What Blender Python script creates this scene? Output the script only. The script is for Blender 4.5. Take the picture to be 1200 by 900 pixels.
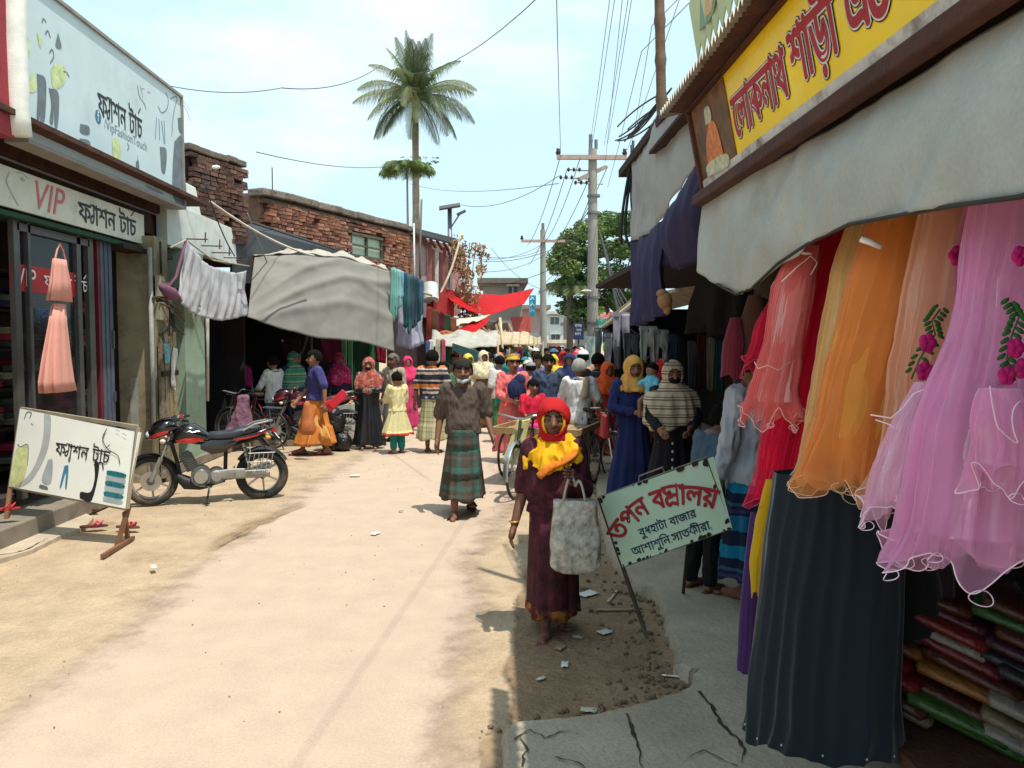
import bpy, bmesh, math, random
from mathutils import Vector, Matrix, Euler, noise, geometry
for o in list(bpy.data.objects): bpy.data.objects.remove(o, do_unlink=True)
sc = bpy.context.scene
# ---------------- camera
CAMZ = 1.88; FPX = 930.0
cd = bpy.data.cameras.new('camera'); cam = bpy.data.objects.new('camera', cd)
sc.collection.objects.link(cam); sc.camera = cam
cd.sensor_width = 36; cd.lens = FPX / 1200 * 36; cd.clip_start = 0.05; cd.clip_end = 2000
CROT = Euler((math.radians(90 - 3.077), 0, -math.radians(1.232)))
cam.location = (0, 0, CAMZ); cam.rotation_euler = CROT
CR = CROT.to_matrix()
# ---------------- sun and sky
LD = Vector((-.25, .27, -1)).normalized()
sd = bpy.data.lights.new('sun', 'SUN'); sd.energy = 3.75; sd.angle = math.radians(.6); sd.color = (1, .955, .87)
so = bpy.data.objects.new('sun', sd); sc.collection.objects.link(so)
so.rotation_euler = LD.to_track_quat('-Z', 'Y').to_euler(); so.location = (4, -4, 20)
W = bpy.data.worlds.new('World'); sc.world = W; W.use_nodes = True
nt = W.node_tree; bg = nt.nodes['Background']
sky = nt.nodes.new('ShaderNodeTexSky'); sky.sky_type = 'NISHITA'; sky.sun_disc = False
sky.sun_elevation = math.asin(-LD.z); sky.sun_rotation = math.atan2(-LD.x, -LD.y)
sky.air_density = 1.0; sky.dust_density = 3.0; sky.ozone_density = 1.6; sky.altitude = 0
tc = nt.nodes.new('ShaderNodeTexCoord'); mp = nt.nodes.new('ShaderNodeMapping'); mp.inputs['Scale'].default_value = (1, 1, 2.6)
mp.inputs['Location'].default_value = (3.1, 1.4, .3)
nz = nt.nodes.new('ShaderNodeTexNoise'); nz.inputs['Scale'].default_value = 2.3; nz.inputs['Detail'].default_value = 7; nz.inputs['Roughness'].default_value = .52
rp = nt.nodes.new('ShaderNodeValToRGB'); rp.color_ramp.elements[0].position = .54; rp.color_ramp.elements[1].position = .70
mx = nt.nodes.new('ShaderNodeMixRGB'); mx.inputs[2].default_value = (5.7, 5.85, 5.9, 1)
veil = nt.nodes.new('ShaderNodeMixRGB'); veil.inputs[0].default_value = .85; veil.inputs[2].default_value = (3.75, 5.2, 5.8, 1)
L = nt.links
L.new(sky.outputs[0], veil.inputs[1])
L.new(tc.outputs['Generated'], mp.inputs[0]); L.new(mp.outputs[0], nz.inputs[0]); L.new(nz.outputs[0], rp.inputs[0])
mul = nt.nodes.new('ShaderNodeMath'); mul.operation = 'MULTIPLY'; mul.inputs[1].default_value = .75
L.new(rp.outputs[0], mul.inputs[0]); L.new(mul.outputs[0], mx.inputs[0]); L.new(veil.outputs[0], mx.inputs[1]); L.new(mx.outputs[0], bg.inputs[0])
bg.inputs[1].default_value = .15
vs = sc.view_settings; vs.view_transform = 'Standard'; vs.look = 'None'; vs.exposure = .46; vs.gamma = 1
sc.cycles.max_bounces = 6; sc.cycles.diffuse_bounces = 3; sc.cycles.transparent_max_bounces = 12
# ---------------- helpers
R = random.Random(7); PI = math.pi
def V(*a): return Vector(a if len(a) > 1 else a[0])
def ray(px, py): return CR @ Vector(((px - 600) / FPX, -(py - 450) / FPX, -1))
C0 = Vector((0, 0, CAMZ))
def P(px, py, D): d = ray(px, py); return C0 + d * (D / d.y)
def PX(px, py, X): d = ray(px, py); return C0 + d * (X / d.x)
def G(px, py, z=0): d = ray(px, py); return C0 + d * ((z - CAMZ) / d.z)
def lerp(a, b, t): return a + (b - a) * t
def lin(c): return tuple(((x / 255) / 12.92 if x / 255 <= .04045 else ((x / 255 + .055) / 1.055) ** 2.4) for x in c)
MATS = {}
def M(name, col=(.5, .5, .5), rough=.8, var=.18, scale=6, bump=.25, bscale=60, metal=0, dirt=0, dcol=(.12, .09, .06), coat=0, alpha=1, transl=0, stripes=None, trans=0, sheen=0, grain=0):
    """principled surface with noise tint, fine relief, optional dirt blotches and woven stripes"""
    if name in MATS: return MATS[name]
    m = bpy.data.materials.new(name); m.use_nodes = True; n = m.node_tree; b = n.nodes['Principled BSDF']; l = n.links
    N = n.nodes.new
    t = N('ShaderNodeTexCoord'); co = t.outputs['Object']
    a = N('ShaderNodeTexNoise'); a.inputs['Scale'].default_value = scale; a.inputs['Detail'].default_value = 6; a.inputs['Roughness'].default_value = .6
    l.new(co, a.inputs[0])
    mr = N('ShaderNodeMapRange'); mr.inputs[1].default_value = .3; mr.inputs[2].default_value = .7; mr.inputs[3].default_value = 1 - var; mr.inputs[4].default_value = 1 + var
    l.new(a.outputs[0], mr.inputs[0])
    base = N('ShaderNodeRGB'); base.outputs[0].default_value = (*col, 1); cout = base.outputs[0]
    if stripes:
        ax, cols, freq = stripes[:3]      # ax: 'z','x','zx'
        for k, axis in enumerate(ax):
            sp = N('ShaderNodeSeparateXYZ'); l.new(co, sp.inputs[0])
            w = N('ShaderNodeMath'); w.operation = 'MULTIPLY'; w.inputs[1].default_value = freq; l.new(sp.outputs['xyz'.index(axis)], w.inputs[0])
            wn = N('ShaderNodeMath'); wn.operation = 'MULTIPLY_ADD'; wn.inputs[1].default_value = .12; l.new(a.outputs[0], wn.inputs[0]); l.new(w.outputs[0], wn.inputs[2])
            fr = N('ShaderNodeMath'); fr.operation = 'FRACT'; l.new(wn.outputs[0], fr.inputs[0])
            cr = N('ShaderNodeValToRGB'); cr.color_ramp.interpolation = 'CONSTANT'; e = cr.color_ramp.elements
            while len(e) < len(cols): e.new(.5)
            for i, (p, c) in enumerate(cols): e[i].position = p; e[i].color = (*c, 1)
            l.new(fr.outputs[0], cr.inputs[0])
            mm = N('ShaderNodeMixRGB'); mm.inputs[0].default_value = 1 if k == 0 else .5; l.new(cout, mm.inputs[1]); l.new(cr.outputs[0], mm.inputs[2]); cout = mm.outputs[0]
    hs = N('ShaderNodeHueSaturation'); l.new(cout, hs.inputs['Color']); l.new(mr.outputs[0], hs.inputs['Value']); cout = hs.outputs[0]
    if dirt:
        d = N('ShaderNodeTexNoise'); d.inputs['Scale'].default_value = scale * .35; d.inputs['Detail'].default_value = 9; d.inputs['Roughness'].default_value = .7; l.new(co, d.inputs[0])
        r2 = N('ShaderNodeMapRange'); r2.inputs[1].default_value = .62 - dirt * .25; r2.inputs[2].default_value = .75 - dirt * .1; r2.inputs[4].default_value = min(1, .4 + dirt); l.new(d.outputs[0], r2.inputs[0])
        mm = N('ShaderNodeMixRGB'); l.new(r2.outputs[0], mm.inputs[0]); l.new(cout, mm.inputs[1]); mm.inputs[2].default_value = (*dcol, 1); cout = mm.outputs[0]
    if grain:
        gn = N('ShaderNodeTexNoise'); gn.inputs['Scale'].default_value = 75; gn.inputs['Detail'].default_value = 3; gn.inputs['Roughness'].default_value = .8; l.new(co, gn.inputs[0])
        g2 = N('ShaderNodeMapRange'); g2.inputs[1].default_value = .3; g2.inputs[2].default_value = .7; g2.inputs[3].default_value = 1 - grain; g2.inputs[4].default_value = 1 + grain * .6; l.new(gn.outputs[0], g2.inputs[0])
        h2 = N('ShaderNodeHueSaturation'); l.new(cout, h2.inputs['Color']); l.new(g2.outputs[0], h2.inputs['Value']); cout = h2.outputs[0]
    l.new(cout, b.inputs['Base Color'])
    rr = N('ShaderNodeMapRange'); rr.inputs[3].default_value = max(0, rough - .1); rr.inputs[4].default_value = min(1, rough + .1); l.new(a.outputs[0], rr.inputs[0]); l.new(rr.outputs[0], b.inputs['Roughness'])
    b.inputs['Metallic'].default_value = metal; b.inputs['Coat Weight'].default_value = coat; b.inputs['Sheen Weight'].default_value = sheen
    b.inputs['Specular IOR Level'].default_value = .3 if rough > .6 else .5
    b.inputs['Transmission Weight'].default_value = trans
    if bump:
        bn = N('ShaderNodeTexNoise'); bn.inputs['Scale'].default_value = bscale; bn.inputs['Detail'].default_value = 5; l.new(co, bn.inputs[0])
        bp = N('ShaderNodeBump'); bp.inputs['Strength'].default_value = bump; bp.inputs['Distance'].default_value = .6 / bscale; l.new(bn.outputs[0], bp.inputs['Height']); l.new(bp.outputs[0], b.inputs['Normal'])
    out = n.nodes['Material Output']; sh = b.outputs[0]
    if transl:
        tr = N('ShaderNodeBsdfTranslucent'); l.new(cout, tr.inputs[0]); ms = N('ShaderNodeMixShader'); ms.inputs[0].default_value = transl; l.new(sh, ms.inputs[1]); l.new(tr.outputs[0], ms.inputs[2]); sh = ms.outputs[0]
    if alpha < 1:
        tp = N('ShaderNodeBsdfTransparent'); ms = N('ShaderNodeMixShader'); ms.inputs[0].default_value = alpha; l.new(tp.outputs[0], ms.inputs[1]); l.new(sh, ms.inputs[2]); sh = ms.outputs[0]
    l.new(sh, out.inputs[0]); MATS[name] = m; return m
def sheerize(m, lo, hi):
    "thin net: see-through face on, dense where it turns edge on or bunches"
    n = m.node_tree; l = n.links; out = n.nodes['Material Output']; src = out.inputs[0].links[0].from_socket
    lw = n.nodes.new('ShaderNodeLayerWeight'); lw.inputs[0].default_value = .45; mr = n.nodes.new('ShaderNodeMapRange'); mr.inputs[3].default_value = lo; mr.inputs[4].default_value = hi; l.new(lw.outputs['Facing'], mr.inputs[0])
    tp = n.nodes.new('ShaderNodeBsdfTransparent'); ms = n.nodes.new('ShaderNodeMixShader'); l.new(mr.outputs[0], ms.inputs[0]); l.new(tp.outputs[0], ms.inputs[1]); l.new(src, ms.inputs[2]); l.new(ms.outputs[0], out.inputs[0])
def C(r, g, b, rough=.85, **k):    # cloth/paint straight from an sRGB surface colour
    return M('surface_%d_%d_%d_%s' % (r, g, b, '_'.join('%s%s' % (q, str(w)[:12]) for q, w in sorted(k.items())) + str(rough)), lin((r, g, b)), rough, **k)
def gold(n):
    return [(i + .5) / n for i in range(n)]
class MB:
    """collects shapes into one mesh"""
    def __init__(s): s.v = []; s.f = []; s.mi = []; s.m = 0
    def add(s, vs, fs):
        o = len(s.v); s.v += [tuple(p) for p in vs]; s.f += [tuple(i + o for i in f) for f in fs]; s.mi += [s.m] * len(fs); return s
    def box(s, c, d, rot=None, taper=1):
        x, y, z = d[0] / 2, d[1] / 2, d[2] / 2
        q = [V(-x, -y, -z), V(x, -y, -z), V(x, y, -z), V(-x, y, -z), V(-x * taper, -y * taper, z), V(x * taper, -y * taper, z), V(x * taper, y * taper, z), V(-x * taper, y * taper, z)]
        if rot is not None:
            r = rot if isinstance(rot, Matrix) else Euler(rot).to_matrix(); q = [r @ p for p in q]
        q = [p + V(c) for p in q]
        return s.add(q, [(0, 3, 2, 1), (4, 5, 6, 7), (0, 1, 5, 4), (1, 2, 6, 5), (2, 3, 7, 6), (3, 0, 4, 7)])
    def beam(s, a, b, w, h=None, up=(0, 0, 1)):
        a, b = V(a), V(b); d = b - a; l = d.length; d.normalize(); u = V(up)
        if abs(d.dot(u)) > .99: u = V(0, 1, 0)
        x = d.cross(u).normalized(); z = x.cross(d)
        return s.box((a + b) / 2, (w, l, h or w), Matrix((x, d, z)).transposed())
    def tube(s, pts, r, n=8, caps=True, flat=1, closed=False):
        pts = [V(p) for p in pts]; N_ = len(pts); rs = r if isinstance(r, (list, tuple)) else [r] * N_
        prev = None; vs = []
        for i, p in enumerate(pts):
            if closed: t = pts[(i + 1) % N_] - pts[i - 1]
            else: t = pts[min(i + 1, N_ - 1)] - pts[max(i - 1, 0)]
            if t.length < 1e-9: t = V(0, 0, 1)
            t.normalize()
            if prev is None:
                a = V(0, 0, 1) if abs(t.z) < .9 else V(1, 0, 0)
                prev = t.cross(a).normalized()
            x = (prev - t * prev.dot(t))
            x = x.normalized() if x.length > 1e-6 else t.orthogonal().normalized()
            prev = x; y = t.cross(x)
            for k in range(n):
                a = 2 * PI * k / n; vs.append(p + x * math.cos(a) * rs[i] + y * math.sin(a) * rs[i] * flat)
        fs = []
        for i in range(N_ if closed else N_ - 1):
            j = (i + 1) % N_
            for k in range(n): fs.append((i * n + k, i * n + (k + 1) % n, j * n + (k + 1) % n, j * n + k))
        if caps and not closed: fs.append(tuple(range(n - 1, -1, -1))); fs.append(tuple((N_ - 1) * n + k for k in range(n)))
        return s.add(vs, fs)
    def cap(s, a, b, r0, r1, n=12):
        a, b = V(a), V(b); d = (b - a)
        if d.length < 1e-6: d = V(0, 0, .001)
        d.normalize(); pts = []; rs = []
        for q in (90, 60, 30): pts.append(a - d * r0 * math.sin(math.radians(q))); rs.append(max(r0 * math.cos(math.radians(q)), r0 * .05))
        pts += [a, b]; rs += [r0, r1]
        for q in (30, 60, 90): pts.append(b + d * r1 * math.sin(math.radians(q))); rs.append(max(r1 * math.cos(math.radians(q)), r1 * .05))
        return s.tube(pts, rs, n)
    def ell(s, c, r, nu=14, nv=9, rot=None):
        vs = []; c = V(c); rm = Euler(rot).to_matrix() if rot else None
        r = r if isinstance(r, (tuple, list)) else (r, r, r)
        for j in range(1, nv):
            a = PI * j / nv
            for i in range(nu):
                b = 2 * PI * i / nu; q = V(math.sin(a) * math.cos(b) * r[0], math.sin(a) * math.sin(b) * r[1], math.cos(a) * r[2]); vs.append(q)
        vs.append(V(0, 0, r[2])); vs.append(V(0, 0, -r[2]))
        vs = [(rm @ q if rm else q) + c for q in vs]; fs = []
        for j in range(nv - 2):
            for i in range(nu): fs.append((j * nu + i, (j + 1) * nu + i, (j + 1) * nu + (i + 1) % nu, j * nu + (i + 1) % nu))
        T_ = len(vs) - 2
        for i in range(nu): fs.append((T_, i, (i + 1) % nu)); fs.append((T_ + 1, (nv - 2) * nu + (i + 1) % nu, (nv - 2) * nu + i))
        return s.add(vs, fs)
    def loft(s, rings, caps=True):
        n = len(rings[0]); vs = [p for r in rings for p in r]; fs = []
        for j in range(len(rings) - 1):
            for i in range(n): fs.append((j * n + i, j * n + (i + 1) % n, (j + 1) * n + (i + 1) % n, (j + 1) * n + i))
        if caps: fs.append(tuple(range(n - 1, -1, -1))); fs.append(tuple((len(rings) - 1) * n + i for i in range(n)))
        return s.add(vs, fs)
    def grid(s, fn, nu, nv):
        vs = [fn(i / nu, j / nv) for j in range(nv + 1) for i in range(nu + 1)]; w = nu + 1
        return s.add(vs, [(j * w + i, j * w + i + 1, (j + 1) * w + i + 1, (j + 1) * w + i) for j in range(nv) for i in range(nu)])
    def prism(s, poly, d):      # polygon of 3D points extruded by vector d
        n = len(poly); d = V(d); vs = [V(p) for p in poly] + [V(p) + d for p in poly]
        return s.add(vs, [tuple(range(n)), tuple(range(2 * n - 1, n - 1, -1))] + [(i, i + n, (i + 1) % n + n, (i + 1) % n) for i in range(n)])
    def torus(s, c, R_, r, axis='y', nu=32, nv=8, sq=1):
        pts = []
        for i in range(nu):
            a = 2 * PI * i / nu; x, z = math.cos(a) * R_, math.sin(a) * R_
            pts.append(V(c) + (V(x, 0, z) if axis == 'y' else V(x, z, 0) if axis == 'z' else V(0, x, z)))
        return s.tube(pts, r, nv, closed=True)
    def mesh(s, name, inv=None, smooth=False):
        me = bpy.data.meshes.new(name); vs = s.v
        if inv is not None: vs = [tuple(inv @ V(p)) for p in vs]
        me.from_pydata(vs, [], s.f)
        if smooth: me.polygons.foreach_set('use_smooth', [True] * len(me.polygons))
        if any(s.mi): me.polygons.foreach_set('material_index', s.mi)
        return me
def ringp(c, rx, ry, n=16, pw=1.0, rot=None):
    out = []
    for i in range(n):
        a = 2 * PI * i / n; ca, sa = math.cos(a), math.sin(a)
        p = V(rx * math.copysign(abs(ca) ** pw, ca), ry * math.copysign(abs(sa) ** pw, sa), 0)
        if rot is not None: p = rot @ p
        out.append(p + V(c))
    return out
ROOTM = {}
def thing(name, label, cat, loc=(0, 0, 0), rz=0, group=None, scale=1):
    o = bpy.data.objects.new(name, None); sc.collection.objects.link(o); o.empty_display_size = .2
    o.location = loc; o.rotation_euler = (0, 0, rz); o.scale = (scale,) * 3
    o['label'] = label; o['category'] = cat
    if group: o['group'] = group
    ROOTM[o.name] = Matrix.Translation(V(loc)) @ Matrix.Rotation(rz, 4, 'Z') @ Matrix.Scale(scale, 4)
    return o
def build(mb, name, mat, parent=None, smooth=False, local=False, label=None, cat=None, group=None, kind=None, auto=None, bevel=0, solid=0, sub=0):
    inv = None
    if parent is not None and not local:
        q = parent
        while q.parent: q = q.parent
        inv = ROOTM[q.name].inverted() if q.name in ROOTM else None
    loc0 = None
    if parent is None and not local and mb is not None and isinstance(mb, MB) and kind != 'structure' and mb.v:
        xs = [p[0] for p in mb.v]; ys = [p[1] for p in mb.v]; zs = [p[2] for p in mb.v]
        loc0 = V((min(xs) + max(xs)) / 2, (min(ys) + max(ys)) / 2, min(zs)); inv = Matrix.Translation(-loc0)
    me = mb.mesh(name, inv, smooth) if isinstance(mb, MB) else mb
    for m in (mat if isinstance(mat, (list, tuple)) else [mat]):
        if m is not None: me.materials.append(m)
    o = bpy.data.objects.new(name, me); sc.collection.objects.link(o)
    if loc0 is not None:
        o.location = loc0; ROOTM[o.name] = Matrix.Translation(loc0)
    if parent is not None: o.parent = parent
    if smooth and auto:
        me.set_sharp_from_angle(angle=math.radians(auto))
    if bevel:
        b = o.modifiers.new('bevel', 'BEVEL'); b.width = bevel; b.segments = 2; b.limit_method = 'ANGLE'
    if solid:
        b = o.modifiers.new('solid', 'SOLIDIFY'); b.thickness = solid
    if sub:
        b = o.modifiers.new('sub', 'SUBSURF'); b.levels = sub; b.render_levels = sub
    if label: o['label'] = label
    if cat: o['category'] = cat
    if group: o['group'] = group
    if kind: o['kind'] = kind
    return o
def nz3(p, s): return noise.noise(V(p) * s)
def fuse(mb, voxel, smooth=3, wr=0, ws=14, cut=None, name='m'):
    """voxel union of overlapping closed shapes -> one continuous skin"""
    me = mb.mesh(name); o = bpy.data.objects.new('tmp', me); TS.collection.objects.link(o)
    m = o.modifiers.new('r', 'REMESH'); m.mode = 'VOXEL'; m.voxel_size = voxel; m.use_smooth_shade = True
    if smooth: s_ = o.modifiers.new('s', 'SMOOTH'); s_.factor = .5; s_.iterations = smooth
    dg = TVL.depsgraph; TVL.update(); dg.update()
    out = bpy.data.meshes.new_from_object(o.evaluated_get(dg))
    bpy.data.objects.remove(o); bpy.data.meshes.remove(me)
    if wr or cut:
        bm = bmesh.new(); bm.from_mesh(out)
        if wr:
            bm.normal_update()
            for v in bm.verts:
                p = v.co; q = V(p.x * ws, p.y * ws, p.z * ws * .4 + p.x * ws * .3)
                v.co = p + v.normal * (1 - abs(noise.noise(q) * 2) + .5 * noise.noise(q * 2.3) - .5) * wr
        if cut:
            bmesh.ops.delete(bm, geom=[v for v in bm.verts if cut(v.co)], context='VERTS')
        bm.to_mesh(out); bm.free()
    out.polygons.foreach_set('use_smooth', [True] * len(out.polygons))
    return out
def feather(m, lo=.25, hi=.75, sc_=3.0):
    "edge attribute fades a thin ground layer into what lies below, broken up by noise"
    n = m.node_tree; l = n.links; N = n.nodes.new; out = n.nodes['Material Output']; src = out.inputs[0].links[0].from_socket
    at = N('ShaderNodeAttribute'); at.attribute_name = 'edge'; tcn = N('ShaderNodeTexCoord'); ns = N('ShaderNodeTexNoise'); ns.inputs['Scale'].default_value = sc_; ns.inputs['Detail'].default_value = 8; ns.inputs['Roughness'].default_value = .7; l.new(tcn.outputs['Object'], ns.inputs[0])
    ad = N('ShaderNodeMath'); ad.operation = 'MULTIPLY_ADD'; l.new(ns.outputs[0], ad.inputs[0]); ad.inputs[1].default_value = 1.1; sb = N('ShaderNodeMath'); sb.operation = 'SUBTRACT'; l.new(at.outputs['Fac'], sb.inputs[0]); sb.inputs[1].default_value = .55; l.new(sb.outputs[0], ad.inputs[2])
    mr = N('ShaderNodeMapRange'); mr.interpolation_type = 'SMOOTHSTEP'; mr.inputs[1].default_value = lo; mr.inputs[2].default_value = hi; l.new(ad.outputs[0], mr.inputs[0])
    tp = N('ShaderNodeBsdfTransparent'); ms = N('ShaderNodeMixShader'); l.new(mr.outputs[0], ms.inputs[0]); l.new(tp.outputs[0], ms.inputs[1]); l.new(src, ms.inputs[2]); l.new(ms.outputs[0], out.inputs[0])
def edgeattr(o, vals):
    at = o.data.attributes.new('edge', 'FLOAT', 'POINT'); at.data.foreach_set('value', vals)
TS = bpy.data.scenes.new('temp'); TVL = TS.view_layers[0]
def sheet(top, bot, nu=24, nv=14, fold=.03, ff=5, sag=0, nrm=None, ph=0, wr=.01, hem=0):
    """hanging cloth between a top polyline and a bottom polyline of 3D points"""
    def ev(pl, u):
        k = u * (len(pl) - 1); i = min(int(k), len(pl) - 2); return lerp(V(pl[i]), V(pl[i + 1]), k - i)
    if nrm is None:
        a = V(top[-1]) - V(top[0]); b = V(bot[0]) - V(top[0]); nrm = a.cross(b).normalized()
    nrm = V(nrm); m = MB()
    def fn(u, v):
        p = lerp(ev(top, u), ev(bot, u), v)
        f = math.sin((u * ff + ph + .25 * math.sin(v * 3 + u * 5)) * 2 * PI) + .5 * math.sin((u * ff * 2.3 + ph * 3 + v) * 2 * PI)
        q = p + nrm * (fold * f * (.35 + .65 * v) + sag * math.sin(PI * v) * math.sin(PI * u))
        q += nrm * (noise.noise(p * 3.1) * wr * 3 + noise.noise(p * 9) * wr)
        if hem: q.z += hem * noise.noise(V(u * 7, ph, 3)) * v
        return q
    m.grid(fn, nu, nv); return m
def wire(a, b, sag=.3, r=.006, n=14, name='overhead_wire', lab=None, mat=None, grp='overhead wires strung between the poles and roofs'):
    a, b = V(a), V(b)
    pts = [lerp(a, b, i / n) + V(0, 0, -sag * 4 * (i / n) * (1 - i / n)) for i in range(n + 1)]
    return build(MB().tube(pts, r, 5), name, mat or M('wire_black', (.03, .03, .035), .6, bump=0), label=lab or 'thin dark overhead wire strung above the street', cat='wire', group=grp, smooth=True)
# ---------------- stroke lettering (headline y=1, baseline y=0)
HL = 'H'
GL = {
 ' ': (.45, 0, []), 'comma': (.3, 0, [[(.14,.1),(.1,-.12)]]),
 'yp': (.42, 1, [[(.3,.97),(.32,.5),(.24,.14),(.06,.06),(-.02,.22),(.12,.4),(.3,.42)]]),
 'nda': (.9, 1, [[(.4,.97),(.36,.78),(.14,.74),(.1,.54),(.3,.5),(.44,.62),(.62,.6)], [(.3,.5),(.08,.36),(.18,.08),(.5,.02),(.74,.2),(.76,.5),(.62,.6)]]),
 'stra': (1.1, 1, [[(.1,.95),(.12,.7),(.3,.58),(.42,.7),(.5,.52),(.88,.5)], [(.9,1),(.9,0)], [(.52,.42),(.2,.4),(.12,.18),(.3,.02),(.5,.12),(.9,.04)]]),
 'kssa': (1.1, 1, [[(.5,.97),(.1,.5),(.2,.42),(.62,.1)], [(.62,1),(.62,0)], [(.62,.72),(.86,.8),(.94,.5),(.76,.3),(.62,.42)], [(.94,.97),(.98,.1)]]),
 'dot': (.3, 0, [[(.12,.05),(.15,.02)]]), 
}
def smooth2(pts, k=5):
    if len(pts) < 3: return [Vector(p) for p in pts]
    q = [Vector(p) for p in pts]; q = [q[0] * 2 - q[1]] + q + [q[-1] * 2 - q[-2]]; out = []
    for i in range(1, len(q) - 2):
        a, b, c, d = q[i - 1:i + 3]
        for j in range(k):
            t = j / k; out.append(.5 * ((2 * b) + (c - a) * t + (2 * a - 5 * b + 4 * c - d) * t * t + (3 * b - a - 3 * c + d) * t ** 3))
    out.append(q[-2]); return out
def stroke2(mb, pts, w, fn, z):
    n = len(pts); lft = []; rgt = []
    for i, p in enumerate(pts):
        t = pts[min(i + 1, n - 1)] - pts[max(i - 1, 0)]
        if t.length < 1e-6: t = Vector((1, 0))
        t.normalize(); m = Vector((-t.y, t.x)) * w / 2
        e = t * (w * .35 if i == n - 1 else -w * .35 if i == 0 else 0)
        k = .6 if i in (0, n - 1) else 1
        lft.append(p + e + m * k); rgt.append(p + e - m * k)
    for i in range(n - 1):
        mb.add([fn(lft[i], z), fn(rgt[i], z), fn(rgt[i + 1], z), fn(lft[i + 1], z)], [(0, 1, 2, 3)])
FCH = dict(na='ন', la='ল', ba='ব', ra='র', ka='ক', dha='ধ', tha='থ', sha='শ', sa='স', ta='ত', pa='প', pha='ফ', yya='\u09df', aa='া', i='ি', ii='ী', e='ে', tta='ট', ca='চ', ha='হ', ja='জ', rra='\u09dc', eh='এ', a='অ', hy='ু')
GF = {}
def rawglyph(ch):
    "contours of a built-in font glyph"
    def cur(body):
        c = bpy.data.curves.new('t', 'FONT'); c.body = body; o = bpy.data.objects.new('t', c); TS.collection.objects.link(o); TVL.update()
        k = o.evaluated_get(TVL.depsgraph).to_curve(TVL.depsgraph); out = []
        for s in k.splines:
            p = s.bezier_points; n = len(p); q = []
            for i in range(n):
                a, b = p[i], p[(i + 1) % n]; straight = (a.handle_right - a.co).length < 1e-4 and (b.handle_left - b.co).length < 1e-4
                seg = [a.co] if straight else geometry.interpolate_bezier(a.co, a.handle_right, b.handle_left, b.co, 6)[:-1]
                q += [Vector((v[0], v[1])) for v in seg]
            out.append(q)
        bpy.data.objects.remove(o); return out
    g = cur(ch); g2 = cur(ch + ch); x1 = min(v.x for q in g for v in q); n = len(g)
    adv = min(v.x for q in g2[n:] for v in q) - x1 if len(g2) >= 2 * n else .3
    return g, adv
def area2(q): return sum(q[i].x * q[(i + 1) % len(q)].y - q[(i + 1) % len(q)].x * q[i].y for i in range(len(q))) / 2
def glyph(t):
    if t not in GF:
        if 'unit' not in GF: g, _ = rawglyph('া'); GF['unit'] = max(v.y for q in g for v in q)
        u = GF['unit']; g, adv = rawglyph(FCH[t]); g = [[v / u for v in q] for q in g]
        big = max(g, key=lambda q: abs(area2(q))); sg_ = 1 if area2(big) > 0 else -1
        outer = [q for q in g if area2(q) * sg_ > 0]; holes = [q for q in g if area2(q) * sg_ <= 0]; sets = []
        for q in outer:
            bb = (min(v.x for v in q), max(v.x for v in q), min(v.y for v in q), max(v.y for v in q))
            hs_ = [h for h in holes if bb[0] < h[0].x < bb[1] and bb[2] < h[0].y < bb[3]]
            sets.append((q, hs_))
        GF[t] = (adv / u, sets, g)
    return GF[t]
def letter(mb, toks, x0, y0, h, w, fn, z=.003, sx=1.0, slant=0, arc=None, bold=0, fit=None):
    """write letters; fn maps (2D point, lift) to 3D; w is the stroke width of hand drawn pieces, bold the extra outline"""
    x = 0; zz = z
    if fit: sx = fit / (h * sum(glyph('ca' if t == 'rca' else t)[0] if (t in FCH or t == 'rca') else GL[t][0] for t in toks))
    for t in toks:
        zz += .00004
        def put(q, x=x):
            X = (x + q[0]) * h * sx + slant * q[1] * h; Y = q[1] * h
            if arc: a = arc(X); X, Y = a[0] - math.sin(a[2]) * Y, a[1] + math.cos(a[2]) * Y
            return Vector((x0 + X, y0 + Y))
        base = 'ca' if t == 'rca' else t
        if base in FCH:
            adv, sets, g = glyph(base)
            for q, hs_ in sets:
                pl = [q] + hs_; flat = [v for r_ in pl for v in r_]; zz += .00003
                tr = geometry.tessellate_polygon([[Vector((v.x, v.y, 0)) for v in r_] for r_ in pl])
                mb.add([fn(put((v.x, v.y)), zz) for v in flat], tr)
            if bold:
                for q in g: zz += .00002; c_ = [put((v.x, v.y)) for v in q]; stroke2(mb, c_ + c_[:2], bold, fn, zz)
            if t == 'rca': stroke2(mb, [put((.3 * adv, 1.12)), put((.75 * adv, 1.4))], w, fn, zz)
            x += adv; continue
        adv, hl, st = GL[t]
        if hl: stroke2(mb, [put((0, .95)), put((adv / 2, .95)), put((adv + .02, .95))], w, fn, zz)
        for s in st:
            zz += .00004; stroke2(mb, [put(q) for q in smooth2(s)], w, fn, zz)
        x += adv
    return x * h * sx
FT = ['pha', 'yp', 'aa', 'sha', 'na', ' ', 'tta', 'aa', 'rca']
def planefn(o, ux, uy):
    o, ux, uy = V(o), V(ux).normalized(), V(uy).normalized(); n = ux.cross(uy)
    return lambda q, z: o + ux * q[0] + uy * q[1] + n * z
def latin(txt, o, ux, uy, size, mat, parent, name='lettering', lift=.003, shear=0, offset=0):
    c = bpy.data.curves.new('t', 'FONT'); c.body = txt; c.size = size; c.resolution_u = 3; c.shear = shear; c.offset = offset
    t = bpy.data.objects.new('t', c); TS.collection.objects.link(t); TVL.update()
    me = bpy.data.meshes.new_from_object(t.evaluated_get(TVL.depsgraph)); bpy.data.objects.remove(t)
    f = planefn(o, ux, uy); inv = ROOTM[parent.name].inverted()
    for v in me.vertices: v.co = inv @ f((v.co.x, v.co.y), lift)
    me.materials.clear()
    return build(me, name, mat, parent)
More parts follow.
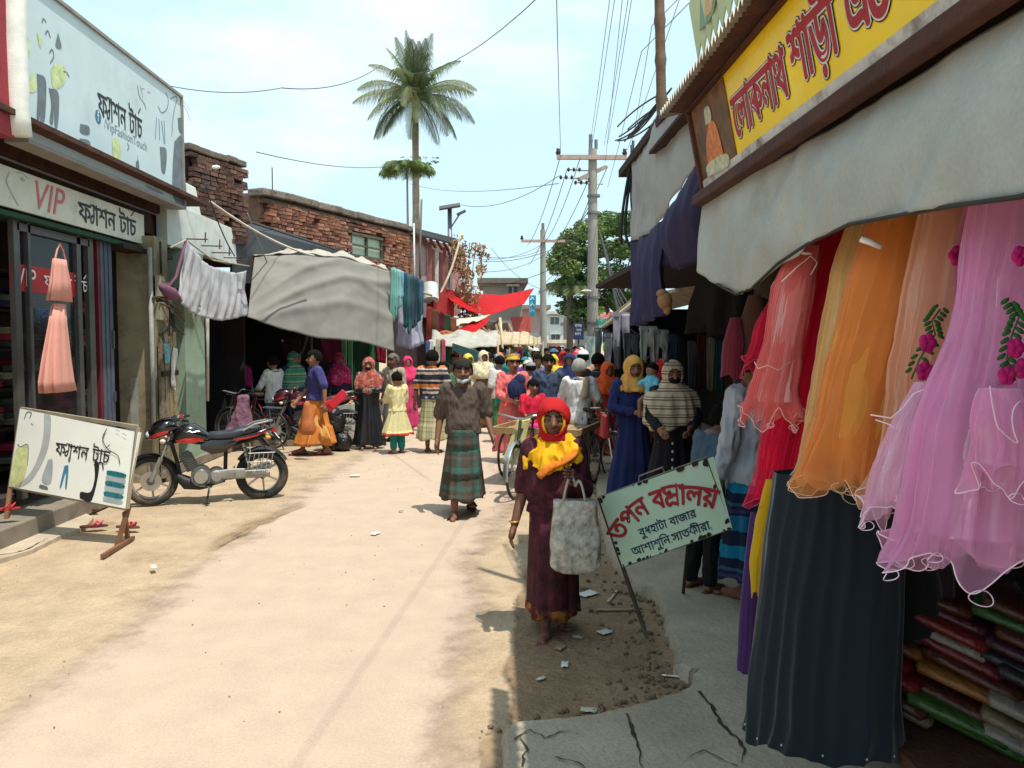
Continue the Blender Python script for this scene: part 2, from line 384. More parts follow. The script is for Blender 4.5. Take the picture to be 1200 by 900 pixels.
def blob2(mb, pts, fn, z, k=4):   # filled flat printed patch
    q = smooth2(pts + [pts[0]], k)[:-1]; mb.add([fn(p, z) for p in q], [tuple(range(len(q)))])
# ======================= THE SETTING =======================
m_sand = M('sandy_ground', lin((176, 154, 127)), .95, grain=.22, var=.16, scale=3, bump=.8, bscale=26, dirt=.35, dcol=lin((126, 98, 66)))
m_road = M('dusty_concrete_road', lin((184, 162, 142)), .93, grain=.14, var=.07, scale=3.2, bump=.6, bscale=70, dirt=.12, dcol=lin((166, 143, 120)))
m_dirt = M('damp_brown_soil', lin((142, 118, 92)), .97, grain=.35, var=.3, scale=2.2, bump=.9, bscale=16, dirt=.3, dcol=lin((84, 66, 48)))
m_pave = M('worn_grey_pavement_concrete', lin((168, 156, 138)), .92, grain=.22, var=.2, scale=2.1, bump=.5, bscale=30, dirt=.3, dcol=lin((146, 128, 104)))
m_crack = M('dark_crack', lin((58, 50, 42)), .95, bump=0)
m_dark = M('painted_interior_shade', (.012, .011, .012), .9, bump=0)  # near-black colour paints in the shade of the shop rooms
m_darkbrown = M('dark_brown_timber', lin((52, 34, 26)), .8, var=.35, scale=9, bump=.5)
g = MB(); n = 70
for j in range(n + 1):
    for i in range(n + 1):
        x = -14 + 26 * i / n; y = -3 + 60 * j / n
        if i == 0: x = -300
        if i == n: x = 300
        if j == 0: y = -60
        if j == n: y = 700
        z = .012 * noise.noise(V(x, y, 0) * .9) - .014 if 0 < i < n and 0 < j < n else -.03
        g.v.append((x, y, z))
for j in range(n):
    for i in range(n): a = j * (n + 1) + i; g.f.append((a, a + 1, a + n + 2, a + n + 1)); g.mi.append(0)
build(g, 'ground', m_sand, smooth=True, kind='structure')
# the road: pale dusty concrete with ragged edges
rd = MB(); LX = []; RX = []
ys = [-4 + .5 * i for i in range(100)]
def bend(y): return 0 if y < 14 else (y - 14) ** 2 * .0035
for y in ys:
    LX.append(-2.75 + .25 * noise.noise(V(y * .5, 1, 0)) + .12 * noise.noise(V(y * 2.2, 5, 0)) + bend(y) + (.03 * (y - 10) if y > 10 else 0))
    RX.append((.12 if y < 7 else min(.12 + (y - 7) * .22, 1.9)) + .12 * noise.noise(V(y * .8, 8, 0)) + .07 * noise.noise(V(y * 3, 3, 0)) + bend(y))
K = 14
for y, a, b in zip(ys, LX, RX):
    for k in range(K + 1): rd.v.append((a + (b - a) * k / K, y, .006 + .01 * math.sin(PI * k / K)))
for j in range(len(ys) - 1):
    for k in range(K): q = j * (K + 1) + k; rd.f.append((q, q + 1, q + K + 2, q + K + 1)); rd.mi.append(0)
feather(m_road, .2, .8, 2.2)
ro = build(rd, 'road', m_road, smooth=True, kind='structure'); edgeattr(ro, [min(1, min(k, K - k) / 3) for _ in ys for k in range(K + 1)])
# brown soil verge between road and raised pavement
pts = [(590, 899), (589, 842), (592, 760), (597, 700), (612, 660), (640, 630), (690, 610), (716, 615), (738, 640), (765, 680), (800, 730), (830, 780), (820, 820), (760, 850), (700, 870), (650, 899)]
def rag(ps, z, sub=6, amp=.05, sc_=3.0):
    q = [G(*p, z) for p in ps]; out = []
    for i in range(len(q)):
        a, b = q[i], q[(i + 1) % len(q)]
        for k in range(sub):
            p = lerp(a, b, k / sub); out.append(V(p.x + amp * noise.noise(V(p.x, p.y, 1) * sc_) + amp * .5 * noise.noise(V(p.x, p.y, 4) * sc_ * 3), p.y + amp * noise.noise(V(p.x, p.y, 9) * sc_) + amp * .5 * noise.noise(V(p.x, p.y, 6) * sc_ * 3), z))
    return out
sv = MB(); ring = rag(pts, .012, 6, .09); c = sum(ring, V(0, 0, 0)) / len(ring); c.z = .016
def layer(ring, z, w_):
    "flat irregular layer: outer ring edge 0, inner ring edge 1"
    n_ = len(ring); ring = [V(p.x, p.y, z) for p in ring]; inn = []
    area = sum(ring[i].x * ring[(i + 1) % n_].y - ring[(i + 1) % n_].x * ring[i].y for i in range(n_)); sg_ = 1 if area > 0 else -1
    for i in range(n_):
        t_ = (ring[(i + 2) % n_] - ring[i - 2]).normalized(); inn.append(ring[i] + V(-t_.y, t_.x, 0) * sg_ * w_ + V(0, 0, .0006))
    return MB().add(ring + inn, [(i, (i + 1) % n_, n_ + (i + 1) % n_, n_ + i) for i in range(n_)] + [tuple(range(n_, 2 * n_))]), [0.0] * n_ + [1.0] * n_
sv, ev_ = layer(ring, .02, .12)
feather(m_dirt, .2, .7, 4); edgeattr(build(sv, 'dirt_verge', m_dirt, kind='structure'), ev_)
# raised broken pavement on the right (one slab sheet with a ragged crumbling edge)
pz = .10
edge = [(575, 940), (588, 900), (594, 862), (600, 846), (640, 843), (669, 840), (700, 836), (726, 830), (747, 825), (780, 816), (806, 806), (812, 796), (818, 782), (806, 784), (797, 776), (795, 760), (790, 742), (784, 728), (780, 712), (776, 700), (762, 688), (748, 684), (738, 672), (722, 654), (712, 634), (706, 612), (703, 590), (700, 570), (701, 545), (700, 520), (702, 500), (706, 485), (710, 470)]
E3 = [G(*p, pz) for p in edge]; path = []
for i in range(len(E3) - 1):
    for k in range(6):
        p = lerp(E3[i], E3[i + 1], k / 6); am = .012 if 2 < i < 9 else .03
        path.append(V(p.x + am * noise.noise(V(p.x, p.y, 2) * 14) + am * noise.noise(V(p.x, p.y, 2) * 35), p.y + am * noise.noise(V(p.x, p.y, 7) * 14), pz))
pv = MB(); m = len(path); far = [V(5.5, p.y, pz) for p in path]
lip = [V(p.x + .012, p.y, pz) for p in path]; low = [V(p.x - .02 + .03 * noise.noise(p * 19), p.y - .015, -.02) for p in path]
rows = [low, [V(p.x - .004, p.y, pz - .02) for p in path], lip]
for t in (.06, .15, .3, .6, 1): rows.append([V(lerp(l.x, f.x, t), l.y, pz + .006 * noise.noise(V(lerp(l.x, f.x, t), l.y, 0) * 2)) for l, f in zip(lip, far)])
for r in rows: pv.v += [tuple(p) for p in r]
for j in range(len(rows) - 1):
    for i in range(m - 1): pv.f.append((j * m + i, j * m + i + 1, (j + 1) * m + i + 1, (j + 1) * m + i)); pv.mi.append(0)
pave = build(pv, 'pavement', m_pave, kind='structure', smooth=True, auto=50)
def crack(pl, z, w=.012, parent=None):
    q = [G(*p, z) for p in pl]; out = []
    for i in range(len(q) - 1):
        for k in range(5): p = lerp(q[i], q[i + 1], k / 5); out.append(V(p.x + .02 * noise.noise(p * 25), p.y + .015 * noise.noise(p * 31 + V(5, 5, 5)), z + .0075))
    mb = MB(); n_ = len(out)
    for i, p in enumerate(out):
        t = (out[min(i + 1, n_ - 1)] - out[max(i - 1, 0)]).normalized(); s = V(-t.y, t.x, 0) * w * (.35 + abs(noise.noise(p * 40)) * 1.6) * (1 - (i / n_) ** 4)
        mb.v += [tuple(p - s), tuple(p + s)]
    for i in range(n_ - 1): mb.f.append((2 * i, 2 * i + 1, 2 * i + 3, 2 * i + 2)); mb.mi.append(0)
    return build(mb, 'crack', m_crack, parent=parent)
for pl, w in (([(735, 838), (742, 862), (750, 885), (752, 910)], .009), ([(822, 812), (836, 832), (846, 850), (866, 868), (874, 880), (866, 900)], .011),
              ([(600, 868), (622, 856), (640, 866), (658, 858), (690, 862)], .005), ([(650, 888), (672, 894), (690, 905)], .005), ([(866, 900), (820, 880), (800, 892)], .004), ([(612, 899), (618, 880), (606, 862)], .006)):
    crack(pl, pz, w, pave)
crumbs = MB()
for i in range(420):
    p = path[R.randrange(30, m - 20)] + V(R.gauss(-.1, .16), R.gauss(0, .1), 0)
    s = R.uniform(.006, .026); crumbs.ell((p.x, p.y, .02 + s * .3), (s, s * R.uniform(.6, 1), s * .6), 5, 4, (R.random(), R.random(), R.random()))
build(crumbs, 'rubble', M('crumbled_concrete', lin((120, 104, 84)), .95, var=.4, scale=20), kind='stuff', label='crumbs of broken concrete and soil along the pavement edge')
# left concrete apron and shop plinth
ap = MB(); q = rag([(-60, 660), (0, 655), (38, 644), (70, 628), (100, 618), (112, 606), (90, 596), (-60, 600)], .03, 5, .03)
ap.prism(q, (0, 0, -.05)); ap_o = build(ap, 'pavement', M('left_apron_concrete', lin((176, 160, 138)), .9, dirt=.2, dcol=lin((140, 120, 92))), kind='structure')
q = rag([(-60, 700), (0, 690), (45, 640), (110, 640), (165, 620), (150, 575), (40, 590), (-60, 600)], .002, 5, .05)
crack([(-10, 652), (10, 650), (28, 646), (48, 636), (58, 630)], .024, .014, ap_o)
FX = -4.8
st = MB(); st.box((-5.05, 6.8, .1), (1.3, 4.6, .2)); st.box((-5.4, 8.2, .19), (1.05, 5.2, .3))
build(st, 'shop_step', M('plinth_concrete', lin((128, 118, 104)), .9, dirt=.4, dcol=lin((86, 74, 60))), kind='structure', bevel=.015)
# dirt patches (browner soil feathered out at the rim) beside the motorbike
def patch(ps, z, mat, name='soil_patch', amp=.08):
    r_ = rag(ps, z, 6, amp); c_ = sum(r_, V(0, 0, 0)) / len(r_); n_ = len(r_); inn = [lerp(p, c_, .35) + V(0, 0, .0006) for p in r_]
    mb = MB().add(r_ + inn + [c_ + V(0, 0, .0006)], [(i, (i + 1) % n_, n_ + (i + 1) % n_, n_ + i) for i in range(n_)] + [(n_ + i, n_ + (i + 1) % n_, 2 * n_) for i in range(n_)])
    o = build(mb, name, mat, kind='structure'); edgeattr(o, [0.0] * n_ + [.8] * n_ + [1.0]); return o
m_soilsh = M('browner_soil', lin((156, 132, 102)), .95, var=.2, scale=3, bump=.2, bscale=25, dirt=.2, dcol=lin((138, 114, 86)))
feather(m_soilsh, .2, 1.5, 6)
patch([(225, 640), (262, 622), (300, 604), (345, 588), (368, 580), (372, 588), (340, 602), (300, 620), (262, 640), (232, 652)], .0205, m_soilsh)
patch([(562, 862), (572, 850), (592, 846), (600, 862), (592, 905), (560, 905), (552, 880)], .0245, m_soilsh)
# ======================= LEFT SIDE =======================
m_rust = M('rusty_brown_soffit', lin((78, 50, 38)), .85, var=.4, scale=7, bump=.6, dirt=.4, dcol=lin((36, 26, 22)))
m_alu = M('dull_aluminium', lin((92, 90, 88)), .5, metal=.5, var=.2, dirt=.3, dcol=lin((70, 66, 60)))
m_glass = M('dark_shop_glass', (.02, .025, .03), .08, var=.3, bump=0, alpha=.45)
m_white = M('weathered_white_plaster', lin((205, 208, 200)), .85, var=.1, scale=3, bump=.3, dirt=.35, dcol=lin((140, 136, 122)))
m_signw = M('pale_sign_vinyl', lin((196, 212, 214)), .55, var=.07, scale=2, bump=.05, dirt=.12, dcol=lin((160, 170, 168)))
m_ink = M('black_ink', (.015, .015, .018), .6, bump=0)
m_grey = M('grey_print', lin((104, 114, 118)), .6, var=.3, bump=0); m_lgrey = M('light_grey_print', lin((160, 172, 174)), .6, var=.2, bump=0)
m_lime = M('lime_print', lin((196, 210, 150)), .6, var=.3, scale=9, bump=0); m_blue = M('blue_print', lin((60, 120, 150)), .6, var=.3, bump=0); m_teal = M('teal_print', lin((30, 110, 116)), .6, var=.5, scale=30, bump=0)
m_red = M('deep_red_print', lin((172, 26, 30)), .6, var=.15, bump=0)
# -- the corner clothes shop
shop = thing('clothes_shop', 'clothes shop with glass doors and rusty soffit behind the leaning white board at left', 'shop', (FX, 8.6, 0))
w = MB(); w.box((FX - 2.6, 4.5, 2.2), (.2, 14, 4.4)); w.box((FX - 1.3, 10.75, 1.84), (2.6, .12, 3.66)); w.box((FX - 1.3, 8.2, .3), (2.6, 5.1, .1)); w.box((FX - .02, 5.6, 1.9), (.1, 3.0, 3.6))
build(w, 'room_wall', M('painted_dim_plaster', lin((60, 50, 50)), .9), shop)  # plaster colour darkened to paint in the dimness of the room
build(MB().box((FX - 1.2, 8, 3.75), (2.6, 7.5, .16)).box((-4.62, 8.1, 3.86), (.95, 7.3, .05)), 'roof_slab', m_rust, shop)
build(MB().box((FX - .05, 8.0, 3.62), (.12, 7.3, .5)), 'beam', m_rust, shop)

# pale blocks painted as gaps of daylight below the billboard
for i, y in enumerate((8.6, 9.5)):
    build(MB().beam((-4.36, y, 3.74), (-4.36, y + .22, 3.74), .05), 'painted_daylight_gap', M('painted_daylight', lin((225, 225, 215)), .5, bump=0), shop)
pl = MB(); pl.box((-4.74, 10.85, 1.62), (.5, .42, 3.3))
build(pl, 'pillar', M('stained_cream_pillar', lin((150, 138, 112)), .9, var=.2, scale=4, dirt=.55, dcol=lin((84, 74, 60))), shop)
# shop front joinery
def vframe(px, w_, y0=248, y1=520, X=FX + .05, mat=m_alu, name='door_frame', d=.06):
    a = PX(px, y0, X); hw = w_
    return build(MB().box((X, a.y, (a.z + .3) / 2), (d, hw, a.z - .3)), name, mat, shop, bevel=.004)
for px, w_ in ((15, .10), (30, .05), (88, .09), (102, .12)): vframe(px, w_)
vframe(112, .1, mat=M('deep_red_door_edge', lin((96, 16, 26)), .6), name='door_edge')
sh_ = MB(); y0 = PX(114, 400, FX + .05).y; y1 = PX(131, 400, FX + .05).y
for k in range(7): sh_.box((FX + .06 + (.012 if k % 2 else 0), lerp(y0, y1, (k + .5) / 7), 1.75), (.03, (y1 - y0) / 7 - .004, 2.9))
build(sh_, 'shutter_door', M('slate_blue_paint', lin((74, 82, 96)), .6, dirt=.3, dcol=lin((50, 52, 58))), shop)
build(MB().box((FX + .1, y1 - .06, 1.9), (.02, .03, .22)).box((FX + .1, y1 - .06, 1.2), (.02, .03, .12)), 'handle', m_alu, shop)
for a, b in ((15, 30), (30, 88)):
    ya, yb = PX(a, 400, FX).y, PX(b, 400, FX).y
    build(MB().box((FX + .03, (ya + yb) / 2, 1.8), (.008, yb - ya - .06, 2.7)), 'glass_pane', m_glass, shop)
ya, yb = PX(15, 400, FX).y, PX(100, 400, FX).y
build(MB().box((FX + .05, (ya + yb) / 2, .5), (.05, yb - ya, .3)), 'door_kick_panel', C(70, 66, 64, .7), shop)
build(MB().box((FX + .05, (ya + yb) / 2, 3.02), (.06, yb - ya, .08)), 'door_head', m_alu, shop)
# red banner on the glass with VIP lettering
f0 = PX(17, 352, FX + .07); f1 = PX(50, 352, FX + .07); f2 = PX(94, 352, FX + .07)
bz = 1.88 + 78 / 930 * f0.y; hB = .27
bn = thing('shop_banner', 'red banner lettered in white stuck inside the glass door behind the hanging pink dress', 'banner', (FX + .04, f0.y, bz - .2))
bn_y1 = PX(96, 340, FX + .07).y
build(MB().box((FX + .04, (f0.y + bn_y1) / 2, bz - .03), (.012, bn_y1 - f0.y, hB)), 'panel', m_red, bn)
m_wht = M('white_paint_print', lin((225, 225, 220)), .6, bump=0)
latin('VIP', (FX + .05, f0.y + .06, bz - .11), (0, 1, 0), (0, 0, 1), .26, m_wht, bn)
fB = planefn((FX + .05, 0, 0), (0, 1, 0), (0, 0, 1))
mb = MB(); letter(mb, ['pha', 'yp', 'aa', 'sha', 'na', ' ', 'tta', 'aa', 'rca'], f0.y + .56, bz - .1, .14, .022, fB, .003); build(mb, 'lettering', m_wht, bn)
nt_ = thing('door_sticker', 'small blue lettered sticker low on the glass below the red banner', 'sticker', (FX + .04, f0.y + .5, bz - .5))
mb = MB(); letter(mb, ['na', 'ta', 'na', 'ta'], f0.y + .38, bz - .42, .1, .018, fB, .003); build(mb, 'lettering', C(70, 100, 150), nt_)
# VIP fascia sign
sg = thing('shop_sign', 'long white fascia sign lettered VIP in red above the glass doors at left', 'sign', (-4.65, 8.6, 3.16))
y1_ = PX(169, 280, -4.65).y; y0_ = 4.9
build(MB().box((-4.67, (y0_ + y1_) / 2, 3.355), (.05, y1_ - y0_, .39)), 'sign_panel', M('ivory_sign_vinyl', lin((205, 204, 186)), .6, var=.08, dirt=.25, dcol=lin((150, 150, 128))), sg, bevel=.006)
build(MB().box((-4.78, (y0_ + y1_) / 2, 3.1), (.3, y1_ - y0_, .05)), 'sign_underside', M('dark_green_board', lin((26, 62, 40)), .7), sg)
build(MB().tube([(-4.6, y0_, 3.6), (-4.6, y1_ + .3, 3.6)], .014), 'support_rod', m_alu, sg)
fS = planefn((-4.643, 0, 0), (0, 1, 0), (0, 0, 1))
latin('VIP', (-4.643, PX(36, 240, -4.65).y, 3.22), (0, 1, 0), (0, 0, 1), .42, M('faded_red_print', lin((200, 104, 106)), .6, bump=0), sg, shear=.3)
mb = MB(); letter(mb, FT, PX(91, 240, -4.65).y, 3.23, .225, .026, fS, .003, fit=1.42, bold=.008); build(mb, 'lettering', m_ink, sg)
mb = MB(); y_ = PX(12, 240, -4.65).y
stroke2(mb, smooth2([(y_, 3.5), (y_ - .06, 3.4), (y_ + .02, 3.3), (y_ + .12, 3.2)]), .014, fS, .003); blob2(mb, [(y_ + .16, 3.47), (y_ + .2, 3.49), (y_ + .24, 3.47), (y_ + .2, 3.45)], fS, .003); stroke2(mb, smooth2([(y_ + .1, 3.51), (y_ + .2, 3.53), (y_ + .3, 3.49)]), .01, fS, .003)
build(mb, 'face_logo', m_lgrey, sg)
# billboard
bX = -4.3; by0 = PX(29, 80, bX).y; by1 = PX(214, 200, bX).y; bz0 = 3.74; bz1 = 5.22
bb = thing('billboard', 'big pale billboard with faded fashion prints projecting above the shop at upper left', 'billboard', (bX, by0, bz0))
build(MB().box((bX - .09, (by0 + by1) / 2, (bz0 + bz1) / 2), (.16, by1 - by0, bz1 - bz0)), 'sign_panel', m_signw, bb)
fr = MB(); a = .03
fr.box((bX - .08, (by0 + by1) / 2, bz1 + .015), (.2, by1 - by0 + .06, .035)); fr.box((bX - .08, (by0 + by1) / 2, bz0 - .02), (.22, by1 - by0 + .06, .04)); fr.box((bX - .08, by1 + .015, (bz0 + bz1) / 2), (.2, .03, bz1 - bz0))
build(fr, 'frame', M('grey_sign_frame', lin((140, 134, 126)), .6, dirt=.3), bb)
fb = planefn((bX - .01, 0, 0), (0, 1, 0), (0, 0, 1))
def bp(px, py): q = PX(px, py, bX); return (q.y, q.z)
mb = MB(); a = bp(116, 132); letter(mb, FT, a[0], a[1] - .02, .26, .026, fb, .003, fit=1.08, bold=.008); build(mb, 'lettering', m_ink, bb)
a = bp(123, 150); latin('/VipFashionTouch', (bX - .01, a[0], a[1]), (0, 1, 0), (0, 0, 1), .15, C(120, 140, 150, .6), bb)
a = bp(116, 137); mb = MB(); mb.add([fb((a[0] + .065 * math.cos(t * PI / 10), a[1] + .075 * math.sin(t * PI / 10)), .003) for t in range(20)], [tuple(range(20))]); build(mb, 'round_logo', m_blue, bb)
latin('f', (bX - .01, a[0] - .03, a[1] - .05), (0, 1, 0), (0, 0, 1), .16, m_wht, bb, lift=.006)
a = bp(172, 220); latin('Northern fashion', (bX - .01, a[0], a[1]), (0, 1, 0), (0, 0, 1), .07, C(110, 120, 128, .6), bb)
def prints(lst, mat, name):
    mb = MB(); z = .003
    for pl in lst: z += .0002; blob2(mb, [bp(*q) for q in pl], fb, z)
    return build(mb, name, mat, bb)
def lines(lst, mat, name, w=.014):
    mb = MB()
    for pl in lst: stroke2(mb, smooth2([bp(*q) for q in pl]), w, fb, .0035)
    return build(mb, name, mat, bb)
prints([[(44, 86), (54, 92), (55, 115), (53, 142), (48, 140), (50, 115), (47, 140), (44, 138), (45, 112)], [(58, 103), (69, 108), (70, 130), (68, 150), (65, 148), (64, 125), (63, 145), (59, 142), (61, 122)], [(69, 38), (73, 56), (66, 54)]], m_grey, 'printed_trousers')
prints([[(60, 82), (68, 74), (78, 82), (76, 98), (64, 104)], [(34, 94), (40, 86), (44, 104), (36, 108)], [(28, 40), (34, 44), (36, 62), (27, 66)], [(44, 38), (50, 44), (48, 56)], [(132, 164), (137, 162), (142, 170), (141, 192), (135, 196), (133, 180)]], m_lime, 'printed_clothes')
lines([[(50, 26), (52, 22), (55, 26)], [(54, 40), (57, 36), (60, 44)], [(59, 62), (62, 58), (64, 66), (60, 74)], [(75, 84), (79, 85), (82, 90)]], m_grey, 'printed_heads')
prints([[(95, 145), (105, 148), (105, 158), (95, 155)], [(94, 162), (106, 166), (106, 183), (94, 178)]], m_grey, 'printed_folded_clothes')
prints([[(188, 172), (195, 174), (196, 186), (194, 203), (190, 200), (189, 186)], [(209, 138), (216, 140), (214, 156), (210, 152)], [(205, 166), (214, 160), (217, 200), (219, 244), (204, 232), (203, 200)], [(160, 190), (163, 188), (164, 206), (160, 206)], [(148, 196), (151, 194), (151, 204), (147, 203)]], m_grey, 'printed_dress_figure')
lines([[(162, 100), (164, 112), (170, 122), (172, 128)], [(165, 100), (168, 114)], [(186, 124), (190, 132), (196, 128), (198, 118), (195, 108)], [(212, 122), (216, 124), (220, 132), (224, 142)], [(166, 104), (170, 104)], [(173, 108), (177, 108)], [(215, 118), (224, 130)], [(150, 168), (152, 172), (150, 176)], [(162, 182), (162, 188)], [(200, 116), (208, 114), (204, 134), (202, 160)]], m_grey, 'printed_face', .012)
lines([[(184, 138), (183, 162)], [(187, 140), (188, 164)], [(190, 142), (193, 168)], [(193, 142), (194, 168)]], m_blue, 'printed_jeans', .022)
for k in range(7):
    lines([[(204.5 + k * 2, 196 + k * 3), (205 + k * 2, 224 + R.random() * 12)]], m_lgrey, 'printed_fringe', .01)
# red neighbour sign and white curved end post on the far left
rs = thing('red_sign', 'dark red sign with a white curved edge cut by the top left corner', 'sign', (-4.2, 6.3, 3.6))
ya = PX(13, 80, -4.2).y
build(MB().box((-4.26, ya - 1.2, 4.7), (.14, 2.4, 2.1)), 'sign_panel', M('dusty_maroon', lin((150, 52, 60)), .7), rs)
pts = [PX(x, y, -4.18) for x, y in ((17, -60), (16, 0), (17, 50), (19, 100), (21, 140), (23, 160))]
build(MB().tube(pts, .1, 10), 'edge_roll', M('white_roll', lin((225, 224, 214)), .6), rs, smooth=True)
# interior goods seen through the glass: shelves of folded cloth
R2 = random.Random(5)
for sh in range(6):
    z0 = .55 + sh * .42
    build(MB().box((FX - .62, 8.7, z0 - .02), (.5, 3.6, .03)), 'shelf', m_darkbrown, shop)
cols = [(120, 60, 50), (150, 140, 110), (60, 70, 60), (140, 90, 60), (70, 40, 50), (110, 110, 100), (150, 40, 60), (60, 60, 90)]
cloth_n = 0
mF = [C(*c, .9) for c in cols]
CUBE = MB().box((0, 0, .5), (1, 1, 1)).mesh('folded_cloth_mesh')
for mi in mF[:1]: CUBE.materials.append(mi)
def folded(loc, dims, mat, label, group, rz=0, name='folded_cloth'):
    me = MB()
    x, y, z = dims
    k = R2.uniform(.8, 1)
    me.loft([ringp((0, 0, t * z), x / 2 * s, y / 2 * s, 12, .35) for t, s in ((0, .92), (.25, 1), (.5, .97 * k), (.75, 1), (1, .9))])
    return build(me.mesh(name, None, True), name, mat, label=label, cat='cloth', group=group) if False else _fold(me, loc, mat, label, group, rz, name)
def _fold(me, loc, mat, label, group, rz, name):
    o = build(me, name, mat, smooth=True, local=True, label=label, cat='folded cloth', group=group); o.location = loc; o.rotation_euler = (0, 0, rz); return o
for sh in range(5):
    for k in range(9):
        if R2.random() < .15: continue
        y = 7.2 + k * .38; n_ = R2.randint(2, 4); z = .56 + sh * .42
        for q in range(n_):
            folded((FX - .55 + R2.uniform(-.03, .03), y, z), (.34, .3, .07), mF[qi := R2.randrange(8)], '%s folded cloth on the %s shelf behind the glass doors, %s' % (('brick red', 'khaki', 'dark green', 'tan', 'dark plum', 'grey', 'crimson', 'navy')[qi], ('lowest', 'second', 'third', 'fourth', 'top')[sh], ('left end', 'middle', 'right end')[k // 3]), 'folded clothes on the shop shelves', R2.uniform(-.1, .1)); z += .072
# electric boxes, conduit, planks on the pillar
eb = thing('meter_box', 'pale electric meter boxes with cables on the stained pillar by the blue shutter', 'meter box', (-4.47, 10.4, 1.9))
a = PX(133, 330, -4.48)
for c_, d_ in (((-4.47, 10.72, a.z + .03), (.1, .16, .28)), ((-4.46, 10.88, a.z - .02), (.09, .12, .2)), ((-4.46, 10.74, a.z - .3), (.08, .2, .24))):
    build(MB().box(c_, d_), 'box', C(150, 146, 124, .6, dirt=.3), eb, bevel=.008)
cb = MB()
for k in range(5):
    x = -4.42; cb.tube(smooth_pts := [V(x, 10.7 + .05 * k, a.z + .1), V(x + .03, 10.85 + .04 * k, a.z - .3 - .05 * k), V(x, 10.9 - .08 * k, a.z - .6), V(x, 10.75 + .06 * k, a.z - .9)], .009, 6)
cb.tube([V(-4.44, 10.72, a.z + .2), V(-4.44, 10.72, 3.2)], .014, 6)
build(cb, 'cable', m_ink, eb, smooth=True)
pk = thing('plank_stack', 'grey wooden planks nailed upright to the foot of the stained pillar', 'planks', (-4.45, 10.8, 0))
for k in range(4):
    build(MB().box((-4.44 + .01 * k, 10.66 + .115 * k, 1.0), (.035, .105, 1.9 + .12 * (k % 2))), 'plank', C(120 + 6 * k, 108 + 5 * k, 90, .85, scale=12, var=.3, bscale=30, bump=.6), pk)
for z in (1.45, .6): build(MB().box((-4.40, 10.84, z), (.035, .5, .07)), 'batten', m_darkbrown, pk)
po = build(MB().box((-4.385, 10.72, 1.72), (.006, .14, .26)), 'poster_scrap', C(90, 150, 160, .7, var=.4, scale=20), label='torn teal poster scrap on the planks of the stained pillar', cat='poster')
po = build(sheet([(-4.36, 10.84, 1.8), (-4.36, 10.95, 1.78)], [(-4.36, 10.82, 1.3), (-4.36, 10.9, 1.2)], 6, 8, .02, 2), 'paper_scrap', C(190, 190, 184, .8), label='torn white paper strip dangling on the planked pillar', cat='paper', smooth=True, solid=.003)
pp = build(MB().tube([(-4.5, 10.52, .1), (-4.5, 10.52, 3.1)], .03, 10), 'drain_pipe', C(150, 148, 140, .6, dirt=.3), label='pale vertical pipe between the blue shutter and the stained pillar', cat='pipe', smooth=True)
# -- second shop with white fascia
s2 = thing('white_fascia_shop', 'low shop with a white plaster fascia and pale green pillar behind the motorcycle', 'shop', (-4.6, 13, 0))
ya, yb = PX(197, 300, -4.6).y, PX(298, 300, -4.6).y
w = MB(); w.box((-4.68, (ya + yb) / 2, 3.55), (.16, yb - ya, .62)); build(w, 'fascia', m_white, s2, bevel=.01)
w = MB(); w.box((-4.9, 12.05, 4.05), (.6, 1.3, .45), taper=.85); build(w, 'parapet', m_white, s2, bevel=.03)
w = MB(); w.box((-5.9, (ya + yb) / 2 - .2, 3.3), (2.2, yb - ya - .5, .1)); w.box((-7, (ya + yb) / 2, 1.7), (.15, yb - ya + .4, 3.4)); w.box((-5.9, yb - .05, 1.6), (2.2, .1, 3.2)); build(MB().box((-5.75, 13, .06), (2.5, 4.6, .12)), 'floor_slab', M('plinth_concrete'), s2); build(w, 'room_wall', M('painted_shade_wall', lin((44, 38, 38)), .9), s2)  # room wall colour is painted shade, dark all over
yp0, yp1 = PX(216, 400, -4.6).y, PX(239, 400, -4.6).y
build(MB().box((-4.72, (yp0 + yp1) / 2, 1.62), (.26, yp1 - yp0, 3.24)), 'pillar', M('pale_green_plaster', lin((140, 158, 138)), .85, var=.08, dirt=.3, dcol=lin((98, 108, 92))), s2)
yq0, yq1 = PX(171, 400, -4.6).y, PX(207, 400, -4.6).y
build(MB().box((-4.8, (yq0 + yq1) / 2 + .05, .95), (.1, yq1 - yq0, .9)), 'dado_wall', M('dirty_white_dado', lin((150, 146, 136)), .9, dirt=.5, dcol=lin((100, 92, 80))), s2)
build(MB().box((-4.72, yq0 + .12, 3.06), (.3, 1.5, .05)), 'lintel_board', m_darkbrown, s2)
lt = MB()
for k in range(12):
    lt.tube([(-4.75, yq0 + .32 + k * .07, 1.45), (-4.75, yq0 + .32 + k * .07, 2.5)], .006, 4)
for k in range(11):
    lt.tube([(-4.75, yq0 + .3, 1.5 + k * .1), (-4.75, yq0 + 1.15, 1.5 + k * .1)], .006, 4)
gr_ = thing('display_grid', 'wire display grid with rows of beige sachets beside the pale green pillar', 'display rack', (-4.75, yq0 + .7, 1.45))
build(lt, 'wire_grid', m_alu, gr_)
for j in range(2):
    for k in range(7):
        y = yq0 + .42 + .1 * k; z = 1.95 - .42 * j
        build(MB().prism([(-4.7, y - .045, z - .17), (-4.7, y + .045, z - .17), (-4.7, y + .035, z + .12), (-4.7, y, z + .17), (-4.7, y - .035, z + .12)], (.02, 0, 0)), 'sachet', C(184, 140, 108, .6), gr_)
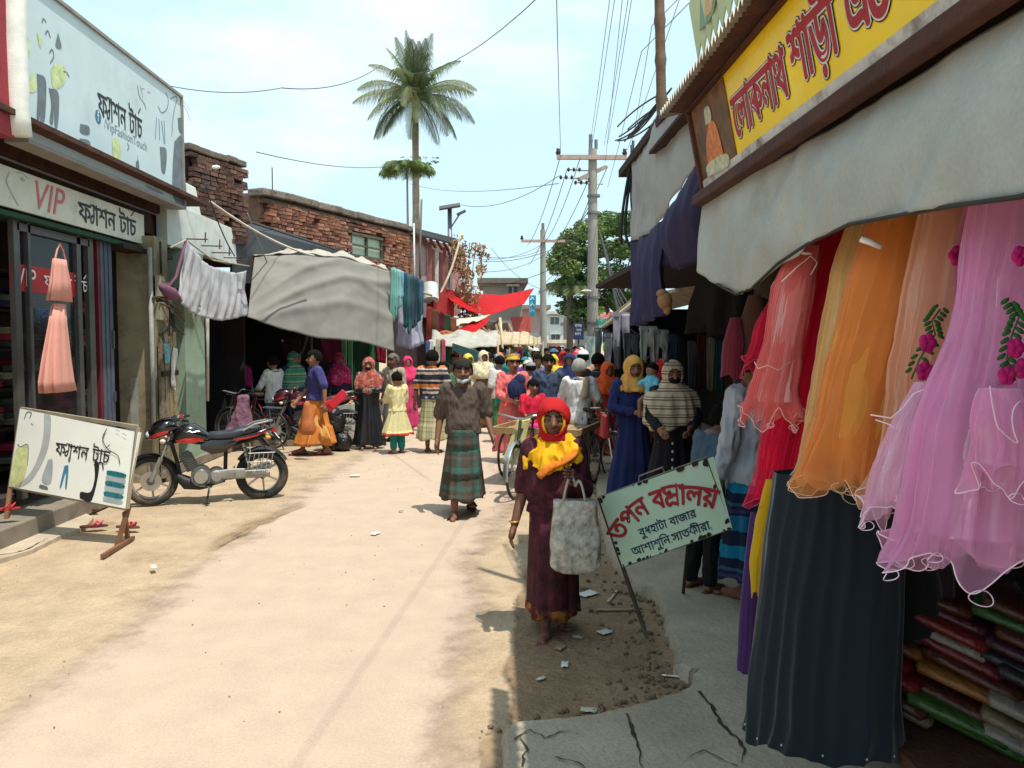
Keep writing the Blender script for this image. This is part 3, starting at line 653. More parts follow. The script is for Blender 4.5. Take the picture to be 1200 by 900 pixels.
# twigs and rope under the lintel
for k in range(5):
    a = V(-4.5 + R.uniform(-.1, .2), yq0 + R.uniform(-.1, .3), R.uniform(2.2, 2.7)); b = a + V(R.uniform(0, .2), R.uniform(.4, 1.0), R.uniform(-.4, .6))
    build(MB().tube([a, lerp(a, b, .5) + V(0, 0, .05), b], .012, 5), 'bamboo_twig', C(90, 76, 62), label='thin crooked twig under the eave left of the hanging lilac cloth', cat='stick', group='twigs under the second shop eave')
def bracket(px, py):
    a = PX(px, py, -4.58); return MB().tube([a, a + V(.3, .05, 0)], .01, 5).tube([a + V(.28, 0, -.05), a + V(.28, .02, .1)], .01, 5)
for px, py in ((218, 280), (236, 288), (248, 296), (262, 302), (276, 305)):
    build(bracket(px, py), 'iron_hook', m_rust, s2)
# lilac cloth slung below fascia
X = -4.15
tp = [PX(218, 281, X), PX(226, 294, X), PX(238, 306, X), PX(252, 314, X), PX(266, 318, X), PX(278, 320, X), PX(289, 317, X)]
bt = [PX(207, 348, X), PX(217, 361, X), PX(229, 370, X), PX(242, 373, X), PX(258, 376, X), PX(272, 374, X), PX(287, 370, X)]
build(sheet(tp, bt, 60, 22, .03, 8, .03, (1, -.5, 0)), 'slung_cloth', C(186, 182, 184, .9, var=.06, transl=.25, dirt=.2, dcol=lin((140, 120, 110))), label='pale lilac cloth slung in a curve from iron hooks under the white fascia', cat='cloth', smooth=True, solid=.006)
build(MB().tube([tp[0], PX(213, 300, X), PX(206, 325, X), PX(196, 338, X)], .02, 6).tube([PX(190, 336, X), PX(200, 344, X), PX(210, 350, X)], [.05, .09, .03], 8), 'tied_rag', C(110, 70, 90), label='knotted purple rag tied at the left end of the slung lilac cloth', cat='rag', smooth=True)
build(MB().tube([PX(200, 290, X), tp[0], PX(250, 305, X), PX(292, 312, X)], .012, 6), 'bamboo_rail', C(170, 160, 140), label='thin pale rail along the top of the slung lilac cloth', cat='rail', smooth=True)
# -- brick tower behind the white fascia
CUB = {}
def brickmesh(l, h, d, v):
    k = (round(l, 3), round(h, 3), round(d, 3), v)
    if k not in CUB:
        rr = random.Random(v); mb = MB(); mb.box((0, 0, 0), (l, d, h)); mb.v = [(p[0] + rr.uniform(-.01, .01), p[1] + rr.uniform(-.012, .012), p[2] + rr.uniform(-.006, .006)) for p in mb.v]
        CUB[k] = mb.mesh('brick'); CUB[k].materials.append(None)
    return CUB[k]
mBr = [M('brick_%d' % i, lin(c), .92, var=.3, scale=14, bump=.6, bscale=40, dirt=.25, dcol=lin((92, 74, 62))) for i, c in enumerate([(150, 100, 78), (134, 86, 68), (160, 112, 90), (118, 80, 66), (146, 108, 90)])]
mBd = [M('brickd_%d' % i, lin(c), .92, var=.3, scale=14, bump=.6, bscale=40, dirt=.35, dcol=lin((70, 52, 46))) for i, c in enumerate([(108, 76, 62), (96, 68, 58), (118, 86, 70), (88, 68, 62)])]
def brickwall(root, A, B, z0, z1, course, length, mats, limit, holes=(), seed=1, wild=1):
    rr = random.Random(seed); A, B = V(A), V(B); d = (B - A); Lw = d.length; d.normalize(); nr_ = d.cross(V(0, 0, 1)); ang = math.atan2(d.y, d.x); cnt = 0; extra = MB()
    nrow = int((z1 - z0) / course)
    for r_ in range(nrow - 1, -1, -1):
        z = z0 + (r_ + .5) * course; x = -rr.uniform(0, length * .6)
        while x < Lw:
            l = length * rr.uniform(.75, 1.15); cx = x + l / 2; x += l
            if cx < l * .3 or cx > Lw - l * .3: continue
            if any(h[0] < cx < h[1] and h[2] < z < h[3] for h in holes): continue
            c = A + d * cx + nr_ * (rr.uniform(-.007, .010)); c.z = z + .012 * wild * noise.noise(V(cx * 1.7, z * 3, seed)) * 3
            if rr.random() < .03: continue
            if cnt < limit:
                me = brickmesh(round(l * .5) / .5 * 0 + round(l, 2) - .016, course - .014, .12, rr.randrange(6))
                o = bpy.data.objects.new('brick', me); sc.collection.objects.link(o); o.parent = root
                o.location = c - root.location; o.rotation_euler = (rr.uniform(-.02, .02), rr.uniform(-.03, .03) * wild, ang + rr.uniform(-.03, .03))
                o.material_slots[0].link = 'OBJECT'; o.material_slots[0].material = rr.choice(mats); cnt += 1
            else: extra.box(c, (l - .016, .12, course - .014), (0, 0, ang))
    if extra.v: build(extra, 'brick_courses', mats[0], root, kind='stuff')
tw = thing('brick_stub_wall', 'short dark brick stair tower rising behind the billboard\'s right end', 'brick tower', tuple(P(225, 250, 13.4)))
A = P(222, 250, 13.2); B = P(288, 250, 14.6); z0 = 3.6; z1 = 1.88 + 213 / 930 * 13.6
A.z = B.z = 0
dd = (B - A).normalized(); nn = dd.cross(V(0, 0, 1)); 
build(MB().prism([A - nn * .12 + V(0, 0, z0), B - nn * .12 + V(0, 0, z0), B - nn * .12 + V(0, 0, z1), A - nn * .12 + V(0, 0, z1 + .04)], -nn * .9), 'core_wall', M('dark_mortar', lin((74, 60, 52)), .95, var=.3), tw)
brickwall(tw, A, B, z0, z1, .076, .21, mBd, 300, seed=3)
cp = MB(); 
for k in range(6): 
    a = lerp(A, B, (k - .1) / 6); b = lerp(A, B, (k + .95) / 6); z = z1 + .06 + R.uniform(-.02, .02)
    cp.beam(a - nn * .42 + V(0, 0, z), b - nn * .42 + V(0, 0, z), .95, .11)
build(cp, 'coping', M('mossy_coping', lin((104, 94, 84)), .95, var=.3, scale=6, dirt=.4, dcol=lin((60, 54, 48))), tw, bevel=.02)
build(MB().ell(P(253, 172 + 24, 13.3), (.07, .03, .035)), 'lamp_stub', C(220, 220, 210), tw)
# -- dark tin lean-to
lean = thing('dark_tin_roof', 'dark grey tin lean-to roof sheet below the brick house', 'roof', tuple(P(283, 260, 14.8)))
q = [P(272, 262, 14.2), P(286, 258, 14.8), P(413, 299, 19.2), P(413, 345, 19.2), P(272, 330, 14.2)]
build(MB().prism([q[1], q[2], q[3], q[4], q[0]], (-.05, .04, 0)), 'tin_sheet', M('charcoal_tin', lin((66, 68, 72)), .7, var=.12, scale=3, bump=.15), lean)
build(MB().tube([q[1], q[2]], .03, 6), 'ridge', C(70, 70, 72), lean, smooth=True)
# -- brick house
D1, D2 = 16.5, 21.9
A = P(309, 300, D1); B = P(482, 300, D2); z1 = 1.88 + 172 / 930 * D1; z0 = z1 - 2.2
bh = thing('brick_house', 'long weathered red brick upper wall with a four pane window above the grey tarp', 'brick house', (A.x, A.y, 0))
A.z = B.z = 0; dd = (B - A).normalized(); nn = dd.cross(V(0, 0, 1)); Lw = (B - A).length
def onw(s, z, o=0): p = A + dd * s + nn * o; return V(p.x, p.y, z)
# window position along the wall
def wall_hit(px, py):
    d = ray(px, py); t = (A - C0).dot(nn) / d.dot(nn); p = C0 + d * t; return (p - A).dot(dd), p.z
s0, zt = wall_hit(410, 273); s1, zb = wall_hit(447, 305)
core = MB()
def pan(a, b, c, d_): core.prism([onw(a, c, -.08), onw(b, c, -.08), onw(b, d_, -.08), onw(a, d_, -.08)], -nn * .5)
pan(0, s0, z0, z1); pan(s1, Lw, z0, z1); pan(s0 + .001, s1 - .001, zt, z1 - .001); pan(s0 + .001, s1 - .001, z0 + .001, zb)
build(core, 'core_wall', M('crumbly_mortar', lin((118, 90, 74)), .95, var=.3, scale=8), bh)
brickwall(bh, onw(0, 0), onw(Lw, 0), z0 + .6, z1 - .12, .076, .25, mBr, 300, [(s0 - .05, s1 + .05, zb - .05, zt + .1)], seed=8, wild=.8)
cp = MB(); k = 0; s = -.1
while s < Lw:
    l = R.uniform(.5, 1.1); cp.beam(onw(s, z1 + R.uniform(-.015, .02), -.1), onw(min(s + l, Lw + .08), z1 + R.uniform(-.015, .02), -.1), .42, .16); s += l
build(cp, 'coping', M('grey_parapet_cement', lin((124, 112, 102)), .95, var=.3, scale=5, bump=.8, bscale=18, dirt=.4, dcol=lin((78, 68, 60))), bh, bevel=.03)
cp = MB(); cp.beam(onw(-.03, z1 - .17, .03), onw(Lw, z1 - .17, .03), .07, .06); build(cp, 'string_course', M('dark_brickline', lin((86, 70, 60)), .9, var=.4), bh)
build(MB().beam(onw(s0 - .16, (zt + zb) / 2, 0), onw(s0 - .155, (zt + zb) / 2, 0), .1, .6), 'plaster_patch', C(170, 150, 130), bh)
wd = build(MB().beam(onw(s0, zt, .02), onw(s1, zt, .02), .09, .06).beam(onw(s0, zb, .02), onw(s1, zb, .02), .09, .06).box(onw(s0 + .02, (zt + zb) / 2, .02), (.05, .05, zt - zb)).box(onw(s1 - .02, (zt + zb) / 2, .02), (.05, .05, zt - zb)).box(onw((s0 + s1) / 2, (zt + zb) / 2, .025), (.045, .045, zt - zb)).beam(onw(s0, (zt + zb) / 2, .028), onw(s1, (zt + zb) / 2, .028), .04, .04), 'window_frame', C(84, 86, 70, .7), bh)
for i in range(2):
    for j in range(2):
        a = lerp(s0, s1, .5 * i + .03); b = lerp(s0, s1, .5 * i + .47); c_ = lerp(zb, zt, .5 * j + .03); d_ = lerp(zb, zt, .5 * j + .47)
        build(MB().prism([onw(a, c_, -.02), onw(b, c_, -.02), onw(b, d_, -.02), onw(a, d_, -.02)], -nn * .01), 'pane', M('frosted_pale_green_glass', lin((176, 190, 166)), .35, var=.1, bump=0), wd)
build(MB().tube([onw(.3, z1, 0), onw(.3, z1 + .55, 0)], .012, 5), 'rebar', m_rust, bh)
# plastered return and eave roof right of the brick wall
ex = thing('plaster_outhouse', 'pinkish plastered house end with a sagging dark eave right of the brick wall', 'house', tuple(P(485, 330, 22)))
build(MB().prism([P(482, 268, 22.05), P(500, 276, 23), P(500, 372, 23), P(482, 372, 22.05)], (-.4, .5, 0)), 'wall', C(160, 140, 138, .9, dirt=.4, dcol=lin((110, 84, 80))), ex)
build(MB().prism([P(500, 280, 23.2), P(540, 290, 26), P(540, 370, 26), P(500, 372, 23.2)], (-.5, .5, 0)), 'side_wall', C(176, 130, 124, .9, var=.25, scale=4, dirt=.4, dcol=lin((120, 84, 80))), ex)
for k, x in enumerate((504, 512, 521)):
    build(MB().beam(P(x, 284 + k * 3, 23 + k * .5), P(x, 366, 23 + k * .5), .1), 'post', C(150, 96, 92) if k != 1 else C(206, 200, 196), ex)
build(MB().prism([P(482, 266, 21.9), P(534, 279, 25), P(537, 286, 24.6), P(486, 273, 21.4)], (0, 0, -.06)), 'roof_sheet', M('black_bitumen', lin((48, 44, 42)), .8), ex)
for k in range(6):
    build(MB().beam(P(488 + 8 * k, 275 + 2.4 * k, 21.6 + .5 * k), P(494 + 8 * k, 285 + 2.4 * k, 22.4 + .5 * k), .06), 'rafter', C(110, 84, 66), ex)
build(MB().prism([P(508, 300, 25), P(540, 306, 26.5), P(540, 345, 26.5), P(508, 342, 25)], (0, .1, 0)), 'white_panel', C(206, 212, 208, .7), ex)

# peach dress on a hanger in the doorway, hung things
def doorcloth(name, label, cat, secs, X, col, n=54, fa=.09):
    rg = []
    for px, py, w_, fl in secs:
        p = PX(px, py, X); r_ = w_ / 2 / FPX * p.y * 1.9
        rg.append([p + V(math.cos(a) * r_ * .35 * (1 + fa * math.sin(9 * a)), math.sin(a) * r_ * (1 + fa * fl * math.sin(9 * a + 1) + .04 * math.sin(5 * a)), 0) for a in [2 * PI * k / n for k in range(n)]])
    t = thing(name, label, cat, tuple(PX(secs[-1][0], secs[-1][1], X)))
    build(MB().loft(rg[:4], caps=True), 'bodice', C(*col, .9, var=.05), t, smooth=True); build(MB().loft(rg[4:], caps=True), 'skirt', C(*col, .9, var=.05), t, smooth=True)
    return t
dd_ = doorcloth('peach_dress', 'long peach dress hanging in front of the glass doors at left', 'dress', [(70, 304, 13, 0), (70, 312, 15, 0), (71, 330, 19, .5), (70, 353, 24, .8), (69, 356, 13, .5), (68, 380, 17, 1.2), (67, 420, 25, 2), (67, 446, 30, 2.4), (69, 459, 32, 2.4)], FX + .4, (208, 146, 130))
build(MB().tube([PX(64, 306, FX + .4), PX(67, 292, FX + .4), PX(70, 286, FX + .4), PX(74, 294, FX + .4), PX(77, 306, FX + .4)], .008, 5), 'hanger', C(214, 150, 128), dd_)
build(sheet([(FX + .12, 7.0, 1.3), (FX + .12, 7.3, 1.3)], [(FX + .12, 7.0, .4), (FX + .12, 7.3, .4)], 8, 8, .02, 2), 'red_cloth', C(170, 20, 24), label='red cloth hanging low at the left edge behind the leaning board', cat='cloth', smooth=True, solid=.01)
build(sheet([(-4.66, yq0 + .25, 1.42), (-4.66, yq0 + .6, 1.42)], [(-4.64, yq0 + .25, .85), (-4.64, yq0 + .6, .88)], 8, 8, .015, 2), 'white_towel', C(206, 206, 206), label='white towel hanging below the wire display grid', cat='towel', smooth=True, solid=.01)
def bez(a, m_, b, n=10): return [(V(a) * (1 - t) ** 2 + V(m_) * 2 * t * (1 - t) + V(b) * t * t) for t in [i / n for i in range(n + 1)]]
# ======================= RIGHT SIDE: awning shop =======================
m_timber = M('reddish_brown_timber', lin((78, 46, 36)), .75, var=.35, scale=7, bump=.5, bscale=50)
rsh = thing('awning_shop', 'open fronted clothes shop whose timber awning hangs over the right side of the street', 'shop', (1.6, 3, 0))
w = MB(); w.box((2.9, 3.2, 3.3), (3.7, 7.2, .06)); build(w, 'roof_board', m_darkbrown, rsh)
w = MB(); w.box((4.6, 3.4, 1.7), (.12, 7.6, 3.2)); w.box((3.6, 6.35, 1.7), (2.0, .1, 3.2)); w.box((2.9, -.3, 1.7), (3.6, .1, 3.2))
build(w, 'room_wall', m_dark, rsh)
build(MB().box((3.2, 3.2, .12), (2.6, 6.6, .02)), 'room_floor', M('painted_dim_floor', (.03, .028, .026), .9), rsh)  # floor colour kept near black to carry the room's shade
# eave soffit and corrugated edge
build(MB().prism([(.9, .6, 3.06), (1.02, .6, 3.055), (1.02, 4.15, 3.055), (.9, 4.15, 3.06)], (0, 0, .03)), 'soffit', m_timber, rsh)
build(MB().prism([(1.0, .6, 3.09), (3.0, .6, 3.3), (3.0, 5.2, 3.3), (1.0, 5.2, 3.09)], (0, 0, .02)), 'roof_underboard', m_darkbrown, rsh)
tin = MB(); n = 150
for k in range(n + 1):
    y = .6 + (4.25 - .6) * k / n; z = .019 * (1 if k % 2 else -1)
    tin.v += [(.87, y, 3.075 + z), (1.2, y, 3.15 + z), (3.2, y, 3.55 + z)]
for k in range(n):
    for j in range(2): a = k * 3 + j; tin.f.append((a, a + 1, a + 4, a + 3)); tin.mi.append(0)
build(tin, 'corrugated_tin', M('old_galvanised_tin', lin((160, 156, 146)), .6, var=.25, metal=.3, dirt=.45, dcol=lin((96, 70, 52))), rsh, solid=.004)
# upper pale green banner
ub = thing('upper_banner', 'pale green printed banner standing on the tin roof edge at the top right', 'banner', (.8, 3, 3.1))
m_ub = M('faded_green_banner', lin((186, 202, 158)), .6, var=.12, scale=3, bump=.1, dirt=.2, dcol=lin((150, 150, 110)))
ubm = MB(); n = 56
pts = []
for k in range(n + 1):
    y = .9 + (3.37 - .9) * k / n; z = 3.085 + (.03 if k % 2 else -.03); x = .855
    ubm.v += [(x, y, z), (x - .04, y, z + .1 + .12 * min(1, max(0, (y - 1.5)) / 1.2))]
for k in range(n): a = 2 * k; ubm.f.append((a, a + 2, a + 3, a + 1)); ubm.mi.append(0)
build(ubm, 'banner_sheet', m_ub, ub, solid=.006)
fu = planefn((.845, 0, 3.1), (0, -1, 0), (-.09, 0, 1))
mb = MB(); blob2(mb, [(-3.28, .04), (-3.1, .03), (-3.02, .1), (-3.12, .17), (-3.3, .15)], fu, .008); build(mb, 'printed_green_shape', C(120, 150, 120, .6), ub)
mb = MB(); blob2(mb, [(-3.2, .06), (-3.1, .05), (-3.06, .1), (-3.14, .15), (-3.2, .12)], fu, .009); build(mb, 'printed_orange_shape', C(206, 160, 100, .6), ub)
mb = MB(); letter(mb, ['na', 'ba', 'aa', 'ba'], -2.95, .05, .07, .014, fu, .009); build(mb, 'lettering', C(70, 90, 70), ub)
# yellow sign
ys = thing('yellow_sign', 'bright yellow lettered sign board tilted out under the awning roof at upper right', 'sign', (1.07, 2.5, 2.63))
o = V(1.07, 0, 2.655); up = (V(.995, 0, 3.035) - o)
def ysp(s, t, off=0):
    n_ = V(-up.z, 0, up.x).normalized(); return V(o.x, s, o.z) + up * t + n_ * off
y_far, y_near = 4.06, .9
def slab(a, b, t0, t1, d0, d1, mat, name, par=ys): 
    return build(MB().prism([ysp(a, t0, d0), ysp(b, t0, d0), ysp(b, t1, d0), ysp(a, t1, d0)], ysp(0, 0, d1) - ysp(0, 0, d0)), name, mat, par)
slab(y_near, y_far, 0, 1, .0, -.03, M('bright_yellow_sign', lin((255, 216, 10)), .5, var=.1, scale=2.5, bump=.05, coat=.15), 'sign_panel')
slab(3.50, 4.04, .03, .985, .006, .0, M('brown_picture_print', lin((110, 74, 36)), .6, var=.7, scale=9, bump=0), 'picture_panel')
slab(y_near, y_far, 0, .10, .007, -.0, M('white_trim', lin((214, 206, 196)), .6, var=.15, scale=20, dirt=.5, dcol=lin((110, 80, 66))), 'white_trim')
slab(y_near, y_far + .03, 1.0, 1.03, .03, -.03, m_timber, 'top_batten')
build(MB().beam((1.045, y_near, 2.6), (1.045, y_far + .05, 2.6), .06, .055), 'timber_rail', m_timber, ys, bevel=.008)
slab(y_far, y_far + .03, -.1, 1.03, .02, -.03, m_timber, 'end_batten')
fy = lambda q, z: ysp(-q[0], q[1], z)
# letters run toward the camera: local x = -y
LK = [('e', 0), ('la', 0), ('aa', 0), ('ka', 0), ('na', 0), ('aa', 0), ('tha', 0), (' ', 0), ('sha', 0), ('aa', 0), ('rra', 0), ('ii', 0), (' ', 0), ('eh', 0), ('nda', 0), (' ', 0), ('ba', 0), ('stra', 0)]
toks = [t for t, _ in LK]
def ywrite(w_, mat, lift, name):
    mb = MB(); H_ = .50
    fn = lambda q, z: ysp(-(q[0]), q[1], z)
    # anisotropic: write in metres along, in sign-fractions upward
    f2 = lambda q, z: ysp(-q[0], q[1] / up.length, z)
    sub = [(['e', 'la', 'aa', 'ka', 'na', 'aa', 'tha'], -3.46, .135, .175, .62), (['sha', 'aa', 'rra', 'ii'], -2.79, .14, .19, .36), (['eh', 'nda'], -2.36, .145, .2, .25), (['ba', 'stra', 'aa', 'la', 'yya'], -2.03, .15, .2, .68)]
    for tk, x0, yb, h_, sx_ in sub:
        letter(mb, tk, x0, yb - .03, h_, .022 + w_, f2, lift, fit=sx_, bold=w_)
    return build(mb, name, mat, ys)
ywrite(.030, M('dark_outline', lin((70, 20, 20)), .6, bump=0), .002, 'letter_outline')
ywrite(.022, m_wht, .0035, 'letter_border')
ywrite(.010, m_red, .005, 'lettering')
# seated figure print (generic)
fp = lambda q, z: ysp(-q[0], q[1], z)
mb = MB(); blob2(mb, [(-3.90, .1), (-3.68, .08), (-3.66, .3), (-3.7, .62), (-3.8, .66), (-3.9, .4)], fp, .009); build(mb, 'printed_robe', C(206, 120, 60, .6, var=.4, scale=30), ys)
mb = MB(); blob2(mb, [(-3.84, .68), (-3.74, .68), (-3.74, .84), (-3.82, .86)], fp, .0095); blob2(mb, [(-3.95, .1), (-3.62, .05), (-3.62, .2), (-3.92, .24)], fp, .01); build(mb, 'printed_head_and_base', C(190, 190, 160, .6, var=.4, scale=30), ys)
# grey canvas valance below the sign
X0 = 1.03
tp = [(1.07, 4.1, 2.60), (1.08, 3.5, 2.59), (1.09, 3.0, 2.58), (1.1, 2.5, 2.57), (1.1, 2.0, 2.57), (1.1, 1.4, 2.57), (1.1, .8, 2.57)]
low = [P(820, 316, 4.1), P(832, 326, 3.95), P(850, 337, 3.75), P(866, 345, 3.55), P(884, 338, 3.35), P(915, 309, 3.05), P(950, 286, 2.75), P(1000, 263, 2.36), P(1060, 252, 2.06), P(1130, 240, 1.78), P(1200, 231, 1.56), P(1320, 205, 1.25), P(1500, 150, 1.0)]
m_canvas = M('grey_white_canvas', lin((194, 198, 192)), .9, grain=.10, var=.12, scale=3, bump=.35, bscale=260, transl=.22, dirt=.16, dcol=lin((150, 142, 122)))
build(sheet(tp, low, 110, 34, .014, 4.5, .03, (-1, .1, .05), wr=.006), 'canvas_valance', m_canvas, label='grey white canvas valance hanging below the yellow sign over the dresses', cat='awning cloth', smooth=True, solid=.004)
build(MB().tube([V(p) + V(-.012, 0, .0) for p in low], .006, 6), 'hem_cord', C(60, 58, 54), label='dark cord along the lower hem of the grey canvas valance', cat='cord', smooth=True)
# bamboo pole
bpole = MB(); a, b = V(1.10, 5.2, 2.7), V(1.05, 5.25, 4.7); prs = []; rr_ = []
for k in range(41):
    t = k / 40; prs.append(lerp(a, b, t)); rr_.append(.032 + (.007 if k % 5 == 0 else 0))
build(bpole.tube(prs, rr_, 10), 'bamboo_pole', C(108, 86, 68, .7, var=.3, scale=12), label='tall brown bamboo pole rising above the roof beside the tin edge', cat='pole', smooth=True)
# light grey sheet and navy tarp hanging from the eave beyond the sign
gy = [P(744, 178, 6.3), P(752, 160, 5.95), P(768, 140, 5.4), P(790, 122, 4.85), P(812, 112, 4.35)]
gb = [P(742, 282, 6.3), P(752, 280, 5.95), P(766, 272, 5.45), P(786, 240, 4.9), P(822, 190, 4.3)]
build(sheet(gy, gb, 34, 20, .012, 4, .03, (-1, -.1, 0)), 'grey_wall_sheet', C(176, 178, 176, .9, var=.08, dirt=.3, dcol=lin((130, 130, 124)), transl=.15), label='pale grey sheet hanging above the navy tarp on the right', cat='sheet', smooth=True, solid=.006)
m_navy = M('navy_tarp', lin((54, 52, 88)), .75, var=.15, scale=3, bump=.3, bscale=120, transl=.12)
t1 = [P(742, 278, 6.32), P(753, 278, 5.95), P(766, 268, 5.42), P(776, 258, 5.12)]
b1 = [P(742, 382, 6.32), P(755, 380, 5.95), P(769, 374, 5.42), P(779, 366, 5.12)]
build(sheet(t1, b1, 26, 20, .03, 3, .04, (-1, 0, 0)), 'navy_tarp', m_navy, label='navy blue tarp panel hanging below the pale grey sheet', cat='tarp', smooth=True, solid=.006)
t1 = [P(774, 262, 5.2), P(800, 228, 4.75), P(824, 180, 4.25), P(836, 215, 4.12)]
b1 = [P(776, 310, 5.2), P(800, 318, 4.9), P(822, 300, 4.5), P(840, 290, 4.4)]
build(sheet(t1, b1, 26, 16, .03, 2.5, .1, (-1, -.3, 0), ph=.4), 'navy_tarp', m_navy, label='navy tarp gathered in slanting folds behind the end of the yellow sign', cat='tarp', smooth=True, solid=.006)
build(sheet([P(836, 215, 4.3), P(850, 240, 4.3)], [P(800, 392, 5.5), P(880, 392, 5.5)], 10, 12, .04, 2), 'painted_shade_sheet', m_dark, label='black sheet of painted shade closing the dim shop behind the navy tarp', cat='cloth', smooth=True, solid=.006)  # sheet in the painted shade colour, stands for the dark of the shop
build(MB().ell(P(779, 352, 5.1), (.05, .05, .06), 8, 6).ell(P(776, 344, 5.1), (.04, .04, .03), 7, 5).ell(P(782, 360, 5.1), (.03, .03, .05), 7, 5), 'cloth_knot', C(150, 116, 80), label='small tan knot of rag on the corner of the navy tarp', cat='knot', smooth=True)
# tangle of cables over the grey sheet corner
for k in range(9):
    a = P(735 + R.uniform(-14, 4), 152 + R.uniform(-8, 14), 6.4); b = P(770 + R.uniform(0, 25), 118 + R.uniform(-20, 15), 5.2)
    mid = lerp(a, b, .5) + V(0, 0, R.uniform(-.12, .05))
    build(MB().tube(bez(a, mid, b), .006, 5), 'cable', m_ink, label='black cable in the tangle at the top corner of the pale grey sheet', cat='cable', group='cables tangled at the grey sheet corner', smooth=True)
for k, (q0, q1, q2) in enumerate((((742, 165), (738, 230), (741, 246)), ((740, 170), (745, 250), (740, 262)), ((746, 172), (722, 285), (742, 292)), ((742, 180), (726, 250), (728, 286)))):
    build(MB().tube(bez(P(*q0, 6.4), P(*q1, 6.4), P(*q2, 6.4)), .012, 5), 'cable', m_ink, label='black cable loop dangling along the edge of the pale grey sheet', cat='cable', group='cables dangling beside the grey sheet', smooth=True)
# ---- hanging dresses
def dress(name, label, spine, wid, D, col, edge=None, folds=9, amp=.20, flat=.5, seed=0, alpha=.74, transl=.4, ruffle=.034, cat='dress', hemw=.0013, seg=44, nu=180, curl=1, lining=True):
    """gathered cloth tube: spine of pixel points, width in pixels at each; sheer ones get a denser lining inside"""
    rr = random.Random(seed); n = len(spine); Ds = D if isinstance(D, (list, tuple)) else [D] * n
    root = thing(name, label, cat, tuple(P(*spine[-1], Ds[-1])))
    sheer = alpha < 1
    def shellr(sc_, am, fl, sd, vmax=1, hem=1):
        ph = random.Random(sd); ph = [ph.uniform(0, 6.28) for _ in range(6)]; rings = []
        for j in range(seg + 1):
            v = j / seg * vmax; t = v * (n - 1); i = min(int(t), n - 2); f = t - i
            p = lerp(P(*spine[i], Ds[i]), P(*spine[i + 1], Ds[i + 1]), f); r = lerp(wid[i], wid[i + 1], f) / 2 / FPX * lerp(Ds[i], Ds[i + 1], f) * sc_; rg = []
            for k in range(nu):
                a = 2 * PI * k / nu; aw = a + .25 * math.sin(2 * a + ph[4]) + .12 * noise.noise(V(a * 1.5, v * 2.2, sd))
                g1 = 1 - 2 * abs(math.sin(fl * .5 * aw + ph[0] + .5 * noise.noise(V(v * 2, a, sd)))); g2_ = 1 - 2 * abs(math.sin((fl + 3.5) * aw * .9 + ph[2] + v))
                fo = am * ((.35 + .65 * v) * (.7 * g1 * (.5 + noise.noise(V(a * 2, 7, sd)) ** 2 * 2) + .35 * g2_) + .7 * noise.noise(V(math.cos(a) * 1.5, v * 3, sd)))
                q = 1 + fo; hz = 0
                if hem and v > .8:
                    e = ((v - .8) / .2) ** 1.5; q += e * (1 if sheer else .25) * (.10 + .20 * math.sin(fl * .8 * a + ph[3] + 1.3 * math.sin(2 * a))); hz = e * ruffle * (1.1 * math.sin(fl * .8 * a + ph[1]) + .25 * math.sin(fl * 1.7 * a + ph[3]) + .8 * noise.noise(V(a * 3, 1, sd)))
                x = math.cos(a) * r * q; y = math.sin(a) * r * q * flat; ca, sa = math.cos(-.35), math.sin(-.35)
                w_ = p + V(x * ca - y * sa, x * sa + y * ca, hz)
                cr_ = .008 * noise.noise(V(w_.x * 11, w_.y * 11, w_.z * 4.5) + V(sd, 0, 0)) + .0022 * noise.noise(w_ * 26); rg.append(w_ + V(cr_, -cr_, 0) * (1 if sheer else .6))
            rings.append(rg)
        return rings
    rings = shellr(1, amp, folds, seed * 7.3 + 1); cn = (cat + '_%d_%d_%d_%d' % (*col, int(alpha * 100)))
    def om(al, c3, k=''):
        if 'organza' + k + cn in MATS: return MATS['organza' + k + cn]
        m = M('organza' + k + cn, lin(c3), .8, var=.07, scale=5, bump=.3, bscale=260, transl=transl, sheen=.3)
        if sheer and not k.startswith('l'): sheerize(m, *((.34, 1.0) if k == '' else (.45, 1.0)))
        return m
    build(MB().loft(rings, caps=False), 'skirt_cloth' if sheer else 'cloth', om(alpha, col), root, smooth=True)
    if sheer and lining: build(MB().loft(shellr(.84, amp * .9, folds - 2, seed * 3.1 + 9, .86, 0), caps=False), 'lining', om(.9, tuple(min(255, int(q * .5 + 126)) if q > 120 else q for q in col), 'l'), root, smooth=True)
    if sheer: build(MB().loft(shellr(.93, amp * 1.2, folds + 3, seed * 5.7 + 4, .96, 1), caps=False), 'net_layer', om(.5, col, 'n'), root, smooth=True)
    if edge:
        pe = M('piping_%d_%d_%d' % edge, lin(edge), .5, bump=0); build(MB().tube(rings[-1], hemw, 5, closed=True), 'hem_piping', pe, root, smooth=True)
        for q in range(curl):
            k0 = rr.randrange(nu); lp = []; c_ = rings[-1][k0]; rl = rr.uniform(.010, .024); ra = rr.uniform(-.6, .6)
            for u in range(22):
                a = 2 * PI * u / 22; x, z = math.cos(a) * rl * 1.3, math.sin(a) * rl * .8 - rl * .5; lp.append(c_ + V(x * math.cos(ra) - z * math.sin(ra), math.sin(2 * a) * .006 - .012, x * math.sin(ra) + z * math.cos(ra)))
            build(MB().tube(lp, hemw * .8, 5, closed=True), 'curled_edge', pe, root, smooth=True)
    return root, rings
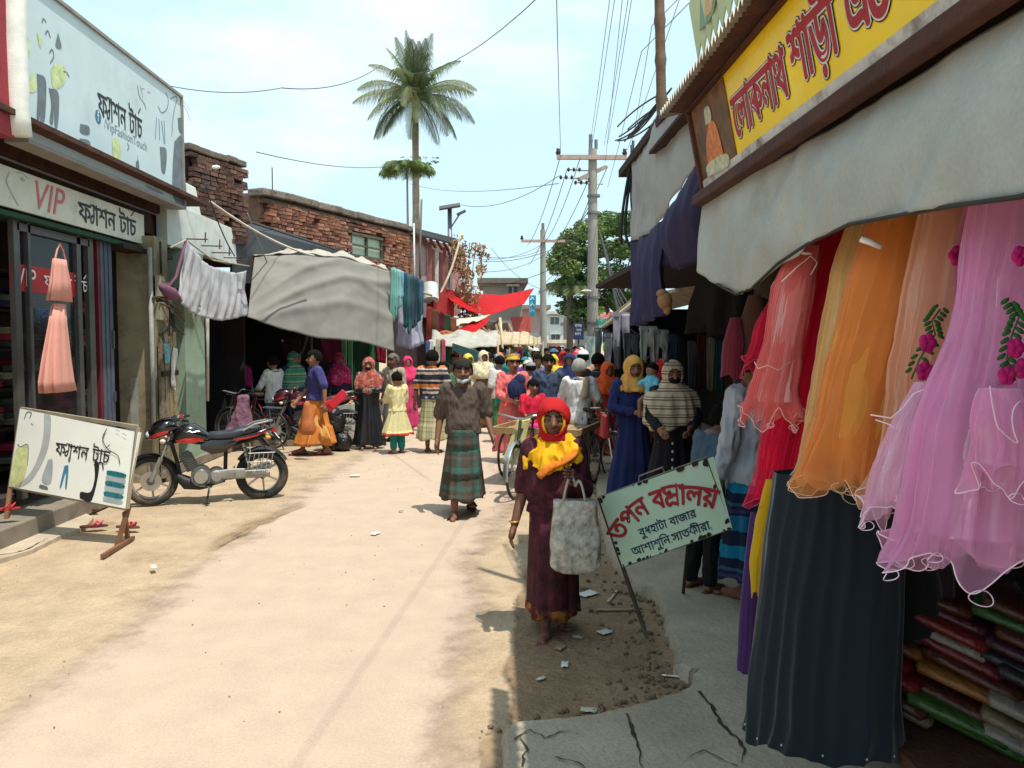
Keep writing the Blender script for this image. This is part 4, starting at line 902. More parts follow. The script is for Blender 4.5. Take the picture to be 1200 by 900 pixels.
# crimson scarf dress at the far end
r_, _ = dress('crimson_dress', 'crimson red net dress with curly hem behind the small salmon one', [(985, 262), (968, 340), (948, 440), (932, 520), (922, 588)], [60, 84, 78, 70, 76], 3.25, (250, 30, 84), (226, 80, 110), 6, seed=3, curl=5)
r_, _ = dress('crimson_dress', 'short red net panel hanging at the left of the salmon dress', [(925, 330), (908, 380), (898, 430)], [22, 46, 50], 3.45, (230, 30, 76), (220, 90, 120), 5, seed=31)
r_, _ = dress('salmon_dress', 'small salmon pink net dress with white curly edges at the left end', [(944, 288), (930, 335), (918, 400), (906, 455), (902, 490)], [30, 46, 44, 54, 66], 3.05, (252, 136, 132), (250, 220, 220), 6, seed=5, curl=5)
build(MB().tube([P(916, 330, 3.0), P(935, 312, 2.98), P(950, 300, 2.98), P(958, 308, 2.98), P(950, 322, 3)], .0022, 5).tube([P(938, 296, 2.96), P(951, 297, 2.96)], .006, 6), 'shoulder_trim', C(245, 235, 235), r_, smooth=True)
build(MB().tube([P(884, 424, 3.0), P(888, 432, 2.98), P(900, 428, 2.97), P(912, 434, 2.97), P(926, 424, 2.98)], .0022, 5), 'frill_edge', C(245, 215, 215), r_, smooth=True)
dress('peach_dress', 'pale golden peach net dress hanging left of the bright orange one', [(1034, 240), (1016, 320), (1002, 420), (988, 500), (980, 566)], [66, 74, 80, 84, 90], 2.75, (255, 218, 150), (252, 230, 190), 6, seed=7, curl=6)
r_, _ = dress('orange_dress', 'bright orange net dress with a pale lined panel in the middle of the row', [(1074, 232), (1056, 330), (1032, 430), (1016, 510), (1008, 572)], [96, 116, 128, 128, 128], 2.5, (255, 172, 96), (255, 224, 196), 7, seed=9, curl=5)
build(MB().tube([P(1008, 280, 2.38), P(1020, 284, 2.37), P(1032, 289, 2.37)], .01, 6), 'white_tag', C(240, 238, 235), r_, smooth=True)
def panelq(px, D, col, alpha, name, par, fold=.008):
    a, b, c_, d_ = px
    build(sheet([P(*a, D), P(*b, D)], [P(*c_, D), P(*d_, D)], 14, 14, fold, 2.4), name, M('organza_%d_%d_%d_%d' % (*col, int(alpha * 100)), lin(col), .75, var=.06, scale=4, bump=.25, bscale=300, transl=.3, alpha=alpha), par, smooth=True)
r_, _ = dress('embroidered_dress', 'peach net dress with magenta flower embroidery between orange and mauve dresses', [(1128, 236), (1114, 340), (1100, 430), (1092, 520), (1080, 580)], [84, 96, 100, 104, 108], 2.28, (255, 200, 168), (252, 224, 220), 6, seed=11, curl=4)
def flowers(par, pts, D, s=1.0):
    for k, (px, py) in enumerate(pts):
        mb = MB()
        for q in range(5):
            a = 2 * PI * q / 5 + k; c_ = P(px + math.cos(a) * 5.5 * s, py + math.sin(a) * 6 * s, D - .01); mb.ell(c_, (.0135 * s, .006, .015 * s), 7, 5)
        build(mb, 'embroidered_flower', C(188, 24, 110, .7, var=.3, scale=80), par, smooth=True)
def vine(par, pts, D):
    mb = MB(); q = [P(*p, D - .008) for p in pts]; mb.tube(q, .0025, 4)
    for i in range(len(pts) - 1):
        for k in range(3):
            x, y = pts[i][0] + (pts[i + 1][0] - pts[i][0]) * k / 3, pts[i][1] + (pts[i + 1][1] - pts[i][1]) * k / 3
            for sgn in (-1, 1):
                c_ = P(x + sgn * 6.5, y + 2 * sgn, D - .01); mb.ell(c_, (.012, .004, .0055), 6, 4, (0, .6 * sgn, 0))
    build(mb, 'embroidered_vine', C(44, 96, 40, .7), par, smooth=True)
vine(r_, [(1102, 362), (1092, 376), (1096, 392), (1078, 420), (1068, 444)], 2.1); flowers(r_, [(1087, 402), (1084, 435), (1122, 300)], 2.1)
dress('mauve_dress', 'dark mauve pink dress top at the upper right corner of the row', [(1180, 236), (1176, 300), (1180, 420)], [90, 96, 100], 2.15, (236, 150, 200), (240, 190, 215), 5, seed=12)
r_, _ = dress('pink_dress', 'large mauve pink net dress with piped curly hem hanging nearest the camera', [(1196, 228), (1180, 380), (1160, 500), (1148, 600), (1142, 660)], [96, 120, 146, 162, 172], 1.92, (252, 184, 228), (255, 224, 240), 7, seed=14, curl=7, hemw=.0018, ruffle=.034)
vine(r_, [(1184, 355), (1194, 372), (1186, 392), (1180, 420), (1190, 446)], 1.7); flowers(r_, [(1190, 408), (1180, 440), (1198, 432), (1196, 300)], 1.7, .9)
r_, _ = dress('pink_overskirt', 'short pale pink net frill with white edge in front of the embroidered dress', [(1094, 448), (1080, 500), (1066, 560), (1060, 604)], [40, 72, 80, 88], 2.05, (255, 206, 232), (255, 236, 246), 6, seed=17, curl=4)
build(MB().tube([P(1020, 486, 2.0), P(1044, 490, 1.98), P(1058, 478, 1.97), P(1070, 462, 1.97), P(1092, 452, 1.97), P(1106, 448, 1.97)], .0018, 5).tube([P(1026, 492, 2.0), P(1044, 498, 1.98), P(1052, 506, 1.98)], .0016, 5), 'frill_edge', C(248, 225, 240), r_, smooth=True)
r_, _ = dress('pink_sleeve', 'gathered pink net sleeve with looping white cord at the right edge', [(1176, 455), (1180, 500), (1186, 560)], [44, 80, 96], 1.75, (250, 180, 224), (252, 226, 240), 6, seed=19, curl=3)
build(MB().tube(bez(P(1160, 452, 1.66), P(1166, 500, 1.66), P(1172, 504, 1.66)) + bez(P(1172, 504, 1.66), P(1200, 530, 1.66), P(1190, 512, 1.66)) + bez(P(1190, 512, 1.66), P(1180, 480, 1.66), P(1196, 470, 1.66)), .0016, 5), 'cord', C(250, 225, 240), r_, smooth=True)
# solid garments below
def gown(name, label, spine, wid, D, col, seed, cat='gown', **k):
    return dress(name, label, spine, wid, D, col, k.pop('edge', None), k.pop('folds', 5), amp=k.pop('amp', .12), seed=seed, alpha=1, transl=k.pop('transl', .05), ruffle=k.pop('ruffle', .012), cat=cat, seg=26, nu=k.pop('nu', 90), **k)
r_, rg = gown('teal_gown', 'long dark teal gown hanging below the orange dresses to near the ground', [(980, 556), (978, 620), (972, 720), (966, 820), (962, 872)], [140, 158, 170, 176, 178], 2.78, (13, 29, 40), 21, folds=6, amp=.13, nu=180)
mb = MB()
for k in range(0, 180, 15): mb.ell(rg[-2][k], .004, 6, 5)
build(mb, 'bead_trim', C(200, 200, 195, .3), r_, kind='stuff')
gown('dark_gown', 'nearly black gown in the shade right of the dark teal gown', [(1040, 570), (1050, 640), (1056, 740)], [60, 80, 100], 2.9, (12, 14, 18), 24)
gown('purple_gown', 'narrow purple gown hanging between the yellow scarf and the dark teal gown', [(888, 600), (880, 700), (874, 786)], [18, 24, 22], 3.3, (68, 34, 96), 23, folds=3)
gown('yellow_scarf', 'plain yellow scarf hanging straight below the crimson dress', [(905, 562), (896, 610), (888, 660), (886, 696)], [14, 22, 20, 10], 3.2, (222, 178, 20), 25, cat='scarf', folds=3, transl=.2)
build(MB().beam((1.15, .9, 2.32), (1.15, 3.7, 2.32), .03), 'hanging_rail', m_darkbrown, label='dark timber rail carrying the row of net dresses under the canvas', cat='rail')
# shop table with piles of packed folded clothes
tb = thing('display_table', 'low dark timber table under the heap of packed clothes at lower right', 'table', (2.0, 2.4, .1))
build(MB().box((2.15, 2.55, .44), (1.5, 2.4, .05)), 'table_top', m_timber, tb)
for x, y in ((1.45, 1.45), (2.8, 1.45), (1.45, 3.65), (2.8, 3.65)): build(MB().box((x, y, .26), (.06, .06, .32)), 'leg', m_timber, tb)
pc = [(150, 20, 34), (176, 24, 40), (120, 24, 50), (190, 110, 40), (200, 190, 170), (60, 56, 66), (160, 70, 110), (70, 130, 50), (110, 50, 30), (180, 160, 120), (40, 44, 70), (170, 30, 30), (90, 30, 60), (206, 130, 50)]
R3 = random.Random(11)
names = {0: 'crimson', 1: 'red', 2: 'maroon', 3: 'orange', 4: 'white', 5: 'charcoal', 6: 'pink', 7: 'green', 8: 'brown', 9: 'cream', 10: 'navy', 11: 'scarlet', 12: 'plum', 13: 'amber'}
ppl = 0
def folded2(c_, ax, wid_, th, ln, col, label, group):
    mb = MB(); ax = V(ax).normalized(); s_ = ax.cross(V(0, 0, 1)).normalized(); u_ = s_.cross(ax); rg = []
    for t in (-.5, -.46, -.25, 0, .25, .46, .5):
        e = .7 if abs(t) == .5 else 1; wv = 1 + .12 * noise.noise(V(t * 3, ppl, 0)); rr_ = []
        for k in range(12):
            a = 2 * PI * k / 12; ca, sa = math.cos(a), math.sin(a)
            rr_.append(V(c_) + ax * (ln * t) + s_ * (wid_ / 2 * math.copysign(abs(ca) ** .45, ca) * e) + u_ * (th / 2 * math.copysign(abs(sa) ** .7, sa) * e * wv))
        rg.append(rr_)
    return build(mb.loft(rg), 'folded_garment', C(*[int(q * .62) for q in pc[col]], .5, var=.25, scale=14, coat=.25, bump=.8, bscale=34), label=label, cat='garment', group=group, smooth=True)
ax = V(.75, -.62, -.3)
ctr = 0
for row in range(10):
    for k in range(7):
        z = .60 + row * .045 + R3.uniform(-.012, .012) + .0 * k
        if k == 0 and row > 8: continue
        base = V(1.5 + .2 * k + R3.uniform(-.05, .05), 2.9 - .16 * k + .02 * row + R3.uniform(-.04, .04), z - .05 - .02 * k)
        c = R3.randrange(14); ppl += 1
        if row < 3 and k < 3: c = [9, 7, 4, 8, 7, 9, 0, 8, 4][row * 3 + k]
        folded2(base, ax + V(R3.uniform(-.1, .1), R3.uniform(-.1, .1), 0), .26, .048, .34, c, '%s plastic wrapped folded garment in the %s of the heap at lower right' % (names[c], ('bottom layer', 'low layers', 'low layers', 'middle layers', 'middle layers', 'middle layers', 'middle layers', 'upper layers', 'upper layers', 'upper layers', 'top layer')[row]), 'wrapped garments heaped on the shop table')
# things dimly seen in the shop: hung clothes behind
for k, (px, py, col, w_, nm) in enumerate(((862, 392, (120, 30, 50), 24, 'dull red'), (885, 366, (90, 50, 36), 30, 'rust brown'), (905, 300, (70, 60, 40), 30, 'olive'), (1090, 660, (40, 20, 30), 60, 'dark plum'), (1170, 700, (60, 16, 26), 70, 'dark wine'))):
    gown('hanging_garment', '%s garment hanging dimly inside the right hand shop' % nm, [(px, py - 20), (px - 2, py + 10), (px - 4, py + 50)], [w_ * .5, w_, w_ * 1.1], 4.6 if px < 1000 else 2.9, col, 40 + k, cat='garment', folds=4)
# ======================= FAR STREET, POLES, TREES =======================
m_bamboo = C(170, 150, 116, .75, var=.25, scale=10)
m_concpole = M('pole_concrete', lin((150, 146, 138)), .9, var=.12, scale=5, bump=.4, dirt=.3, dcol=lin((112, 106, 96)))
m_steel = M('galvanised_steel', lin((120, 122, 126)), .5, metal=.6)
m_ins = M('brown_insulator', lin((58, 40, 38)), .3, bump=0)
def utility(name, label, px, D, ztop, r, arms, base_y=470, paint=False):
    b = P(px, 440, D); b.z = 0
    t = thing(name, label, 'utility pole', tuple(b))
    tp = V(b.x - .04, b.y, ztop)
    build(MB().tube([b, lerp(b, tp, .5), tp], [r, r * .85, r * .66], 12), 'pole', m_concpole, t, smooth=True, auto=60)
    for a in arms:
        z, L_, off, ins = a
        build(MB().beam(V(tp.x - L_ * off, b.y - .12, z), V(tp.x + L_ * (1 - off), b.y - .12, z), .09, .1), 'cross_arm', C(176, 150, 140, .7, dirt=.2), t)
        for k in ins:
            x = tp.x - L_ * off + L_ * k
            build(MB().tube([(x, b.y - .12, z + .03), (x, b.y - .12, z + .1), (x, b.y - .12, z + .16), (x, b.y - .12, z + .2)], [.03, .065, .04, .05], 8), 'insulator', m_ins, t, smooth=True)
    return t, tp
up1, T1 = utility('utility_pole', 'tall concrete utility pole with crossed arms right of the crowd, nearer of the two', 695, 19, 6.42, .15, [(6.2, 1.65, .52, (.02, .97)),])
build(MB().beam(T1 + V(-.35, -.2, -.75), T1 + V(.35, .3, -.35), .09), 'brace_arm', C(150, 140, 130), up1)
for dx, dz in ((-.62, -.5), (-.8, -.68), (-.45, -.8)):
    build(MB().tube([T1 + V(dx, -.1, dz), T1 + V(dx + .7, 0, dz - .02)], .014, 5), 'insulator_rod', m_steel, up1)
    for k in range(3):
        c_ = T1 + V(dx + .04 + .13 * k, -.1, dz); build(MB().tube([c_ + V(-.03, 0, 0), c_ + V(0, 0, 0), c_ + V(.03, 0, 0)], [.03, .06, .03], 7), 'insulator', m_ins, up1, smooth=True)
build(MB().tube([T1 + V(-.05, 0, 0), T1 + V(-.05, 0, .34)], .045, 7).tube([T1 + V(.08, 0, 0), T1 + V(.08, 0, .22)], .04, 7), 'top_fitting', m_steel, up1)
for z in (5.3, 4.9, 2.9, 2.3): build(MB().tube([(T1.x + .03, T1.y, z), (T1.x + .03, T1.y, z + .05)], .158, 12), 'steel_band', m_steel, up1)
pb = build(MB().tube([(T1.x + .04, 19, .9), (T1.x + .04, 19, 2.0)], .166, 14, caps=False), 'pasted_posters', C(186, 206, 200, .7, var=.3, scale=9), up1, smooth=True)
up2, T2 = utility('utility_pole', 'slimmer concrete utility pole standing farther down the street left of the big tree', 637, 31, 6.2, .15, [(5.75, 1.7, .5, (.02, .97))])
build(MB().tube([T2 + V(0, 0, 0), T2 + V(0, 0, .25)], .06, 7), 'top_fitting', m_steel, up2)
lamp_ = build(MB().ell(P(687, 341, 18.8), (.13, .08, .035)), 'street_light_head', C(210, 206, 190), up1, smooth=True)
# wires
def W3(p0, D0, p1, D1, sag=.2, r=.008, lab=None, **k): return wire(P(*p0, D0), P(*p1, D1), sag, r, lab=lab, **k)
W3((200, 101), 11.2, (330, 103), 13, .08, .006, 'thin grey wire leaving the billboard toward the palm tree', grp=None)
W3((330, 103), 13, (447, 76), 20, .2, .008, 'grey wire running just past the palm crown', grp=None)
W3((447, 76), 20, (640, -12), 9, .5, .006, 'wire climbing from the palm crown to the top of the picture', grp=None)
W3((652, -10), 10, (657, 178), 19, .1, .006, 'single wire running overhead to the left end of the cross arm', grp=None)
over = 'wires running overhead to the nearer pole'
wire((.16, -2, 6.0), T1 + V(.3, 0, -.3), .1, .0042, lab='heavier wire passing right overhead to the cross arm', grp=None)
for a, b in (((722, -12), (694, 168)), ((716, -12), (692, 166)), ((742, -12), (712, 168)), ((738, -12), (708, 170)), ((800, -12), (735, 176)), ((764, 30), (738, 182)), ((752, 60), (712, 220))):
    a_, b_ = P(*a, 10), P(*b, 19); build(MB().tube([b_, lerp(b_, a_, .5) + V(0, 0, -.05), a_, V(3.6, .5, 5.6)], .0045, 5), 'overhead_wire', m_ink, smooth=True, cat='wire', group=over, label='one of the wires running overhead to the nearer pole') if True else wire(a_, b_, .1, .0042, lab='one of the wires running overhead to the nearer pole', grp=over)
oth = 'wires between the two poles'
for a, b in (((657, 182), (618, 288)), ((680, 185), (637, 285)), ((690, 210), (636, 300)), ((712, 195), (655, 290)), ((664, 200), (620, 310)), ((690, 235), (640, 330)), ((688, 250), (640, 280)), ((686, 265), (630, 345))):
    W3(a, 18.8, b, 31, .3, .009, 'one of the wires slung between the two utility poles', grp=oth)
sid = 'wires crossing from the left roofs to the far pole'
for a, D0, b, D1 in (((535, 292), 25, (637, 292), 31), ((540, 300), 25, (636, 286), 31), ((548, 335), 26, (690, 292), 19), ((540, 315), 26, (636, 300), 31), ((490, 186), 30, (300, 178), 14), ((540, 240), 26, (655, 206), 19), ((480, 215), 45, (655, 215), 19), ((555, 305), 26, (700, 268), 19), ((575, 290), 30, (640, 340), 31)):
    W3(a, D0, b, D1, .3, .008, 'one of the wires crossing from the left roofs to the poles', grp=sid)
for k in range(7):
    a = P(700 + 2 * k, 262 + 6 * k, 18.9); b = P(748 + 3 * k, 368 + 7 * k, 14.5)
    wire(a, b, .35 + .12 * k, .012, lab='cable drooping from the nearer pole to the roof behind the tree', grp='cables drooping right of the nearer pole')
wire(P(290, 250, 13.4), P(318, 320, 15), .0, .012, lab='pale rope from the brick tower down to the grey tarp', mat=C(150, 140, 126), grp=None)
wire(P(246, 236, 12), P(368, 300, 14.4), .1, .02, lab='pale rope tied from the parapet to the middle of the grey tarp', mat=C(190, 180, 165), grp=None)
wire(P(240, 215, 11.6), P(275, 300, 12.6), .1, .01, lab='thin cable draped down the white fascia', grp=None)
# ---- palm
def frond(par, base, dirv, L_, droop, mat, up0=.5, wid=.55, n=34, seed=0):
    rr = random.Random(seed); d = V(dirv).normalized(); side = d.cross(V(0, 0, 1)); side = side.normalized() if side.length > .05 else V(1, 0, 0)
    pts = []; p = V(base); dd = d.copy()
    for i in range(n + 1):
        pts.append(p.copy()); p = p + dd * (L_ / n); dd = (dd + V(0, 0, -droop / n * (.4 + 1.3 * i / n))).normalized()
    mb = MB(); mb.tube(pts[::2], [.05 * (1 - .85 * k / (n // 2)) for k in range(len(pts[::2]))], 5)
    for i in range(3, n + 1):
        t = i / n; l = L_ * .25 * math.sin(PI * min(1, .16 + .84 * t) ** .9) * rr.uniform(.8, 1.15) + .15
        tang = (pts[i] - pts[i - 1]).normalized(); up_ = side.cross(tang)
        for sgn in (-1, 1):
            for sub in (0, .5):
                q = lerp(pts[i - 1], pts[i], sub); w_ = .016
                e1 = q + side * sgn * l * .5 + tang * l * .35 + V(0, 0, -.12 * l); e2 = q + side * sgn * l * (.75 + .1 * rr.random()) + tang * l * .55 + V(0, 0, -l * (.6 + .3 * rr.random()))
                mb.add([q - tang * w_, q + tang * w_, e1 + tang * w_ + up_ * .01, e1 - tang * w_, e2], [(0, 1, 2, 3), (3, 2, 4)])
    return build(mb, 'frond', mat, par)
pD = 45; cb_ = P(487, 112, pD); bs = P(483, 400, pD); bs.z = 0
pt = thing('coconut_palm', 'tall coconut palm rising behind the brick house', 'palm tree', (bs.x, bs.y, 0))
build(MB().tube([lerp(bs, cb_, t) + V(.25 * math.sin(t * 3), 0, 0) * (1 - t) for t in [i / 20 for i in range(21)]], [.24 - .07 * i / 20 + .012 * (i % 2) for i in range(21)], 10), 'trunk', C(134, 122, 108, .9, var=.3, scale=4, bump=.6), pt, smooth=True)
mp1 = M('palm_leaf_sage', lin((112, 122, 80)), .6, var=.3, scale=2, bump=0, transl=.25); mp2 = M('palm_leaf_dark', lin((78, 90, 60)), .55, var=.35, scale=2, bump=0, transl=.15); mp3 = M('palm_leaf_green', lin((100, 120, 64)), .6, var=.3, scale=2, bump=0, transl=.3)
fr_ = [((-.1, .1, 1), 3.0, .5, mp3), ((.25, -.2, 1), 3.0, .6, mp3), ((-.4, .1, 1), 2.9, .9, mp3), ((.4, .4, .95), 2.8, 1, mp3), ((0, -.5, 1), 2.7, .8, mp2), ((.05, .1, 1), 2.8, .3, mp2), ((-.25, -.3, 1), 2.8, .7, mp3),
       ((-1, .1, .75), 3.2, 1.5, mp1), ((-1, -.3, .25), 3.3, 1.2, mp1), ((1, .2, .8), 3.4, 1.5, mp1), ((1, -.3, .42), 3.2, 1.2, mp1), ((1, .3, .25), 3.5, 1.7, mp2), ((.9, -.5, .0), 3.2, 1.6, mp2),
       ((-.8, .4, -.1), 3.2, 1.9, mp2), ((-.5, -.7, .3), 3.0, 2.2, mp1), ((.5, .7, .1), 3.2, 2.0, mp2), ((.45, -.6, .05), 3.2, 2.2, mp2), ((-.15, -1, .3), 3.1, 2.4, mp1), ((.1, -.8, -.1), 3.0, 2.2, mp1), ((.7, -.2, -.3), 3.2, 1.6, mp2), ((-.6, -.2, -.25), 3.2, 1.7, mp2), ((-.7, .1, 1), 3.0, 1.3, mp1), ((.7, .1, 1.1), 3.0, 1.2, mp3), ((-.3, -.9, .8), 2.8, 1.6, mp1), ((.35, -.9, .7), 2.8, 1.7, mp2), ((-.95, -.5, -.05), 3.0, 1.5, mp1), ((.2, -.3, 1), 2.7, .5, mp2), ((-.12, -.1, 1), 3.1, .4, mp2), ((-.75, -.4, -.6), 2.8, 1.2, mp2), ((.5, -.3, -.7), 2.9, 1.2, mp2), ((-.1, -.4, -.8), 2.5, 1.0, mp1)]
for i, (d, l, dr, m_) in enumerate(fr_): frond(pt, cb_, d, l * 1.12, dr * .95, m_, seed=i)
build(MB().ell(cb_ + V(-.2, -.3, -.2), .22).ell(cb_ + V(.2, -.35, -.3), .2).ell(cb_ + V(0, -.3, -.45), .2).ell(cb_ + V(.35, -.1, -.15), .18), 'coconuts', C(150, 124, 70), pt, kind='stuff')
# small papaya-like crown in front of the palm
pp_ = thing('papaya_tree', 'small umbrella crowned tree with a thin stem in front of the palm trunk', 'tree', tuple(P(478, 400, 30) * V(1, 1, 0).length / V(1, 1, 0).length))
q0 = P(478, 275, 30); q1 = P(477, 196, 30)
pp_.location = (q0.x, q0.y, 0); ROOTM[pp_.name] = Matrix.Translation((q0.x, q0.y, 0))
build(MB().tube([V(q0.x, q0.y, 0), q0, q1], [.07, .05, .035], 6), 'trunk', C(150, 140, 126), pp_, smooth=True)
def leafcloud(centers, n, size, seed, up=.4):
    rr = random.Random(seed); mb = MB()
    for c_, r_ in centers:
        for k in range(int(n)):
            while True:
                d = V(rr.uniform(-1, 1), rr.uniform(-1, 1), rr.uniform(-1, 1))
                if .05 < d.length < 1: break
            d = d.normalized() * (d.length ** .45); p = V(c_) + V(d.x * r_[0], d.y * r_[1], d.z * r_[2])
            s = size * rr.uniform(.6, 1.3); a = V(rr.gauss(0, 1), rr.gauss(0, 1), rr.gauss(0, up)).normalized(); b = a.cross(V(rr.gauss(0, 1), rr.gauss(0, 1), rr.gauss(0, 1))).normalized()
            mb.add([p - a * s, p + b * s * .42, p + a * s, p - b * s * .42], [(0, 1, 2, 3)])
    return mb
build(leafcloud([(q1 + V(R.uniform(-.85, .85), R.uniform(-.8, .8), R.uniform(-.15, .3)), (.38, .38, .2)) for _ in range(6)], 16, .11, 3), 'crown', mp3, pp_)
for k in range(16): frond(pp_, q1, (math.cos(k * 1.1), math.sin(k * 1.1), .5 - .05 * (k % 5)), 1.15, 1.7, mp3, n=16, seed=90 + k)
mb = MB()
for k in range(12): a = k * .52; mb.tube(bez(q1, q1 + V(math.cos(a) * .6, math.sin(a) * .6, .3), q1 + V(math.cos(a) * 1.0, math.sin(a) * 1.0, -.05)), .012, 4)
build(mb, 'stalks', C(120, 130, 80), pp_)
# ---- big tree right
bt_ = P(704, 400, 34); tree = thing('leafy_tree', 'broad dense green tree standing behind the nearer utility pole', 'tree', (bt_.x + .6, 34, 0))
trk = MB(); bx = bt_.x + .6; trk.tube([(bx, 34, 0), (bx + .1, 34, 1.6), (bx - .1, 34, 3.0), (bx + .2, 34, 4.2)], [.32, .26, .22, .12], 9)
for k in range(9):
    a = k * .7; e = V(bx + math.cos(a) * 2.0, 34 + math.sin(a) * 1.6, 3.4 + 2.2 * ((k * 37 % 10) / 10)); trk.tube(bez((bx, 34, 2.4 + .15 * k), (bx + math.cos(a), 34 + math.sin(a), 3.6), e), [.12 - .01 * i for i in range(11)], 6)
build(trk, 'trunk', C(96, 84, 70, .95, var=.3, scale=6), tree, smooth=True)
mL = [M('leaf_a', lin((92, 116, 58)), .55, var=.3, scale=1.2, bump=0, transl=.25), M('leaf_b', lin((74, 98, 48)), .55, var=.3, scale=1.2, bump=0, transl=.2), M('leaf_c', lin((118, 138, 72)), .55, var=.3, scale=1.2, bump=0, transl=.25)]
cen = [[], [], []]
RT = random.Random(21)
outline = [(662, 292), (672, 280), (690, 268), (706, 262), (722, 266), (738, 262), (752, 268), (654, 310), (668, 318), (684, 300), (704, 290), (724, 292), (744, 296), (764, 300), (666, 340), (684, 330), (702, 322), (722, 322), (744, 330), (672, 358), (690, 355), (708, 350), (726, 352), (746, 356), (684, 372), (704, 374), (724, 374)]
for i, (x, y) in enumerate(outline):
    for q in range(3):
        D = 34 + RT.uniform(-1.7, 1.5); c_ = P(x + RT.uniform(-5, 5), y + RT.uniform(-5, 5), D); cen[RT.choice((0, 0, 1, 1, 2))].append((c_, (RT.uniform(.42, .7), RT.uniform(.4, .6), RT.uniform(.3, .5))))
for k in range(3): build(leafcloud(cen[k], 330, .1, 30 + k), 'crown', mL[k], tree)
ft = thing('date_palm', 'drooping grey green palm fronds low at the left edge of the big tree', 'palm tree', tuple(P(664, 380, 33.0)))
for k in range(11): frond(ft, P(668, 338, 33.2), (math.cos(k * .62), math.sin(k * .62) - .4, .55), 1.5, 2.0, mp1, seed=60 + k, n=16)
q = P(668, 338, 33.2); build(MB().tube([V(q.x, q.y, 0), q], .14, 8), 'trunk', C(110, 100, 90), ft, smooth=True)
# ---- dried creeper hanging from the eave
cr_ = thing('dry_creeper', 'dry brown creeper tumbling from the eave above the red awning', 'plant', tuple(P(545, 330, 24)))
mdr = [C(176, 146, 110, .9, var=.35, scale=8, transl=.2), C(140, 108, 76, .9, var=.35, scale=8, transl=.2)]
for v in range(2):
    cs = []
    for k in range(30):
        t = RT.random(); x = 536 + 16 * t + RT.gauss(0, 6 if t > .15 else 10); y = 282 + 92 * t
        cs.append((P(x, y, 24 + RT.uniform(-.5, .5)), (.12, .12, .24)))
    for k in range(4): cs.append((P(558 + RT.uniform(0, 16), 286 + RT.uniform(0, 40), 25), (.2, .2, .13)))
    build(leafcloud(cs, 24, .07, 70 + v, up=1.6), 'dry_leaves', mdr[v], cr_)
mb = MB()
for k in range(7): x = 538 + 4 * k; mb.tube(bez(P(x, 284, 24), P(x + RT.uniform(-10, 10), 320, 24), P(x + RT.uniform(-12, 2), 350 + RT.uniform(0, 24), 24)), .011, 4)
build(mb, 'stem', mdr[1], cr_)
build(MB().tube(bez(P(500, 368, 23), P(530, 330, 23), P(541, 270, 24)), .035, 6), 'bare_branch', C(190, 176, 150), label='long pale bare branch leaning up beside the creeper', cat='branch', smooth=True)
build(MB().tube([P(493, 350, 21), P(492, 300, 21), P(494, 234, 21.4)], .03, 6), 'bare_branch', C(100, 90, 80), label='thin crooked bare branch standing against the plaster wall', cat='branch', smooth=True)
build(MB().tube([P(486, 345, 20.6), P(485, 262, 21)], .025, 6), 'thin_pole', C(190, 190, 184), label='thin pale pole at the corner of the brick wall', cat='pole', smooth=True)
# solar street lamp
sl = thing('solar_street_lamp', 'solar street lamp with a flat panel above the creeper', 'street lamp', tuple(P(527, 400, 25)))
sl.location.z = 0; ROOTM[sl.name] = Matrix.Translation(sl.location)
a = P(527, 244, 25); build(MB().tube([V(a.x, a.y, 0), a], .07, 8), 'pole', m_steel, sl, smooth=True)
build(MB().box(a + V(.0, 0, .05), (.66, .5, .05), (.35, -.16, 0)), 'solar_panel', C(70, 56, 56, .4), sl)
build(MB().tube([a + V(0, 0, -.65), a + V(.3, 0, -.2)], .025, 6), 'lamp_arm', m_steel, sl)
build(MB().box(a + V(.36, 0, -.14), (.3, .14, .07), (0, -.45, 0)), 'lamp_head', C(90, 90, 96), sl)
# ---- big grey tarp over the dark shop, left middle
m_tarp = M('grey_beige_tarp', lin((134, 130, 122)), .85, grain=.1, var=.12, scale=2, bump=.3, bscale=90, transl=.12, dirt=.2, dcol=lin((120, 112, 98)))
A1, A2, A3, A4 = P(298, 302, 14.7), P(345, 299, 15.1), P(405, 304, 16.2), P(456, 318, 17.2)
B1, B2, B3, B4, B5 = P(290, 372, 13.6), P(325, 384, 13.9), P(372, 396, 14.6), P(420, 400, 15.4), P(462, 412, 16.4)
tarp = MB()
def tfn(u, v):
    def ev(pl, u):
        k = u * (len(pl) - 1); i = min(int(k), len(pl) - 2); return lerp(V(pl[i]), V(pl[i + 1]), k - i)
    p = lerp(ev([A1, A2, A3, A4], u), ev([B1, B2, B3, B4, B5], u), v)
    # long diagonal drag folds that fan from the lower left corner to the upper right
    s = 0
    for (u0, v0, k, w_, am) in ((.0, .95, .75, .05, .16), (.0, 1.05, .45, .06, .12), (.0, .75, .95, .045, .1), (.05, .5, .5, .05, .07), (.55, .2, -.8, .05, .09), (.3, .1, .7, .04, .06), (.8, 1.1, .9, .05, .08)):
        dv = (v - (v0 - k * (u - u0) - .18 * math.sin((u - u0) * 3)) + .05 * noise.noise(V(u * 4, v0 * 9, 0))) / w_
        s += am * math.exp(-dv * dv) * math.copysign(1, am) * min(1, abs(u - u0) * 3 + .2)
    n_ = V(.35, -1, .35).normalized(); bulge = .2 * math.sin(PI * v) * math.sin(PI * u)
    return p + n_ * (bulge * .7 + s * .42 + .03 * math.sin(u * 34 + v * 6) * max(0, v - .5) * (u > .6) + .03 * noise.noise(V(u * 3 + v * 2, v * 1.5, 2)) + .022 * noise.noise(V(u * 9 + v * 5, v * 3 - u * 4, 4)) + .008 * noise.noise(p * 7))
tarp.grid(tfn, 90, 44)
